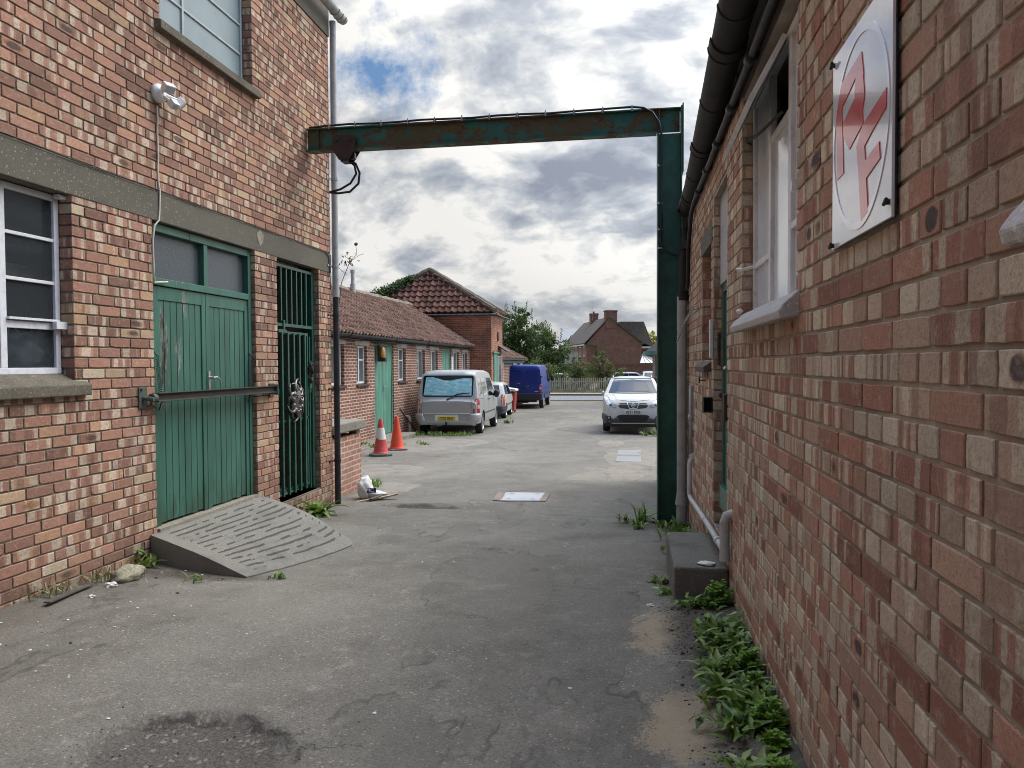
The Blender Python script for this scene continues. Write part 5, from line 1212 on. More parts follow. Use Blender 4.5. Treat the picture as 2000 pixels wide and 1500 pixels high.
# bulkhead lamp
MT['amber'] = simple('amberglass', (.50, .27, .06), .3)
bl = tag(empty('bulkhead_lamp', (-6.44, 18.56, 1.80)), 'amber glass bulkhead lamp in a black cage by the sea green door', 'lamp')
b = MB(); b.blob((.06, 0, .0), .15, (.5, .65, 1.15), 16, 12, 0); b.build('glass', 'amber', bl, smooth=True)
b = MB(); b.box(-.04, .03, -.13, .11, -.22, .2); b.box(.03, .16, -.10, .09, -.22, -.12); b.build('housing', 'black', bl, bevel=.01)
b = MB(); b.box(-.004, .004, -.09, .09, -.28, .28); b.box(.004, .008, -.06, .06, .1, .22)
tag(b.build('notice', 'white', loc=(-6.49, 26.62, 1.5)), 'white notice beside the far sea green door on the low outbuilding', 'sign')
b = MB(); b.tube([(-6.38, 20.9, -.5), (-6.38, 20.9, -.05), (-6.42, 20.9, -.02), (-6.5, 20.9, -.02)], .045, 10); tag(b.build('waste_pipe', 'cream', auto=50), 'short cream pipe stub rising beside the silver van', 'pipe')
b = MB(); b.tube([(-6.42, 20.1, .25), (-6.15, 20.75, -.42)], .022, 6); tag(b.build('leaning_rod', 'black'), 'black rod leaning on the brick wall behind the orange cone', 'rod')

# ================================================================ TOWER
TW = tag(empty('brick_engine_house', (0, 0, 0)), 'square orange brick building with a steep hipped pantile roof beyond the outbuilding', 'building')
b = MB(); b.box(-11.5, -5.62, 29.82, 32.45, -.9, 3.6); b.build('wall', 'towerbrick', TW)
ap = Vector((-8.54, 31.1, 5.5)); ex0, ex1, ey0, ey1, ez = -11.6, -5.45, 29.66, 32.6, 3.62
def tri_roof(p0, p1, apex, mat, tw=.27, tc=.30):
    p0, p1 = Vector(p0), Vector(p1); A = (p1 - p0).normalized(); m_ = (apex - p0); s_a = m_.dot(A); Uv = m_ - A * s_a; L_ = (p1 - p0).length; H_ = Uv.length
    N = A.cross(Uv).normalized(); N = N if N.z > 0 else -N
    def keep(s, t_):
        f = t_ / H_; lo = s_a * f; hi = L_ + (s_a - L_) * f; return lo - tw * .35 < s < hi + tw * .35
    pantiles(TW, p0, A, Uv, N, L_, H_, tw, tc, mat, keep=keep, amp=.055, lip=.07)
tri_roof((ex0, ey0, ez), (ex1, ey0, ez), ap, 'towertile'); tri_roof((ex1, ey0, ez), (ex1, ey1, ez), ap, 'towertile')
b = MB(); b.v = [(ex0 + .1, ey0 + .1, ez - .05), (ex1 - .1, ey0 + .1, ez - .05), (ex1 - .1, ey1 - .1, ez - .05), (ex0 + .1, ey1 - .1, ez - .05), tuple(ap - Vector((0, 0, .08)))]
for q in ((0, 1, 4), (1, 2, 4), (2, 3, 4), (3, 0, 4), (3, 2, 1, 0)): b.face(q)
b.build('roof_deck', 'felt', TW)
MT['hip'] = speckled('hiptiles', (.22, .17, .12), (.34, .3, .22), (.11, .09, .07), 20, .95, .9, (.07, .07, .04), .8)
for c_ in ((ex1 + .02, ey0, ez + .06), (ex0, ey0, ez + .06), (ex1, ey1, ez + .06)):
    c_ = Vector(c_); pts = [c_.lerp(ap + Vector((0, 0, .08)), k / 14) for k in range(15)]; b = MB(); b.tube(pts, .11, 8, rs=[.11 + .012 * (k % 2) for k in range(15)]); b.build('hip_tiles', 'hip', TW)
b = MB(); b.tube([(ex0, ey0 - .06, ez - .10), (ex1 + .05, ey0 - .06, ez - .12)], .055, 8); b.tube([(ex1 + .05, ey0, ez - .12), (ex1 + .05, ey1, ez - .12)], .05, 8); b.build('gutter', 'pipeblack', TW, smooth=True)
b = MB(); b.box(-5.62, -5.58, 30.25, 31.0, -.8, 1.95); b.box(-5.60, -5.54, 29.95, 32.0, 1.95, 2.02); b.build('door', 'greenfar', TW)
b = MB(); b.box(-5.62, -5.57, 31.15, 31.9, -.4, 1.85); b.build('window', 'whitepaint', TW)
b = MB(); b.box(-5.572, -5.565, 31.2, 31.85, .5, 1.8); b.build('pane', 'lowglass', TW)
b = MB(); b.lathe([(0, 0), (.2, 0), (.2, .03), (0, .06)], 20, Matrix.Translation((-5.62, 31.3, 2.68)) @ Matrix.Rotation(R(90), 4, 'Y')); b.build('pattress_plate', 'rust', TW)
b = MB(); b.hexa([(-5.62, 31.3, 2.25), (-5.62, 32.3, 2.25), (-5.2, 32.3, 2.0), (-5.2, 31.3, 2.0), (-5.62, 31.3, 2.31), (-5.62, 32.3, 2.31), (-5.2, 32.3, 2.05), (-5.2, 31.3, 2.05)]); b.build('canopy', 'timber', TW)
# ivy along the left hip
b = MB(); rn = random.Random(9)
p0 = Vector((ex0, ey0, ez)); 
for k in range(3600):
    f = rn.random() * .80; w = .20 * (1.3 - f) + .02
    c_ = p0.lerp(ap, f) + Vector((rn.gauss(0, w * .8), rn.gauss(0, w * .5) - .05, rn.gauss(0, w * .45) + .12)); s_ = rn.uniform(.035, .07)
    d1 = Vector((rn.gauss(0, 1), rn.gauss(0, 1), rn.gauss(0, 1))).normalized(); d2 = d1.orthogonal().normalized(); b.c = (rn.random(), 0, 0)
    b.poly([c_ - d1 * s_, c_ - d2 * s_ * .7, c_ + d1 * s_, c_ + d2 * s_ * .7])
tag(b.build('ivy', 'ivy', attr=True), 'thick ivy creeping up the left hip of the steep pantile roof', 'ivy')

# ================================================================ small building beyond the tower
SB = tag(empty('small_outbuilding', (0, 0, 0)), 'small pantiled brick outbuilding behind the blue van', 'building')
b = MB(); b.box(-10, -6.1, 32.6, 42.2, -.9, 1.72); b.build('wall', 'lowbrick', SB)
e = Vector((-5.9, 32.5, 1.78)); rg = Vector((-8.3, 32.5, 3.25)); U_ = rg - e; N_ = Vector((0, 1, 0)).cross(U_).normalized(); N_ = N_ if N_.z > 0 else -N_
pantiles(SB, e, (0, 1, 0), U_, N_, 10.0, U_.length, .24, .32, 'pantile', keep=lambda s, t_: s < 10.0 - t_ * 1.3)
b = MB(); b.box(-5.93, -5.85, 32.5, 42.4, 1.70, 1.78); b.build('gutter', 'pipeblack', SB)
b = MB(); b.box(-6.1, -6.04, 33.0, 42.2, 1.56, 1.68); b.build('fascia_board', 'greenfar', SB)
b = MB(); b.v = [(-10, 32.6, 1.7), (-5.95, 32.6, 1.7), (-5.95, 42.3, 1.7), (-10, 42.3, 1.7), (-8.3, 32.6, 3.15), (-8.3, 38.9, 3.15)]
for q in ((0, 1, 4), (1, 2, 5, 4), (2, 3, 5), (3, 0, 4, 5)): b.face(q)
b.build('roof_deck', 'felt', SB)
for a, c in ((34.2, 35.2), (38.3, 39.4), (40.6, 41.4)):
    window_glazed(SB, -6.06, a, c, .5, 1.42, [(a + c) / 2], [], 'whitepaint', 'lowglass', .07, .05, .06)
    b = MB(); b.box(-6.1, -6.045, a - .1, c + .1, 1.43, 1.555); b.build('lintel', 'lintelpale', SB)

# ================================================================ beyond the road
# picket fence
fn = tag(empty('picket_fence', (0, 56, -.8)), 'weathered pale picket fence along the far side of the road', 'fence')
b = MB(); x = -16.0
while x < 1.6:
    h = 1.22 + rnd.uniform(-.04, .04); b.box(x, x + .085, -.02, .005, .02, h, Matrix.Rotation(rnd.gauss(0, .006), 4, 'Y')); x += .15 + rnd.uniform(-.01, .01)
b.build('pickets', 'fence', fn)
b = MB(); b.box(-16, 1.6, .006, .04, .28, .36); b.box(-16, 1.6, .006, .04, .92, 1.0); b.build('rail', 'fence', fn)
for k in range(7):
    b = MB(); b.box(-15 + k * 2.6, -14.88 + k * 2.6, .041, .15, -.1, 1.25); b.build('post', 'fence', fn)
# house
HS = tag(empty('brick_house', (-5.25, 90, -.8), R(15.6)), 'brown brick house with a big gable and two chimneys beyond the road', 'house')
# local: x along the gable (0..6.8), y along the ridge (0..14.5)
b = MB(); b.prism([(0, 0), (6.8, 0), (6.8, 4.75), (2.75, 7.75), (0, 4.75)], 1, 0, 14.5); b.build('wall', 'housebrick', HS)
b = MB()
b.hexa([(-.35, -.12, 4.62), (2.75, -.12, 7.80), (2.75, 14.7, 7.80), (-.35, 14.7, 4.62), (-.35, -.12, 4.78), (2.75, -.12, 7.98), (2.75, 14.7, 7.98), (-.35, 14.7, 4.78)])
b.hexa([(2.75, -.12, 7.80), (7.05, -.12, 4.62), (7.05, 14.7, 4.62), (2.75, 14.7, 7.80), (2.75, -.12, 7.98), (7.05, -.12, 4.78), (7.05, 14.7, 4.78), (2.75, 14.7, 7.98)])
rf = b.build('roof', 'slate', HS)
b = MB(); b.box(2.3, 3.75, -.06, .75, 6.6, 8.75); b.box(2.22, 3.83, -.12, .81, 8.6, 8.72); ch_ = b.build('chimney', 'housebrick', rf)
b = MB(); b.box(2.2, 3.2, 7.6, 8.5, 7.2, 8.9); b.box(2.13, 3.27, 7.54, 8.56, 8.7, 8.82); b.tube([(2.7, 8.05, 8.9), (2.7, 8.05, 9.15)], .13, 8); b.build('chimney', 'housebrick', rf)
b = MB(); b.tube([(2.35, 7.5, 8), (2.35, 7.5, 10.6)], .025, 5)
for z_ in (10.5, 10.3, 9.6): b.tube([(1.9, 7.5, z_), (2.8, 7.5, z_)], .015, 4)
b.build('aerial', 'tin', rf)
b = MB(); b.box(-.38, -.30, -.1, 14.6, 4.50, 4.64); b.box(-.3, .02, -.1, 14.6, 4.50, 4.55); b.build('fascia_board', 'whitepaint', HS)
b = MB(); b.tube([(1.15, -.06, 4.6), (1.15, -.06, 0)], .055, 6); b.tube([(-.3, -.06, 4.5), (1.15, -.06, 4.45)], .05, 6); b.build('downpipe', 'pipeblack', HS)
for k, y_ in enumerate((.9, 3.3, 5.7, 8.1, 10.5, 12.9)):
    f_ = window_glazed(HS, -.02, y_, y_ + 1.25, 3.2, 4.4, [y_ + .62], [], 'whitepaint', 'lowglass', .10, .07, .05, side=-1)
# rear wing of the house
HW = MB(); HW.prism([(6.8, 0), (9.2, 0), (9.2, 4.4), (6.8, 4.4)], 1, 4, 12); HW.build('wing_wall', 'housebrick', HS)
b = MB(); b.hexa([(5.2, 3.8, 6.35), (9.5, 3.8, 4.3), (9.5, 12.2, 4.3), (5.2, 12.2, 6.35), (5.2, 3.8, 7.6), (8.2, 3.8, 7.6), (8.2, 12.2, 7.6), (5.2, 12.2, 7.6)]); b.build('wing_roof', 'slate', HS)
b = MB(); b.box(6.8, 9.4, -.05, 4, 4.2, 4.35); b.build('wing_eaves', 'whitepaint', HS)
# garage with dark roof left of the house
GA = tag(empty('garage', (-8.6, 80, -.8)), 'low garage with a dark tiled roof left of the brown brick house', 'garage')
b = MB(); b.box(0, 2.9, 0, 5, 0, 1.9); b.prism([(0, 1.9), (5, 1.9), (2.5, 3.4)], 0, .0, .25); b.build('wall', 'housebrick', GA)
b = MB(); b.hexa([(.05, -.3, 2.15), (3.0, -.3, 2.15), (2.8, 2.5, 3.45), (.15, 2.5, 3.45), (.05, -.3, 2.25), (3.0, -.3, 2.25), (2.8, 2.5, 3.55), (.15, 2.5, 3.55)]); b.build('roof', 'darkroof', GA)
b = MB(); b.box(.1, 2.95, -.36, -.30, 2.02, 2.14); b.build('fascia_board', 'whitepaint', GA)
# garden wall and conservatory
b = MB(); b.box(-1.9, 3.4, 79.7, 80, -.8, 1.35); b.box(-2.0, 3.4, 79.6, 80.1, 1.35, 1.5); tag(b.build('garden_wall', 'housebrick'), 'brown brick garden wall in front of the right end of the house', 'wall')
cs = tag(empty('conservatory', (1.0, 83, -.8)), 'white conservatory roof showing over the garden wall', 'conservatory')
b = MB(); b.v = [(0, 0, 2.35), (2.9, 0, 2.35), (2.9, 3, 2.35), (0, 3, 2.35), (.3, 1.5, 3.25)]
for q in ((0, 1, 4), (1, 2, 4), (2, 3, 4), (3, 0, 4), (3, 2, 1, 0)): b.face(q)
b.build('roof', 'white', cs)
b = MB(); b.box(0.05, 2.85, .05, 2.9, 0, 2.33); b.build('wall', 'lowglass', cs)
b = MB()
for x_ in (0, .6, 1.2, 1.8, 2.4, 2.9): b.tube([(x_, -.01, 2.37), (.3, 1.45, 3.28)], .03, 4)
b.build('glazing_bars', 'pipegrey', cs)
# neighbouring low house on the right
RH = tag(empty('lodge', (0, 0, 0)), 'low brick building with dark roof and green eaves behind the white car', 'building')
b = MB(); b.box(1.30, 7, 40, 46, -.9, 2.05); b.build('wall', 'housebrick', RH)
b = MB(); b.v = [(.75, 39.4, 2.12), (7.4, 39.4, 2.12), (7.4, 46.5, 2.12), (.75, 46.5, 2.12), (3.0, 41.5, 4.0), (5.2, 41.5, 4.0), (5.2, 44.3, 4.0), (3.0, 44.3, 4.0)]
for q in ((0, 1, 5, 4), (1, 2, 6, 5), (2, 3, 7, 6), (3, 0, 4, 7), (4, 5, 6, 7), (3, 2, 1, 0)): b.face(q)
b.build('roof', 'darkroof', RH)
b = MB(); b.box(.72, .80, 39.35, 46.5, 1.95, 2.14); b.box(.80, 7.4, 39.35, 39.43, 1.95, 2.14); b.build('fascia_board', 'greenfar', RH)
b = MB(); b.tube([(1.22, 39.9, 1.95), (1.22, 39.9, -.8)], .04, 6); b.build('downpipe', 'pipegrey', RH)
# green cabinet behind the white car and red bin behind the white estate
gb_ = tag(empty('green_cabinet', (.62, 30, G(30))), 'dark green steel cabinet standing behind the white crossover car', 'cabinet')
b = MB(); b.box(-.2, 1.2, -.3, .3, 0, 1.55); b.build('body', 'steelgreen', gb_, bevel=.02)
b = MB(); b.box(-.24, 1.24, -.34, .34, 1.55, 1.62); b.build('lid', 'dullgreen', gb_, bevel=.01)
MT['binred'] = simple('binred', (.42, .03, .025), .45)
rb_ = tag(empty('red_bin', (-5.55, 33.6, G(33.6))), 'red wheeled bin with a pale lid between the white hatchback and the blue van', 'bin')
b = MB(); b.prism([(-.30, .08), (.30, .08), (.36, 1.0), (-.36, 1.0)], 1, -.30, .32); b.build('body', 'binred', rb_, bevel=.03)
b = MB(); b.prism([(-.40, 1.0), (.42, 1.0), (.38, 1.08), (0, 1.14), (-.38, 1.08)], 1, -.38, .38); b.build('lid', 'greyframe', rb_, bevel=.02)
for s_ in (-1, 1): b = MB(); b.tube([(s_ * .22, .3, .1), (s_ * .28, .3, .1)], .1, 12); b.build('wheel', 'black', rb_)
# roofs far off between the trees
dh = tag(empty('distant_house', (-12.5, 130, -.8)), 'pale distant house roof peeping out between the trees and the big gable', 'house')
b = MB(); b.box(0, 9, 0, 7, 0, 5.5); b.build('wall', 'housebrick', dh); b = MB(); b.prism([(-.3, 5.5), (7.3, 5.5), (3.5, 8.6)], 0, 0, 9); b.build('roof', 'pipegrey', dh)

# ================================================================ trees and shrubs
def leaf_cloud(b, c, rad, n, s0, s1, rn, hollow=.0, flat=1.0):
    """leaf-sized faces gathered in clumps through an ellipsoid"""
    c = Vector(c); ncl = max(6, n // 55); cl = []
    for k in range(ncl):
        while True:
            q = Vector((rn.uniform(-1, 1), rn.uniform(-1, 1), rn.uniform(-1, 1)))
            if hollow < q.length < 1: break
        cl.append((Vector((c.x + q.x * rad[0], c.y + q.y * rad[1], c.z + q.z * rad[2])), rn.uniform(.10, .24), rn.random()))
    for k in range(n):
        cc, cr, tone = rn.choice(cl); R_ = cr * (rad[0] + rad[2]) * .55
        p = cc + Vector((rn.gauss(0, R_ * .6), rn.gauss(0, R_ * .6), rn.gauss(0, R_ * .45)))
        s_ = rn.uniform(s0, s1); d1 = Vector((rn.gauss(0, 1), rn.gauss(0, 1), rn.gauss(0, .7))).normalized(); d2 = d1.cross(Vector((rn.gauss(0, 1), rn.gauss(0, 1), rn.gauss(0, 1)))).normalized()
        b.c = (min(1, max(0, tone * .7 + rn.gauss(.15, .15))), 0, 0)
        b.poly([p - d1 * s_, p - d2 * s_ * .55, p + d1 * s_, p + d2 * s_ * .55])
def tree(name, x, y, h, blobs, n, s0, s1, mat, label, cat='tree', group=None, seed=1, trunk=.22, z0=-.8, sprigs=0):
    rn = random.Random(seed); tr_ = tag(empty(name, (x, y, z0)), label, cat, group)
    b = MB(); top = max(q[0][2] + q[1][2] * .3 for q in blobs)
    b.tube([(0, 0, -.2), (rn.gauss(0, .1), 0, top * .4), (rn.gauss(0, .2), 0, top * .75)], trunk, 8, rs=[trunk, trunk * .7, trunk * .3])
    for (c_, r_) in blobs:
        c_ = Vector(c_); b.tube([(0, 0, top * .25), tuple(c_ * .5 + Vector((0, 0, top * .18))), tuple(c_)], .06, 5, rs=[trunk * .45, trunk * .3, .02])
        for q in range(4): e_ = c_ + Vector((rn.gauss(0, r_[0] * .5), rn.gauss(0, r_[1] * .5), rn.gauss(0, r_[2] * .5))); b.tube([tuple(c_ * .7 + Vector((0, 0, top * .1))), tuple(e_)], .03, 4, rs=[.05, .012])
    b.build('trunk', 'bark', tr_)
    b = MB(); tv = sum(r_[0] * r_[2] for c_, r_ in blobs)
    for c_, r_ in blobs: leaf_cloud(b, c_, r_, int(n * r_[0] * r_[2] / tv), s0, s1, rn)
    for k in range(sprigs):      # thin leaders standing clear of the crown
        c_, r_ = rn.choice(blobs); a = rn.uniform(-1, 1); p0 = Vector((c_[0] + a * r_[0] * .8, c_[1], c_[2] + r_[2] * math.sqrt(1 - a * a * .6) * .8)); L_ = rn.uniform(.4, 1.1)
        for q in range(26): b.c = (rn.random(), 0, 0); pp = p0 + Vector((rn.gauss(0, .05) + a * q * .012, rn.gauss(0, .06), L_ * q / 26)); s_ = rn.uniform(s0, s1) * .7; d1 = Vector((rn.gauss(0, 1), 0, rn.gauss(0, 1))).normalized(); d2 = Vector((d1.z, 0, -d1.x)); b.poly([pp - d1 * s_, pp - d2 * s_ * .5, pp + d1 * s_, pp + d2 * s_ * .5])
    b.build('crown', mat, tr_, attr=True)
    return tr_
GT = 'trees beyond the yard'
tree('tree', -9.6, 64, 7.5, [((-.9, 0, 5.0), (1.7, 1.6, 2.1)), ((.9, .3, 4.6), (1.6, 1.5, 1.9)), ((0, 0, 3.0), (2.4, 1.8, 2.0)), ((-1.8, 0, 3.4), (1.6, 1.4, 2.0)), ((.0, .2, 6.2), (1.2, 1, 1.0))], 17000, .05, .12, 'tree', 'tallest bushy dark green tree right behind the engine house', group=GT, seed=2, sprigs=22)
tree('tree', -7.35, 66, 5.5, [((-.6, 0, 3.6), (1.6, 1.5, 1.8)), ((.8, .2, 3.2), (1.3, 1.3, 1.7)), ((.3, 0, 1.8), (2.0, 1.4, 1.5)), ((-.2, 0, 4.7), (.9, .8, .8))], 11000, .05, .12, 'tree', 'lower dark green tree between the tallest tree and the garage', group=GT, seed=3, sprigs=14)
tree('tree', -11.8, 72, 6, [((0, 0, 4.0), (2.6, 2, 2.4)), ((1, 0, 2), (2.4, 2, 2))], 5000, .07, .14, 'tree', 'dark green tree mostly hidden behind the engine house', group=GT, seed=13)
tree('shrub', -6.6, 50.5 + 8, 3.2, [((-.9, 0, 1.4), (1.5, 1.0, 1.4)), ((.6, 0, 1.1), (1.2, 1.0, 1.2))], 5200, .035, .09, 'tree2', 'straggly brownish green shrub above the roof of the blue van', 'shrub', seed=4, trunk=.08)
tree('shrub', -4.15, 61.5, 3.0, [((-.2, 0, 1.9), (.95, .7, 1.05)), ((.1, 0, .9), (1.0, .8, .9))], 4600, .03, .08, 'tree2', 'rounded green shrub behind the picket fence beside the parked blue car', 'shrub', seed=5, trunk=.07)
tree('shrub', -2.15, 57.8, 3.5, [((-.2, 0, 2.1), (.95, .6, .9)), ((.5, 0, 1.5), (.95, .7, .9)), ((-.6, 0, 1.0), (1.0, .6, 1.0)), ((.0, 0, 2.8), (.5, .5, .45))], 6500, .025, .075, 'tree2', 'large loose flowering shrub leaning over the picket fence', 'shrub', seed=6, trunk=.07, sprigs=8)
tree('shrub', -.7, 57.2, 2.5, [((0, 0, 1.2), (.8, .5, .8)), ((-.3, 0, .6), (.8, .5, .7))], 3000, .025, .07, 'tree2', 'small open shrub at the right end of the picket fence', 'shrub', seed=7, trunk=.06)
tree('yellow_tree', 2.9, 118, 7, [((0, 0, 5.8), (1.2, 1.2, 1.8)), ((-.2, 0, 4.2), (1.1, 1, 1.6))], 3200, .08, .17, 'yellowtree', 'bright yellow tree to the right of the house gable', seed=8)
tree('conifer', 4.1, 125, 8, [((0, 0, 6.0), (.9, .9, 2.2)), ((0, 0, 3.5), (1.4, 1, 2))], 2600, .08, .17, 'tree', 'dark conifer behind the yellow tree', seed=9)
tree('garden_tree', 4.0, 100, 5, [((0, 0, 3.2), (1.8, 1.4, 1.5)), ((-.5, 0, 2), (2, 1.4, 1.6))], 4200, .06, .15, 'hedge', 'green garden tree above the conservatory roof', seed=10)
tree('tree', -5.6, 112, 6, [((0, 0, 5.0), (1.6, 1.4, 1.6)), ((0, 0, 3), (1.6, 1.4, 2))], 2400, .08, .17, 'tree', 'far dark green tree left of the house roof', group=GT, seed=21)
b = MB(); rn = random.Random(12)
for k in range(4200): p_ = Vector((rn.uniform(-8.6, -4.6), 70 + rn.uniform(-.3, .3), -.8 + rn.uniform(0, 1.9))); b.c = (rn.random() * .8, 0, 0); s_ = rn.uniform(.04, .09); d1 = Vector((rn.gauss(0, 1), rn.gauss(0, 1), rn.gauss(0, 1))).normalized(); d2 = d1.orthogonal().normalized(); b.poly([p_ - d1 * s_, p_ - d2 * s_ * .6, p_ + d1 * s_, p_ + d2 * s_ * .6])
tag(b.build('hedge', 'hedge', attr=True), 'clipped green hedge below the dark garage roof', 'hedge')

# ================================================================ weeds
def leaf(b, o, az, L, w, lift, droop, rn, tone, seg=6, lobes=.0):
    """one curved strap leaf with a folded midrib"""
    d = Vector((math.cos(az), math.sin(az), 0)); s = Vector((-d.y, d.x, 0)); o = Vector(o); ang = lift; p = Vector(o); rows = []
    tw = rn.gauss(0, .25)
    for k in range(seg + 1):
        u = k / seg; ww = w * (math.sin(math.pi * (u ** .75) * .97 + .03) ** .8) * (1 + lobes * math.sin(u * 26)) + .0012
        nrm = Vector((-d.x * math.sin(ang), -d.y * math.sin(ang), math.cos(ang))); s2 = (s * math.cos(tw * u) + nrm * math.sin(tw * u))
        rows.append((p + s2 * ww + nrm * ww * .35, Vector(p), p - s2 * ww + nrm * ww * .35))
        p = p + (d * math.cos(ang) + Vector((0, 0, math.sin(ang)))) * (L / seg); ang -= droop / seg
    base = len(b.v); b.c = (tone, rn.random(), 0)
    for r_ in rows: b.v += [tuple(q) for q in r_]
    for k in range(seg): a_ = base + k * 3; b.face((a_, a_ + 1, a_ + 4, a_ + 3)); b.face((a_ + 1, a_ + 2, a_ + 5, a_ + 4))
def rosette(name, x, y, n, L, w, label, cat='weed', group=None, seed=1, up=.9, mat='dock', lobes=0, zo=0, spread=.03, dry=2):
    if group: n, L, w, lobes, dry, spread = int(n * 2.2), L * .66, w * .52, .38, dry + 6, spread * 1.6
    rn = random.Random(seed); z = ground_h(x, y) + zo; b = MB(); tone0 = .30 + .35 * rn.random()
    for k in range(n):
        L_ = L * rn.uniform(.55, 1.1); leaf(b, (rn.gauss(0, spread), rn.gauss(0, spread), 0), rn.uniform(0, 6.283), L_, w * rn.uniform(.6, 1.1), rn.uniform(up * .5, up * 1.35), rn.uniform(.6, 1.6), rn, min(1, max(0, rn.gauss(tone0, .28))), 7, lobes)
    rt = tag(empty(name, (x, y, z)), label, cat, group); b.build('leaves', mat, rt, attr=True, smooth=True)
    if dry:
        b = MB()
        for k in range(dry): leaf(b, (0, 0, 0), rn.uniform(0, 6.283), L * .8, w * .7, .15, .5, rn, rn.random(), 5)
        b.build('dead_leaves', 'dryleaf', rt, attr=True, smooth=True)
    return rt
GW = 'weeds along the foot of the right wall'
rosette('dock_weed', .41, 4.52, 26, .19, .022, 'grey green leafy weed in front of the concrete step', group=GW, seed=31)
rosette('dock_weed', .475, 4.00, 40, .22, .026, 'leafy dock clump just nearer than the concrete step', group=GW, seed=32)
rosette('dock_weed', .48, 3.78, 34, .20, .024, 'dense dock clump against the wall, second from the step', group=GW, seed=33, spread=.05)
rosette('dock_weed', .43, 3.52, 30, .20, .024, 'sprawling dock clump with some yellowing leaves, third from the step', group=GW, seed=34, dry=8)
rosette('dock_weed', .46, 3.20, 44, .23, .027, 'big spreading dock clump beside the spilt sand', group=GW, seed=35, spread=.05)
rosette('dock_weed', .44, 2.98, 34, .20, .026, 'broad dock clump below the big one beside the sand', group=GW, seed=36, spread=.04)
rosette('dock_weed', .41, 2.58, 26, .23, .026, 'long leaved dock at the bottom edge of the picture', group=GW, seed=37)
rosette('dandelion', -3.55, 8.05, 30, .34, .040, 'bright green dandelion clump growing at the foot of the gate', 'weed', seed=38, up=.8, lobes=.35)
rosette('dandelion', -3.67, 5.12, 9, .22, .030, 'small broad leaved weed where the ramp meets the wall', 'weed', seed=39, up=1.2)
rosette('weed_tuft', -2.55, 5.05, 26, .07, .006, 'tiny green tuft at the near tip of the ramp', 'weed', seed=40, up=1.0)
rosette('weed_tuft', -3.1, 4.85, 8, .10, .008, 'small sprig in the dirt in front of the ramp', 'weed', seed=41, up=1.2)
rosette('weed_tuft', .13, 8.25, 34, .26, .010, 'tall grassy tuft left of the steel column', 'weed', seed=42, up=1.4)
rosette('weed_tuft', -.06, 8.2, 22, .13, .009, 'low green tuft on the edge of the column pad', 'weed', seed=43, up=1.2)
rosette('weed_tuft', .08, 7.75, 18, .15, .010, 'bright weed growing in the crack before the column pad', 'weed', seed=44, up=1.3)
rosette('weed_tuft', .22, 5.4, 22, .10, .014, 'small weed on the yard side of the concrete step', 'weed', seed=45)
rosette('weed_tuft', .24, 4.95, 22, .11, .012, 'weed at the near left corner of the concrete step', 'weed', seed=46)
def tuftline(name, pts, mat, label, seed, L=.14, w=.008, n=12):
    rn = random.Random(seed); b = MB()
    for (x, y) in pts:
        z = ground_h(x, y)
        for k in range(n): leaf(b, (x + rn.gauss(0, .06), y + rn.gauss(0, .06), z), rn.uniform(0, 6.283), L * rn.uniform(.4, 1.2), w * rn.uniform(.6, 1.6), rn.uniform(.7, 1.5), rn.uniform(.2, 1.4), rn, rn.random(), 4)
    return struct(b.build(name, mat, attr=True, smooth=True), 'stuff', label, 'weeds')
tuftline('ground_weeds', [(.46 + .03 * math.sin(k * 2), 5.9 + k * .16) for k in range(14)], 'dock', 'creeping weeds in the gully between the waste pipe and the column', 51, .12, .014, 16)
tuftline('grass_fringe', [(-3.70, 4.1 + k * .05 + .1 * math.sin(k)) for k in range(22)], 'dryleaf', 'thin fringe of dry grass at the foot of the left brick wall', 52, .13, .004, 5)
tuftline('van_weeds', [(-6.1 + k * .14 + .05 * math.sin(k * 5), 20.3 + .16 * math.sin(k * 2.1)) for k in range(13)], 'dock', 'weeds growing under the back bumper of the silver van', 53, .16, .010, 16)
tuftline('wall_weeds', [(-6.30, 16.6 + .12 * k) for k in range(3)] + [(-3.78, 10.45), (-3.80, 10.6), (-5.9, 16.4)], 'dock', 'weeds at the foot of the low outbuilding and past the stub wall', 54, .15, .012, 40)
tuftline('door_weeds', [(-6.0, 19.6), (-5.5, 17.3), (-5.1, 17.6), (-4.9, 17.2), (-6.2, 20.8), (-6.1, 21.0)], 'dock', 'low weeds on the concrete by the sea green door', 55, .12, .014, 20)
tuftline('wheel_weeds', [(-4.35, 25.9), (-4.3, 26.0), (.7, 20.9), (.8, 20.9), (.4, 21.0)], 'dock', 'small weeds beside the parked vehicles wheels', 56, .22, .02, 16)
def spurge(x, y, r, n, label, seed, zo=.0):
    rn = random.Random(seed); z = ground_h(x, y) + zo; rt = tag(empty('petty_spurge', (x, y, z)), label, 'weed', GW); b = MB(); st_ = MB()
    for k in range(n):
        a = rn.uniform(0, 6.283); q = r * math.sqrt(rn.random()); c_ = Vector((q * math.cos(a), q * math.sin(a), r * (1.15 * (1 - (q / r) ** 2) + .35) * rn.uniform(.75, 1.1)))
        st_.tube([(0, 0, 0), tuple(c_ * .5 + Vector((0, 0, .02))), tuple(c_)], .0018, 4)
        for m_ in range(3):
            cc = c_ * (1 - .2 * m_)
            for l in range(8):
                aa = l * .785 + rn.random(); tone = min(1, max(0, rn.gauss(.65 - .2 * m_, .2))); L_ = rn.uniform(.010, .018); d = Vector((math.cos(aa), math.sin(aa), rn.uniform(-.1, .6))).normalized(); s = Vector((-math.sin(aa), math.cos(aa), 0)); b.c = (tone, 0, 0)
                b.poly([cc, cc + d * L_ * .6 - s * L_ * .42, cc + d * L_, cc + d * L_ * .6 + s * L_ * .42])
    b.build('leaves', 'spurge', rt, attr=True); st_.build('stems', 'spurge', rt, attr=True); return rt
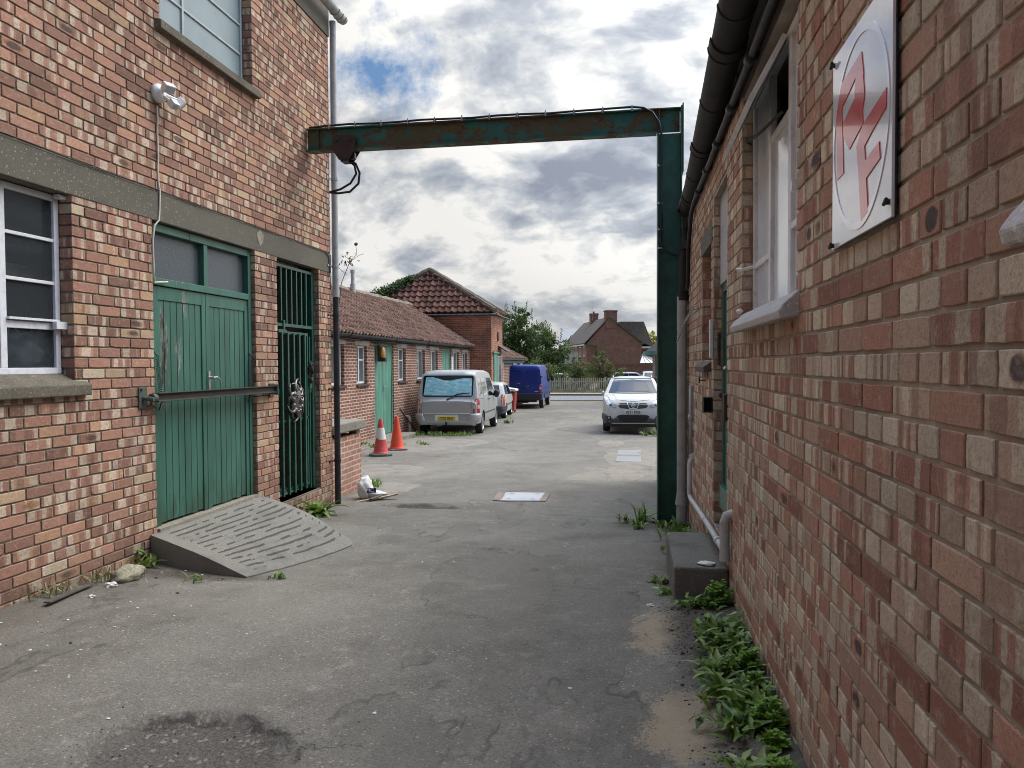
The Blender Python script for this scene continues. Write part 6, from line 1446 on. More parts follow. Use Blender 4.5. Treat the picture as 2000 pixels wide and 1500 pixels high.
spurge(.52, 4.52, .10, 70, 'bright yellow green spurge against the wall in front of the step', 61)
spurge(.54, 3.50, .07, 34, 'small spurge tucked behind the yellowing dock clump', 62)
spurge(.535, 3.28, .055, 26, 'small spurge above the big dock clump', 63)
spurge(.535, 2.98, .075, 44, 'fresh green spurge between the big dock clump and the wall', 64)
spurge(.525, 2.80, .045, 24, 'little isolated spurge tuft nearest the bare wall foot', 65)
spurge(.50, 2.58, .065, 44, 'rounded spurge at the very bottom of the picture', 66)
# soil crumbs, grit and litter
rn = random.Random(77); b = MB()
for k in range(900):
    if k < 700: cy_ = rn.choice((4.35, 4.1, 3.75, 3.9, 2.7, 4.6, 3.3)); x, y = .31 + rn.gauss(0, .07), rn.gauss(cy_, .10)
    elif k < 760: x, y = -3.15 + rn.gauss(0, .3), 5.0 + rn.gauss(0, .06)
    elif k < 800: x, y = -3.45 + abs(rn.gauss(0, .25)), rn.uniform(3.2, 5.2)
    else: x, y = rn.uniform(-2.2, -1.1), rn.gauss(2.62, .16)
    s_ = .0016 + .003 * rn.random() ** 2 + (.006 if rn.random() < .02 else 0); b.blob((x, y, ground_h(x, y) + s_ * .3), s_, (1.3, 1, .6), 6, 4, .7, k)
struct(b.build('soil_crumbs', 'soil'), 'stuff', 'dark soil crumbs and grit scattered on the asphalt', 'soil')
b = MB()
for k in range(70):
    if k < 34: x, y = -3.3 + rn.gauss(0, .4), rn.uniform(3.4, 5.4)
    else: x, y = rn.uniform(-3, .5), rn.uniform(2.2, 9)
    s_ = rn.uniform(.003, .009); b.blob((x, y, ground_h(x, y) + s_ * .3), s_, (1.3, 1, .5), 6, 4, .5, k)
struct(b.build('pale_grit', 'paper'), 'stuff', 'pale chips of stone and litter scattered over the yard', 'grit')
for k, (x, y, s_, lb_) in enumerate(((-3.52, 4.55, .03, 'crumpled white paper beside the pale stone lump'), (-3.45, 4.28, .016, 'small round white scrap lying on the dirt near the wall'), (.12, 4.62, .018, 'flat white scrap of paper on the asphalt near the step'))):
    b = MB(); b.blob((0, 0, 0), s_, (1.4, 1, .6), 12, 8, .7, k * 3, 4); tag(b.build('litter_scrap', 'paper', loc=(x, y, ground_h(x, y) + s_ * .4)), lb_, 'litter')

# ================================================================ VEHICLES  (local: +y forward from the rear bumper, +x right, z up)
def paint(name, col, metal=0.0, rough=.35, dirt=.3):
    return simple(name, col, rough, metal, var=.04, spec=.32, vscale=2, dirt=tuple(c * .55 + .03 for c in col), dirtamt=dirt, dscale=2.5, coat=.08)
MT['silver'] = paint('silverpaint', (.42, .415, .405), .3, .42)
MT['bluepaint'] = paint('bluepaint', (.008, .032, .21), .0, .40)
MT['carwhite'] = paint('whitecar', (.52, .51, .47), .0, .3)
MT['bumpergrey'] = simple('bumpergrey', (.055, .06, .07), .6, var=.15)
MT['bumperdark'] = simple('bumperdark', (.02, .022, .028), .55, var=.15)
MT['carglass'] = simple('carglass', (.010, .012, .014), .03, spec=.42, var=.05)
MT['glassgrey'] = simple('glassgrey', (.30, .30, .28), .06, spec=.8, var=.1, coat=1.0)
MT['gap'] = simple('panelgap', (.015, .015, .016), .7)
MT['tyre'] = simple('tyre', (.022, .022, .023), .85, var=.2)
MT['alloy'] = simple('alloy', (.45, .45, .46), .3, metal=.8, var=.1)
MT['redlens'] = simple('redlens', (.38, .012, .012), .12, coat=1.0); MT['clearlens'] = simple('clearlens', (.55, .40, .36), .12, coat=1.0); MT['amberlens'] = simple('amberlens', (.7, .22, .03), .12, coat=1)
MT['lampglass'] = simple('lampglass', (.42, .43, .44), .06, metal=.35, coat=1.0, var=.3, vscale=22)
MT['plateyellow'] = simple('plateyellow', (.72, .50, .02), .4, var=.05); MT['platewhite'] = simple('platewhite', (.55, .55, .54), .4, var=.05)
MT['screen'] = None
m, t, p, o_ = newmat('foilscreen'); MT['screen'] = m
pos = t.new('ShaderNodeNewGeometry').outputs['Position']
w_ = t.noise(t.vmath('MULTIPLY', pos, (1.6, 1, 4.5)), 3.6, 8, .7)
t.put(p.inputs['Base Color'], t.ramp(w_, [(.25, (.16, .46, .55)), (.45, (.30, .64, .70)), (.6, (.55, .82, .84)), (.75, (.85, .95, .95))])); p.inputs['Metallic'].default_value = .35; p.inputs['Roughness'].default_value = .28
t.put(p.inputs['Normal'], t.bump(w_, .6, .03))
def interp(tab, y):
    if y <= tab[0][0]: return tab[0][1]
    for (a, va), (c, vc) in zip(tab, tab[1:]):
        if y <= c: return va + (vc - va) * (y - a) / (c - a)
    return tab[-1][1]
class Car:
    def __init__(s, name, label, cat, loc, rz, slope, L, W, roof, zb, belt, tumble, mat, plan=((0, .07, .25), (0, .10, .45)), wheels=((.9, .33), (3.3, .33)), wr=.32, crown=.03, rc=.09, bottom=None, tint=None):
        s.root = tag(empty(name, loc), label, cat); s.root.rotation_euler = (slope, 0, rz); s.L, s.W = L, W
        ys = sorted(set([q[0] for q in roof] + [L * k / 44 for k in range(45)]))
        hw0 = W / 2; (_, ra, rl), (_, fa, fl_) = plan; b = MB(); K = None
        for y in ys:
            q = 0
            if y < rl: q = ra * (1 - y / rl) ** 2.2
            if L - y < fl_: q = fa * (1 - (L - y) / fl_) ** 2.2
            hb = hw0 - q; zt = interp(roof, y); z0 = interp(zb, y) if isinstance(zb, (list, tuple)) else zb
            r = min(rc, max(.02, (zt - z0) * .25)); bl = min(belt, zt - r - .02)
            def hwz(z): return hb - .012 - max(0, z - belt) * tumble
            hs = hwz(zt - r)
            pr = [(hb - .10, z0), (hb - .025, z0 + .04), (hb - .004, z0 + .14 * (bl - z0) + .05), (hb, z0 + .5 * (bl - z0)), (hb - .004, z0 + .85 * (bl - z0)), (hwz(bl), bl), (hwz((bl + zt - r) / 2), (bl + zt - r) / 2), (hs, zt - r), (hs - .29 * r, zt - .30 * r), (hs - r, zt), (hs * .55, zt + crown * .75), (0, zt + crown)]
            K = len(pr)
            b.v += [(x, y, z) for x, z in pr] + [(-x, y, z) for x, z in pr[-2::-1]]
        M_ = 2 * K - 1
        for i in range(len(ys) - 1):
            for k in range(M_ - 1): a_ = i * M_ + k; b.face((a_, a_ + 1, a_ + M_ + 1, a_ + M_))
            a_ = i * M_; b.face((a_ + M_ - 1, a_, a_ + M_, a_ + 2 * M_ - 1))
        b.face(tuple(range(M_))[::-1]); b.face(tuple((len(ys) - 1) * M_ + k for k in range(M_)))
        me = bpy.data.meshes.new('tmp'); me.from_pydata(b.v, [], b.f)
        bm = bmesh.new(); bm.from_mesh(me); bmesh.ops.triangulate(bm, faces=bm.faces[:]); bmesh.ops.recalc_face_normals(bm, faces=bm.faces[:]); s.bvh = BVHTree.FromBMesh(bm); bm.to_mesh(me); bm.free()
        body = bpy.data.objects.new('body', me); COL.objects.link(body)
        cuts = []
        for (wy, wz) in wheels:
            for sx in (-1, 1):
                c_ = MB(); c_.tube([(sx * (hw0 - .27), wy, wz), (sx * (hw0 + .2), wy, wz)], wr * 1.17, 30); cuts.append(c_.build('cut', 'gap'))
        for c_ in cuts: md = body.modifiers.new('c', 'BOOLEAN'); md.object = c_; md.operation = 'DIFFERENCE'; md.solver = 'EXACT'
        dg = bpy.context.evaluated_depsgraph_get(); me2 = bpy.data.meshes.new_from_object(body.evaluated_get(dg))
        body.modifiers.clear(); body.data = me2; me2.materials.clear(); me2.materials.append(MT[mat]); me2.materials.append(MT['gap'])
        me2.polygons.foreach_set('material_index', [1 if any((p_.center - Vector((sx * hw0, wy, wz))).length < wr * 1.6 and (p_.center.yz - Vector((wy, wz))).length < wr * 1.20 and p_.normal.dot(Vector((0, (wy - p_.center.y), (wz - p_.center.z))).normalized()) > .6 or abs(abs(p_.center.x) - (hw0 - .27)) < .004 and (p_.center.yz - Vector((wy, wz))).length < wr * 1.2 for wy, wz in wheels for sx in (-1, 1)) else 0 for p_ in me2.polygons])
        me2.polygons.foreach_set('use_smooth', [True] * len(me2.polygons)); me2.set_sharp_from_angle(angle=R(32))
        for c_ in cuts: bpy.data.objects.remove(c_)
        body.parent = s.root; s.body = body
    def wheel(s, y, z, r, spokes=5, rim='alloy', w=.20):
        for sx in (-1, 1):
            M_ = Matrix.Translation((sx * (s.W / 2 - .015), y, z)) @ Matrix.Rotation(R(-90 * sx), 4, 'Y')   # local -z... outward is +x*sx
            M_ = Matrix.Translation((sx * (s.W / 2 - .02), y, z)) @ Matrix.Rotation(R(90 * sx), 4, 'Y')
            b = MB(); b.lathe([(r * .62, -w), (r * .9, -w), (r, -w + .03), (r, -.03), (r * .93, 0), (r * .68, .0), (r * .64, -.02), (r * .62, -.06)], 30, M_); wh = b.build('wheel', 'tyre', s.root, auto=40)
            b = MB(); b.lathe([(r * .66, -.005), (r * .62, -.02), (r * .60, -.06)], 30, M_); b.lathe([(r * .18, -.012), (r * .1, .0), (0, .002)], 16, M_)
            for k in range(spokes):
                a = 2 * math.pi * k / spokes; Mk = M_ @ Matrix.Rotation(a, 4, 'Z'); ww = .34 / spokes + .01
                b.hexa([Mk @ Vector(q) for q in ((r * .1, -ww * .5 * r / .3, -.03), (r * .63, -ww * r / .3, -.03), (r * .63, ww * r / .3, -.03), (r * .1, ww * .5 * r / .3, -.03), (r * .1, -ww * .5 * r / .3, -.012), (r * .63, -ww * r / .3, -.018), (r * .63, ww * r / .3, -.018), (r * .1, ww * .5 * r / .3, -.012))])
            b.build('rim', rim, wh, auto=40); b = MB(); b.lathe([(r * .62, -.05), (0, -.052)], 24, M_); b.build('hub', 'gap', wh)
    def decal(s, name, side, poly, mat, off=.004, thick=0, parent=None, step=.08):
        """a panel lying on the body surface: polygon in (x,z) for rear/front, (y,z) for right/left, (x,y) for top"""
        bm = bmesh.new()
        def mk(a, c):
            return {'rear': (a, -9, c), 'front': (a, 9, c), 'right': (9, a, c), 'left': (-9, a, c), 'top': (a, c, 9)}[side]
        f = bm.faces.new([bm.verts.new(mk(*q)) for q in poly])
        us = [q[0] for q in poly]; vs = [q[1] for q in poly]
        iu, iv = {'rear': (0, 2), 'front': (0, 2), 'right': (1, 2), 'left': (1, 2), 'top': (0, 1)}[side]
        for idx, lo, hi in ((iu, min(us), max(us)), (iv, min(vs), max(vs))):
            q = math.ceil(lo / step) * step
            while q < hi:
                co = [0, 0, 0]; no = [0, 0, 0]; co[idx] = q; no[idx] = 1
                bmesh.ops.bisect_plane(bm, geom=bm.verts[:] + bm.edges[:] + bm.faces[:], plane_co=co, plane_no=no, dist=1e-5); q += step
        d = {'rear': (0, 1, 0), 'front': (0, -1, 0), 'right': (-1, 0, 0), 'left': (1, 0, 0), 'top': (0, 0, -1)}[side]; d = Vector(d); bad = []
        for v in bm.verts:
            h, n, i, ds = s.bvh.ray_cast(v.co, d)
            if h is None: bad.append(v); continue
            if n.dot(d) > 0: n = -n
            v.co = h + n * off
        if bad: bmesh.ops.delete(bm, geom=bad, context='VERTS')
        bmesh.ops.triangulate(bm, faces=bm.faces[:]); bmesh.ops.recalc_face_normals(bm, faces=bm.faces[:])
        for fc in bm.faces:
            if fc.normal.dot(d) > 0: fc.normal_flip()
        me = bpy.data.meshes.new(name); bm.to_mesh(me); bm.free(); me.materials.append(MT[mat]); me.polygons.foreach_set('use_smooth', [True] * len(me.polygons))
        o = bpy.data.objects.new(name, me); COL.objects.link(o); o.parent = parent or s.root
        if thick: md = o.modifiers.new('t', 'SOLIDIFY'); md.thickness = thick; md.offset = -1
        return o
    def line(s, name, side, pts, w, mat='gap', off=.003):
        for i, ((a, c), (e, g)) in enumerate(zip(pts, pts[1:])):
            dx, dy = e - a, g - c; l = math.hypot(dx, dy); nx_, ny_ = -dy / l * w / 2, dx / l * w / 2
            s.decal(name, side, [(a + nx_, c + ny_), (a - nx_, c - ny_), (e - nx_, g - ny_), (e + nx_, g + ny_)], mat, off)
    def surf(s, side, a, c):
        p0 = {'rear': (a, -9, c), 'front': (a, 9, c), 'right': (9, a, c), 'left': (-9, a, c)}[side]; d = {'rear': (0, 1, 0), 'front': (0, -1, 0), 'right': (-1, 0, 0), 'left': (1, 0, 0)}[side]
        h, n, i, ds = s.bvh.ray_cast(Vector(p0), Vector(d)); return h, n
    def plate(s, side, x, z, txt, mat, w=.52, h=.115, size=.095, xs=.82, proud=.015):
        hit, n = s.surf(side, x, z); y = hit.y; sg_ = -1 if side == 'rear' else 1
        b = MB(); b.box(x - w / 2, x + w / 2, min(y, y + sg_ * proud), max(y, y + sg_ * proud), z - h / 2, z + h / 2); pl = b.build('number_plate', mat, s.root, bevel=.004)
        M_ = Matrix.Translation((x, y + sg_ * (proud + .002), z)) @ (Matrix.Rotation(R(90), 4, 'X') if side == 'rear' else Matrix.Rotation(R(180), 4, 'Z') @ Matrix.Rotation(R(90), 4, 'X'))
        for dx_ in (-.0015, .0015): lettering(txt, size, M_ @ Matrix.Translation((dx_, 0, 0)), 'black', pl, xs)
        return pl

# ---- silver van (rear towards the camera)
V = Car('silver_van', 'silver van with turquoise foil screening its rear window, parked against the outbuilding', 'van', (-5.20, 20.62, G(21) + .0), R(2.5), R(-.7), 4.66, 1.88,
        [(0, .52), (.03, .95), (.10, 1.02), (.20, 1.35), (.33, 1.72), (.42, 1.80), (.8, 1.85), (2.6, 1.86), (3.1, 1.80), (3.75, 1.15), (4.3, 1.0), (4.55, .85), (4.66, .5)],
        .30, 1.02, .20, 'silver', plan=((0, .10, .35), (0, .22, .9)), wheels=((.83, .32), (3.75, .32)), wr=.32, rc=.10)
V.wheel(.83, .32, .32, 7); V.wheel(3.75, .32, .32, 7)
V.decal('rear_window', 'rear', rr(-.74, 1.10, .74, 1.71, .07), 'carglass', .004)
sc_ = [(-.70, 1.14), (.70, 1.13), (.69, 1.62), (.45, 1.63), (.25, 1.60), (.05, 1.56), (-.12, 1.57), (-.3, 1.62), (-.45, 1.66), (-.66, 1.655)]
V.decal('foil_screen', 'rear', sc_, 'screen', .008)
V.decal('wiper', 'rear', [(-.02, 1.02), (.02, 1.0), (.30, 1.155), (.66, 1.20), (.66, 1.22), (.28, 1.19), (.20, 1.14)], 'black', .022, thick=.01)
for sx in (-1, 1):
    l_ = V.decal('tail_light', 'rear', [(sx * .925, .64), (sx * .765, .64), (sx * .775, .86), (sx * .80, 1.02), (sx * .915, 1.06)], 'redlens', .006); 
    V.decal('clear_lens', 'rear', [(sx * .925, .76), (sx * .77, .76), (sx * .775, .86), (sx * .92, .86)], 'clearlens', .010, parent=l_)
    V.decal('tail_light', 'right' if sx > 0 else 'left', [(.04, .66), (.14, .66), (.17, .95), (.16, 1.04), (.10, 1.04)], 'redlens', .006)
V.decal('bumper', 'rear', [(-.93, .30), (.93, .30), (.93, .62), (.70, .62), (.62, .42), (-.62, .42), (-.70, .62), (-.93, .62)], 'silver', .045, thick=.04)
V.decal('tailgate_lip', 'rear', rr(-.68, .585, .68, .635, .02), 'silver', .016, thick=.02)
V.decal('plate_recess', 'rear', rr(-.34, .385, .34, .585, .03), 'white', .008)
V.plate('rear', 0.0, .485, 'FY02 DHZ', 'plateyellow', .52, .115, .108, proud=.022)
V.line('panel_gap', 'rear', [(-.72, 1.0), (-.735, .62), (-.64, .40), (.64, .40), (.735, .62), (.72, 1.0)], .010)
V.decal('bumper_shadow_gap', 'rear', [(-.6, .325), (.6, .325), (.6, .335), (-.6, .335)], 'gap', .05)
hit, n_ = V.surf('rear', 0, .98)
b = MB(); pts = [(.055 * math.cos(2 * math.pi * k / 24), hit.y - .012, .93 + .055 * math.sin(2 * math.pi * k / 24)) for k in range(25)]; b.tube(pts, .005, 5, cap=False)
for a in (90, 210, 330): b.tube([(0, hit.y - .012, .93), (.05 * math.cos(R(a)), hit.y - .012, .93 + .05 * math.sin(R(a)))], .005, 5, rs=[.008, .003])
b.build('star_badge', 'chrome', V.root)
lettering('VITO', .065, Matrix.Translation((.52, V.surf('rear', .52, .80)[0].y - .006, .80)) @ Matrix.Rotation(R(90), 4, 'X'), 'tin', V.root, 1.2, 'model_badge')
b = MB(); b.tube([(0, .1, .30), (0, -.06, .30), (0, -.10, .34)], .022, 8); b.blob((0, -.10, .37), .03, n=10, m=8, amp=0); b.box(-.09, .09, -.03, .02, .26, .40); b.build('tow_ball', 'bumperdark', V.root)
for q in ([(.28, 1.12), (.95, 1.12), (.98, 1.62), (.42, 1.62)], [(1.05, 1.12), (1.78, 1.12), (1.78, 1.62), (1.08, 1.62)]): V.decal('side_window', 'right', q, 'glassgrey', .004); V.decal('side_window', 'left', q, 'glassgrey', .004)
for sd_ in ('right', 'left'):
    V.decal('front_side_window', sd_, [(2.0, 1.08), (3.42, 1.06), (3.0, 1.62), (2.1, 1.64)], 'carglass', .004)
    V.line('panel_gap', sd_, [(1.02, 1.66), (1.02, .42)], .010); V.line('panel_gap', sd_, [(1.92, 1.66), (1.92, .36)], .012); V.line('panel_gap', sd_, [(2.95, 1.0), (3.0, .55), (2.9, .36)], .012)
    V.line('panel_gap', sd_, [(.12, 1.06), (1.0, 1.03)], .012); V.decal('side_trim', sd_, [(1.15, .58), (3.3, .58), (3.3, .62), (1.15, .62)], 'bumpergrey', .008)
    V.decal('door_handle', sd_, rr(2.05, .97, 2.22, 1.01, .015), 'black', .014); V.decal('door_handle', sd_, rr(1.70, .97, 1.86, 1.01, .015), 'black', .014)
for sx in (-1, 1):
    b = MB(); b.blob((sx * 1.02, 3.05, 1.12), .10, (1.0, .7, 1.25), 14, 10, 0); b.tube([(sx * .86, 3.08, 1.08), (sx * 1.0, 3.08, 1.10)], .03, 8); b.build('wing_mirror', 'black', V.root, smooth=True)
V.decal('windscreen', 'front', [(-.74, 1.18), (.74, 1.18), (.62, 1.74), (-.62, 1.74)], 'carglass', .004)

# ---- white hatchback van behind it
A_ = Car('white_hatchback', 'small white hatchback parked between the silver van and the blue van', 'car', (-5.66, 28.35, G(28.4)), R(4.0), R(-.7), 4.05, 1.66,
         [(0, .50), (.04, .82), (.12, .95), (.45, 1.33), (.62, 1.40), (1.5, 1.42), (2.3, 1.36), (3.05, .95), (3.7, .84), (3.95, .70), (4.05, .42)], .22, .90, .26, 'carwhite', plan=((0, .10, .35), (0, .22, .7)), wheels=((.72, .29), (3.2, .29)), wr=.29, rc=.08)
A_.wheel(.72, .29, .29, 8); A_.wheel(3.2, .29, .29, 8)
A_.decal('rear_window', 'rear', [(-.62, 1.0), (.62, 1.0), (.55, 1.31), (-.55, 1.31)], 'carglass')
for sd_ in ('right', 'left'):
    A_.decal('side_window', sd_, [(.35, .96), (1.35, .94), (1.35, 1.32), (.62, 1.33)], 'glassgrey'); A_.decal('front_side_window', sd_, [(1.45, .94), (2.85, .92), (2.25, 1.28), (1.45, 1.32)], 'carglass')
    A_.line('panel_gap', sd_, [(1.40, .94), (1.40, .28)], .012); A_.line('panel_gap', sd_, [(2.72, .92), (2.70, .28)], .012); A_.decal('side_trim', sd_, [(1.0, .52), (2.9, .52), (2.9, .57), (1.0, .57)], 'bumpergrey', .008)
    A_.decal('rear_bumper_end', sd_, [(0, .22), (.38, .22), (.38, .50), (.0, .50)], 'bumpergrey', .02)
    A_.decal('tail_light', sd_, [(.03, .52), (.13, .52), (.20, .92), (.10, .94)], 'redlens', .01); A_.decal('indicator', sd_, [(.08, .72), (.165, .72), (.185, .82), (.10, .82)], 'amberlens', .013); A_.decal('door_handle', sd_, rr(1.5, .80, 1.64, .83, .01), 'bumpergrey', .012)
for sx in (-1, 1):
    l_ = A_.decal('tail_light', 'rear', [(sx * .82, .52), (sx * .70, .52), (sx * .68, .95), (sx * .77, .95)], 'redlens', .008); A_.decal('indicator', 'rear', [(sx * .82, .72), (sx * .69, .72), (sx * .685, .82), (sx * .80, .82)], 'amberlens', .011, parent=l_)
    b = MB(); b.blob((sx * .92, 2.55, .98), .08, (1, .7, .8), 12, 8, 0); b.tube([(sx * .76, 2.6, .94), (sx * .9, 2.58, .96)], .025, 6); b.build('wing_mirror', 'black', A_.root, smooth=True)
A_.decal('rear_bumper', 'rear', rr(-.83, .22, .83, .50, .04), 'bumpergrey', .03, thick=.03)
A_.decal('windscreen', 'front', [(-.68, .98), (.68, .98), (.56, 1.34), (-.56, 1.34)], 'carglass')

# ---- blue van
B_ = Car('blue_van', 'dark blue panel van with twin rear doors, furthest of the parked vans', 'van', (-5.42, 37.2, G(37.2)), R(0.5), 0, 4.9, 1.98,
         [(0, .50), (.02, .9), (.06, 1.3), (.16, 2.06), (.24, 2.16), (1.2, 2.21), (3.2, 2.21), (3.6, 2.12), (4.25, 1.38), (4.65, 1.15), (4.82, .9), (4.9, .5)], .42, 1.20, .13, 'bluepaint', plan=((0, .05, .15), (0, .24, .9)), wheels=((1.05, .34), (4.0, .34)), wr=.34, rc=.13)
B_.wheel(1.05, .34, .34, 6, 'pipegrey', .22); B_.wheel(4.0, .34, .34, 6, 'pipegrey', .22)
B_.decal('lower_bumper', 'rear', [(-.98, .42), (.98, .42), (.98, .80), (-.98, .80)], 'bumperdark', .02, thick=.02)
B_.line('panel_gap', 'rear', [(0, 2.1), (0, .56)], .014, 'gap', .024); B_.line('panel_gap', 'rear', [(-.90, 2.06), (.90, 2.06)], .012); B_.line('panel_gap', 'rear', [(.90, 2.06), (.93, .84)], .012); B_.line('panel_gap', 'rear', [(-.90, 2.06), (-.93, .84)], .012)
MT['bluelit'] = paint('bluelitridge', (.02, .06, .30), 0, .35); MT['blueshaded'] = paint('blueshadedrecess', (.006, .024, .17), 0, .4)  # van blue lightened for lit ridges, darkened for shaded recesses: shading put in the paint
for q in ([(-.80, 1.98), (-.08, 1.98), (-.06, 1.34), (-.80, 1.34)], [(.10, 1.98), (.80, 1.98), (.82, 1.32), (.75, 1.24), (.42, 1.24), (.22, 1.33), (.06, 1.34)]):
    B_.decal('pressed_panel', 'rear', q, 'blueshaded', .005); B_.line('panel_edge', 'rear', q + [q[0]], .016, 'bluelit', .010)
B_.decal('plate_recess', 'rear', rr(-.85, .90, -.12, 1.10, .02), 'blueshaded', .004); B_.decal('grab_rail', 'rear', rr(-.85, 1.10, -.12, 1.13, .01), 'bumperdark', .02, thick=.02)
B_.plate('rear', -.47, .98, 'BU55 UFW', 'plateyellow', .54, .12, .112)
B_.decal('door_handle', 'rear', rr(.10, 1.02, .24, 1.12, .03), 'black', .02, thick=.02); B_.decal('lock', 'rear', rr(.26, 1.14, .30, 1.18, .015), 'tin', .015)
B_.decal('badge', 'rear', rr(-.26, 1.26, -.14, 1.29, .01), 'tin', .012); B_.decal('model_badge', 'rear', rr(.62, .86, .80, .895, .01), 'tin', .012)
for sx in (-1, 1):
    l_ = B_.decal('tail_light', 'rear', [(sx * .975, .86), (sx * .845, .86), (sx * .85, 1.22), (sx * .96, 1.22)], 'redlens', .012, thick=.01); B_.decal('clear_lens', 'rear', rr(min(sx * .96, sx * .86), .98, max(sx * .96, sx * .86), 1.12, .04), 'clearlens', .018, parent=l_)
    b = MB(); b.box(min(sx * .88, sx * 1.0), max(sx * .88, sx * 1.0), -.0, .09, 1.58, 1.66); b.build('door_hinge', 'bumperdark', B_.root, bevel=.01)
    b = MB(); b.blob((sx * 1.16, 3.6, 1.50), .13, (.75, .55, 1.35), 14, 10, 0); b.tube([(sx * .93, 3.62, 1.40), (sx * 1.1, 3.6, 1.45)], .035, 8); b.build('wing_mirror', 'black', B_.root, smooth=True)
for sd_ in ('right', 'left'):
    B_.decal('front_side_window', sd_, [(3.0, 1.30), (4.0, 1.28), (3.62, 1.92), (3.0, 1.95)], 'carglass'); B_.line('panel_gap', sd_, [(2.9, 2.0), (2.9, .45)], .014); B_.line('panel_gap', sd_, [(1.75, 2.0), (1.75, .45)], .014)
    B_.decal('side_trim', sd_, [(.1, .74), (.6, .74), (.6, .82), (.1, .82)], 'bumperdark', .01); B_.decal('side_trim', sd_, [(1.5, .70), (3.5, .70), (3.5, .80), (1.5, .80)], 'bumperdark', .01)
b = MB(); b.tube([(-.5, .2, .40), (.5, .2, .40)], .03, 8); b.tube([(-.6, 1.05, .34), (.6, 1.05, .34)], .05, 8); b.box(-.15, .15, .9, 1.25, .25, .42); b.build('rear_axle', 'rust', B_.root)

# ---- white crossover facing the camera
Q_ = Car('white_crossover', 'white crossover car facing the camera, partly hidden by the steel column', 'car', (.02, 25.75, G(23)), R(180.6), R(.7), 4.30, 1.78,
         [(0, .62), (.05, 1.0), (.25, 1.15), (.55, 1.50), (.9, 1.57), (1.8, 1.60), (2.35, 1.57), (2.62, 1.50), (3.32, 1.10), (3.7, 1.045), (4.05, .93), (4.2, .80), (4.27, .62), (4.30, .42)],
         [(0, .30), (4.0, .24), (4.3, .28)], 1.0, .38, 'carwhite', plan=((0, .14, .5), (0, .22, .75)), wheels=((.80, .34), (3.42, .34)), wr=.34, rc=.10, crown=.04)
Q_.wheel(.80, .34, .34, 5); Q_.wheel(3.42, .34, .34, 5)
Q_.decal('windscreen', 'front', [(-.72, 1.135), (-.4, 1.12), (0, 1.115), (.4, 1.12), (.72, 1.135), (.57, 1.545), (-.57, 1.545)], 'carglass', .004, step=.05)
Q_.decal('windscreen_band', 'front', [(-.57, 1.545), (.57, 1.545), (.56, 1.575), (-.56, 1.575)], 'bumperdark', .004)
gr = Q_.decal('upper_grille', 'front', [(-.40, .845), (-.41, .765), (-.36, .735), (-.18, .705), (.18, .705), (.36, .735), (.41, .765), (.40, .845), (.37, .865), (-.37, .865)], 'bumperdark', .006)
for k in range(4): Q_.decal('grille_slat', 'front', [(-.39, .75 + k * .027), (.39, .75 + k * .027), (.39, .757 + k * .027), (-.39, .757 + k * .027)], 'bumpergrey', .012, parent=gr)
Q_.line('chrome_trim', 'front', [(-.165, .865), (-.105, .712), (.105, .712), (.165, .865)], .020, 'chrome', .016); Q_.decal('chrome_trim', 'front', [(-.11, .70), (.11, .70), (.10, .722), (-.10, .722)], 'chrome', .018)
hit, n_ = Q_.surf('front', 0, .80); yb_ = hit.y + .028
b = MB(); b.tube([(.052 * math.cos(2 * math.pi * k / 24), yb_, .80 + .052 * math.sin(2 * math.pi * k / 24)) for k in range(25)], .008, 6, cap=False); b.box(-.068, .068, yb_ - .004, yb_ + .010, .787, .813); b.build('ring_badge', 'chrome', Q_.root)
for sx in (-1, 1):
    hl = Q_.decal('headlight', 'front', [(sx * .47, .745), (sx * .48, .815), (sx * .60, .895), (sx * .72, .985), (sx * .765, .99), (sx * .775, .86), (sx * .72, .79), (sx * .58, .755)], 'lampglass', .010)
    hit, n_ = Q_.surf('front', sx * .64, .82)
    b = MB(); Mh = Matrix.Translation(hit + n_ * .004) @ n_.to_track_quat('Z', 'Y').to_matrix().to_4x4(); b.lathe([(0, .006), (.035, .008), (.045, .004), (.048, -.01)], 18, Mh); b.build('projector_lens', 'carglass', hl, smooth=True)
    hit, n_ = Q_.surf('front', sx * .72, .90)
    b = MB(); Mh = Matrix.Translation(hit + n_ * .004) @ n_.to_track_quat('Z', 'Y').to_matrix().to_4x4(); b.lathe([(0, .006), (.025, .006), (.032, -.01)], 14, Mh); b.build('indicator_lens', 'amberlens' if sx < 0 else 'chrome', hl, smooth=True)
    fg = Q_.decal('fog_lamp', 'front', rr(min(sx * .62, sx * .74), .40, max(sx * .62, sx * .74), .50, .045), 'gap', .034)
    hit, n_ = Q_.surf('front', sx * .68, .45); b = MB(); Mh = Matrix.Translation(hit + n_ * .036) @ n_.to_track_quat('Z', 'Y').to_matrix().to_4x4(); b.lathe([(0, .004), (.03, .004), (.034, -.006)], 14, Mh); b.build('lens', 'lampglass', fg)
    Q_.line('bonnet_crease', 'top', [(sx * .60, 3.35), (sx * .47, 4.0)], .012, 'carwhite', .012)
    b = MB(); b.tube([(sx * .60, .85, 1.60), (sx * .60, 1.0, 1.645), (sx * .60, 2.1, 1.645), (sx * .585, 2.32, 1.60)], .017, 8); b.build('roof_rail', 'alloy', Q_.root, smooth=True)
    b = MB(); b.blob((sx * .885, 2.92, 1.12), .10, (.5, .9, .8), 14, 10, 0); b.tube([(sx * .80, 3.0, 1.08), (sx * .88, 2.98, 1.10)], .028, 8); b.build('wing_mirror', 'carwhite', Q_.root, smooth=True)
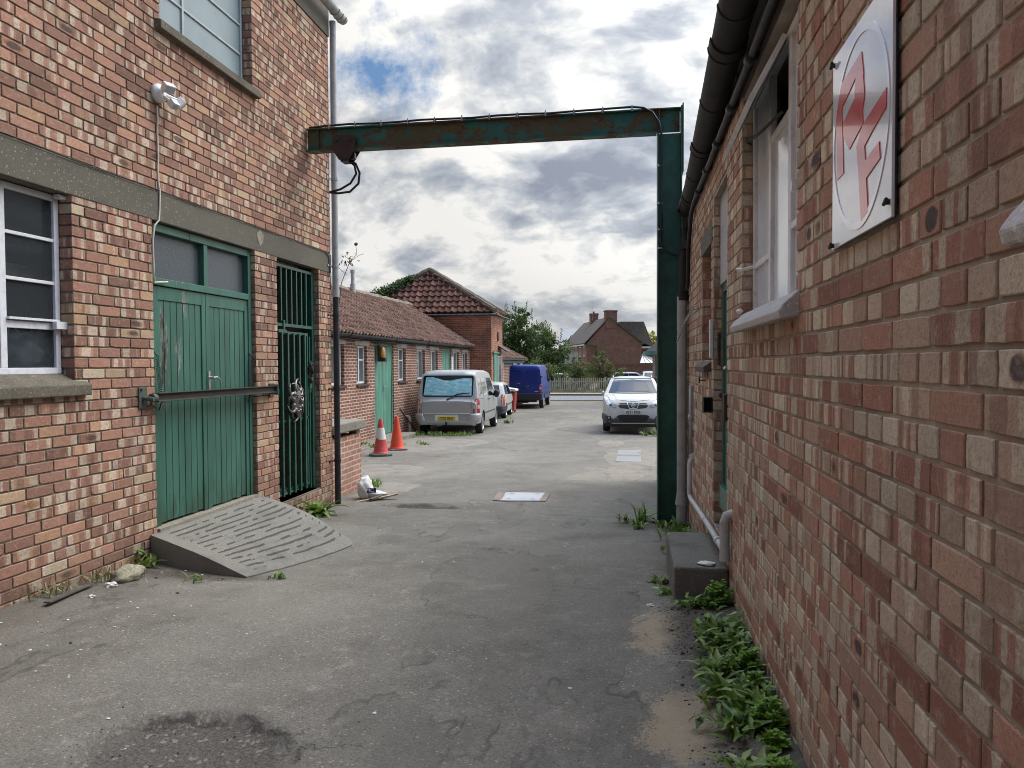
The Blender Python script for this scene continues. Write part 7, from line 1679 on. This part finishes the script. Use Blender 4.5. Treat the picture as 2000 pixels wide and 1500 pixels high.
Q_.decal('lower_bumper', 'front', [(-.885, .26), (.885, .26), (.885, .56), (.80, .55), (.66, .47), (.56, .42), (.52, .44), (.40, .515), (-.40, .515), (-.52, .44), (-.56, .42), (-.66, .47), (-.80, .55), (-.885, .56)], 'bumpergrey', .026, thick=.025)
ig = Q_.decal('lower_grille', 'front', [(-.46, .495), (-.38, .53), (.38, .53), (.46, .495), (.32, .335), (-.32, .335)], 'gap', .032)
for k in range(3): Q_.decal('grille_slat', 'front', [(-.40 + k * .0, .37 + k * .045), (.40, .37 + k * .045), (.40, .385 + k * .045), (-.40, .385 + k * .045)], 'bumperdark', .042, parent=ig)
Q_.plate('front', 0, .605, 'ST11 PXX', 'platewhite', .54, .12, .115, proud=.02)
b = MB(); b.box(-.80, .80, 3.75, 4.20, .20, .31); b.build('undertray', 'bumperdark', Q_.root, bevel=.02)
Q_.line('panel_gap', 'top', [(-.78, 3.5), (-.66, 4.02), (0, 4.12), (.66, 4.02), (.78, 3.5)], .010)
for sd_ in ('right', 'left'):
    Q_.decal('side_window', sd_, [(.75, 1.08), (2.9, 1.06), (2.45, 1.44), (1.1, 1.46)], 'carglass'); Q_.decal('sill_trim', sd_, [(.0, .26), (4.0, .26), (4.0, .42), (.0, .42)], 'bumpergrey', .012)

# ---- cars parked beyond the fence
def farcar(name, x, y, rz, label, mat, L=4.3, H=1.5, group='cars parked beyond the fence'):
    c = Car(name, label, 'car', (x, y, -.8), rz, 0, L, 1.74, [(0, .6), (.06, .95), (.5, H - .12), (.9, H - .02), (2.0, H), (2.5, H - .06), (3.3, .98), (4.0, .85), (4.3, .5)], .25, .92, .33, mat, wheels=((.8, .31), (3.35, .31)), wr=.31, rc=.08)
    c.root['group'] = group
    c.wheel(.8, .31, .31, 6); c.wheel(3.35, .31, .31, 6)
    for sd_ in ('right', 'left'): c.decal('side_window', sd_, [(.55, .97), (3.0, .95), (2.4, H - .12), (.9, H - .10)], 'carglass'); c.line('window_pillar', sd_, [(1.75, .95), (1.75, H - .08)], .06, mat, .006)
    c.decal('windscreen', 'front', [(-.66, 1.0), (.66, 1.0), (.54, H - .10), (-.54, H - .10)], 'carglass'); c.decal('rear_window', 'rear', [(-.62, 1.02), (.62, 1.02), (.52, H - .14), (-.52, H - .14)], 'carglass')
MT['palecar'] = paint('palebluecar', (.42, .50, .55), .3, .3); MT['greycar'] = paint('greycar', (.38, .40, .42), .4, .3)
farcar('parked_car', -8.1, 62.5, R(-84), 'pale blue car parked behind the left end of the picket fence', 'palecar')
farcar('parked_car', -2.0, 61.0, R(-82), 'grey car with curved roof behind the white crossover', 'greycar', H=1.58)
farcar('parked_car', 1.6, 66.0, R(-178), 'pale car roof just left of the steel column, beyond the fence', 'palecar', H=1.62)
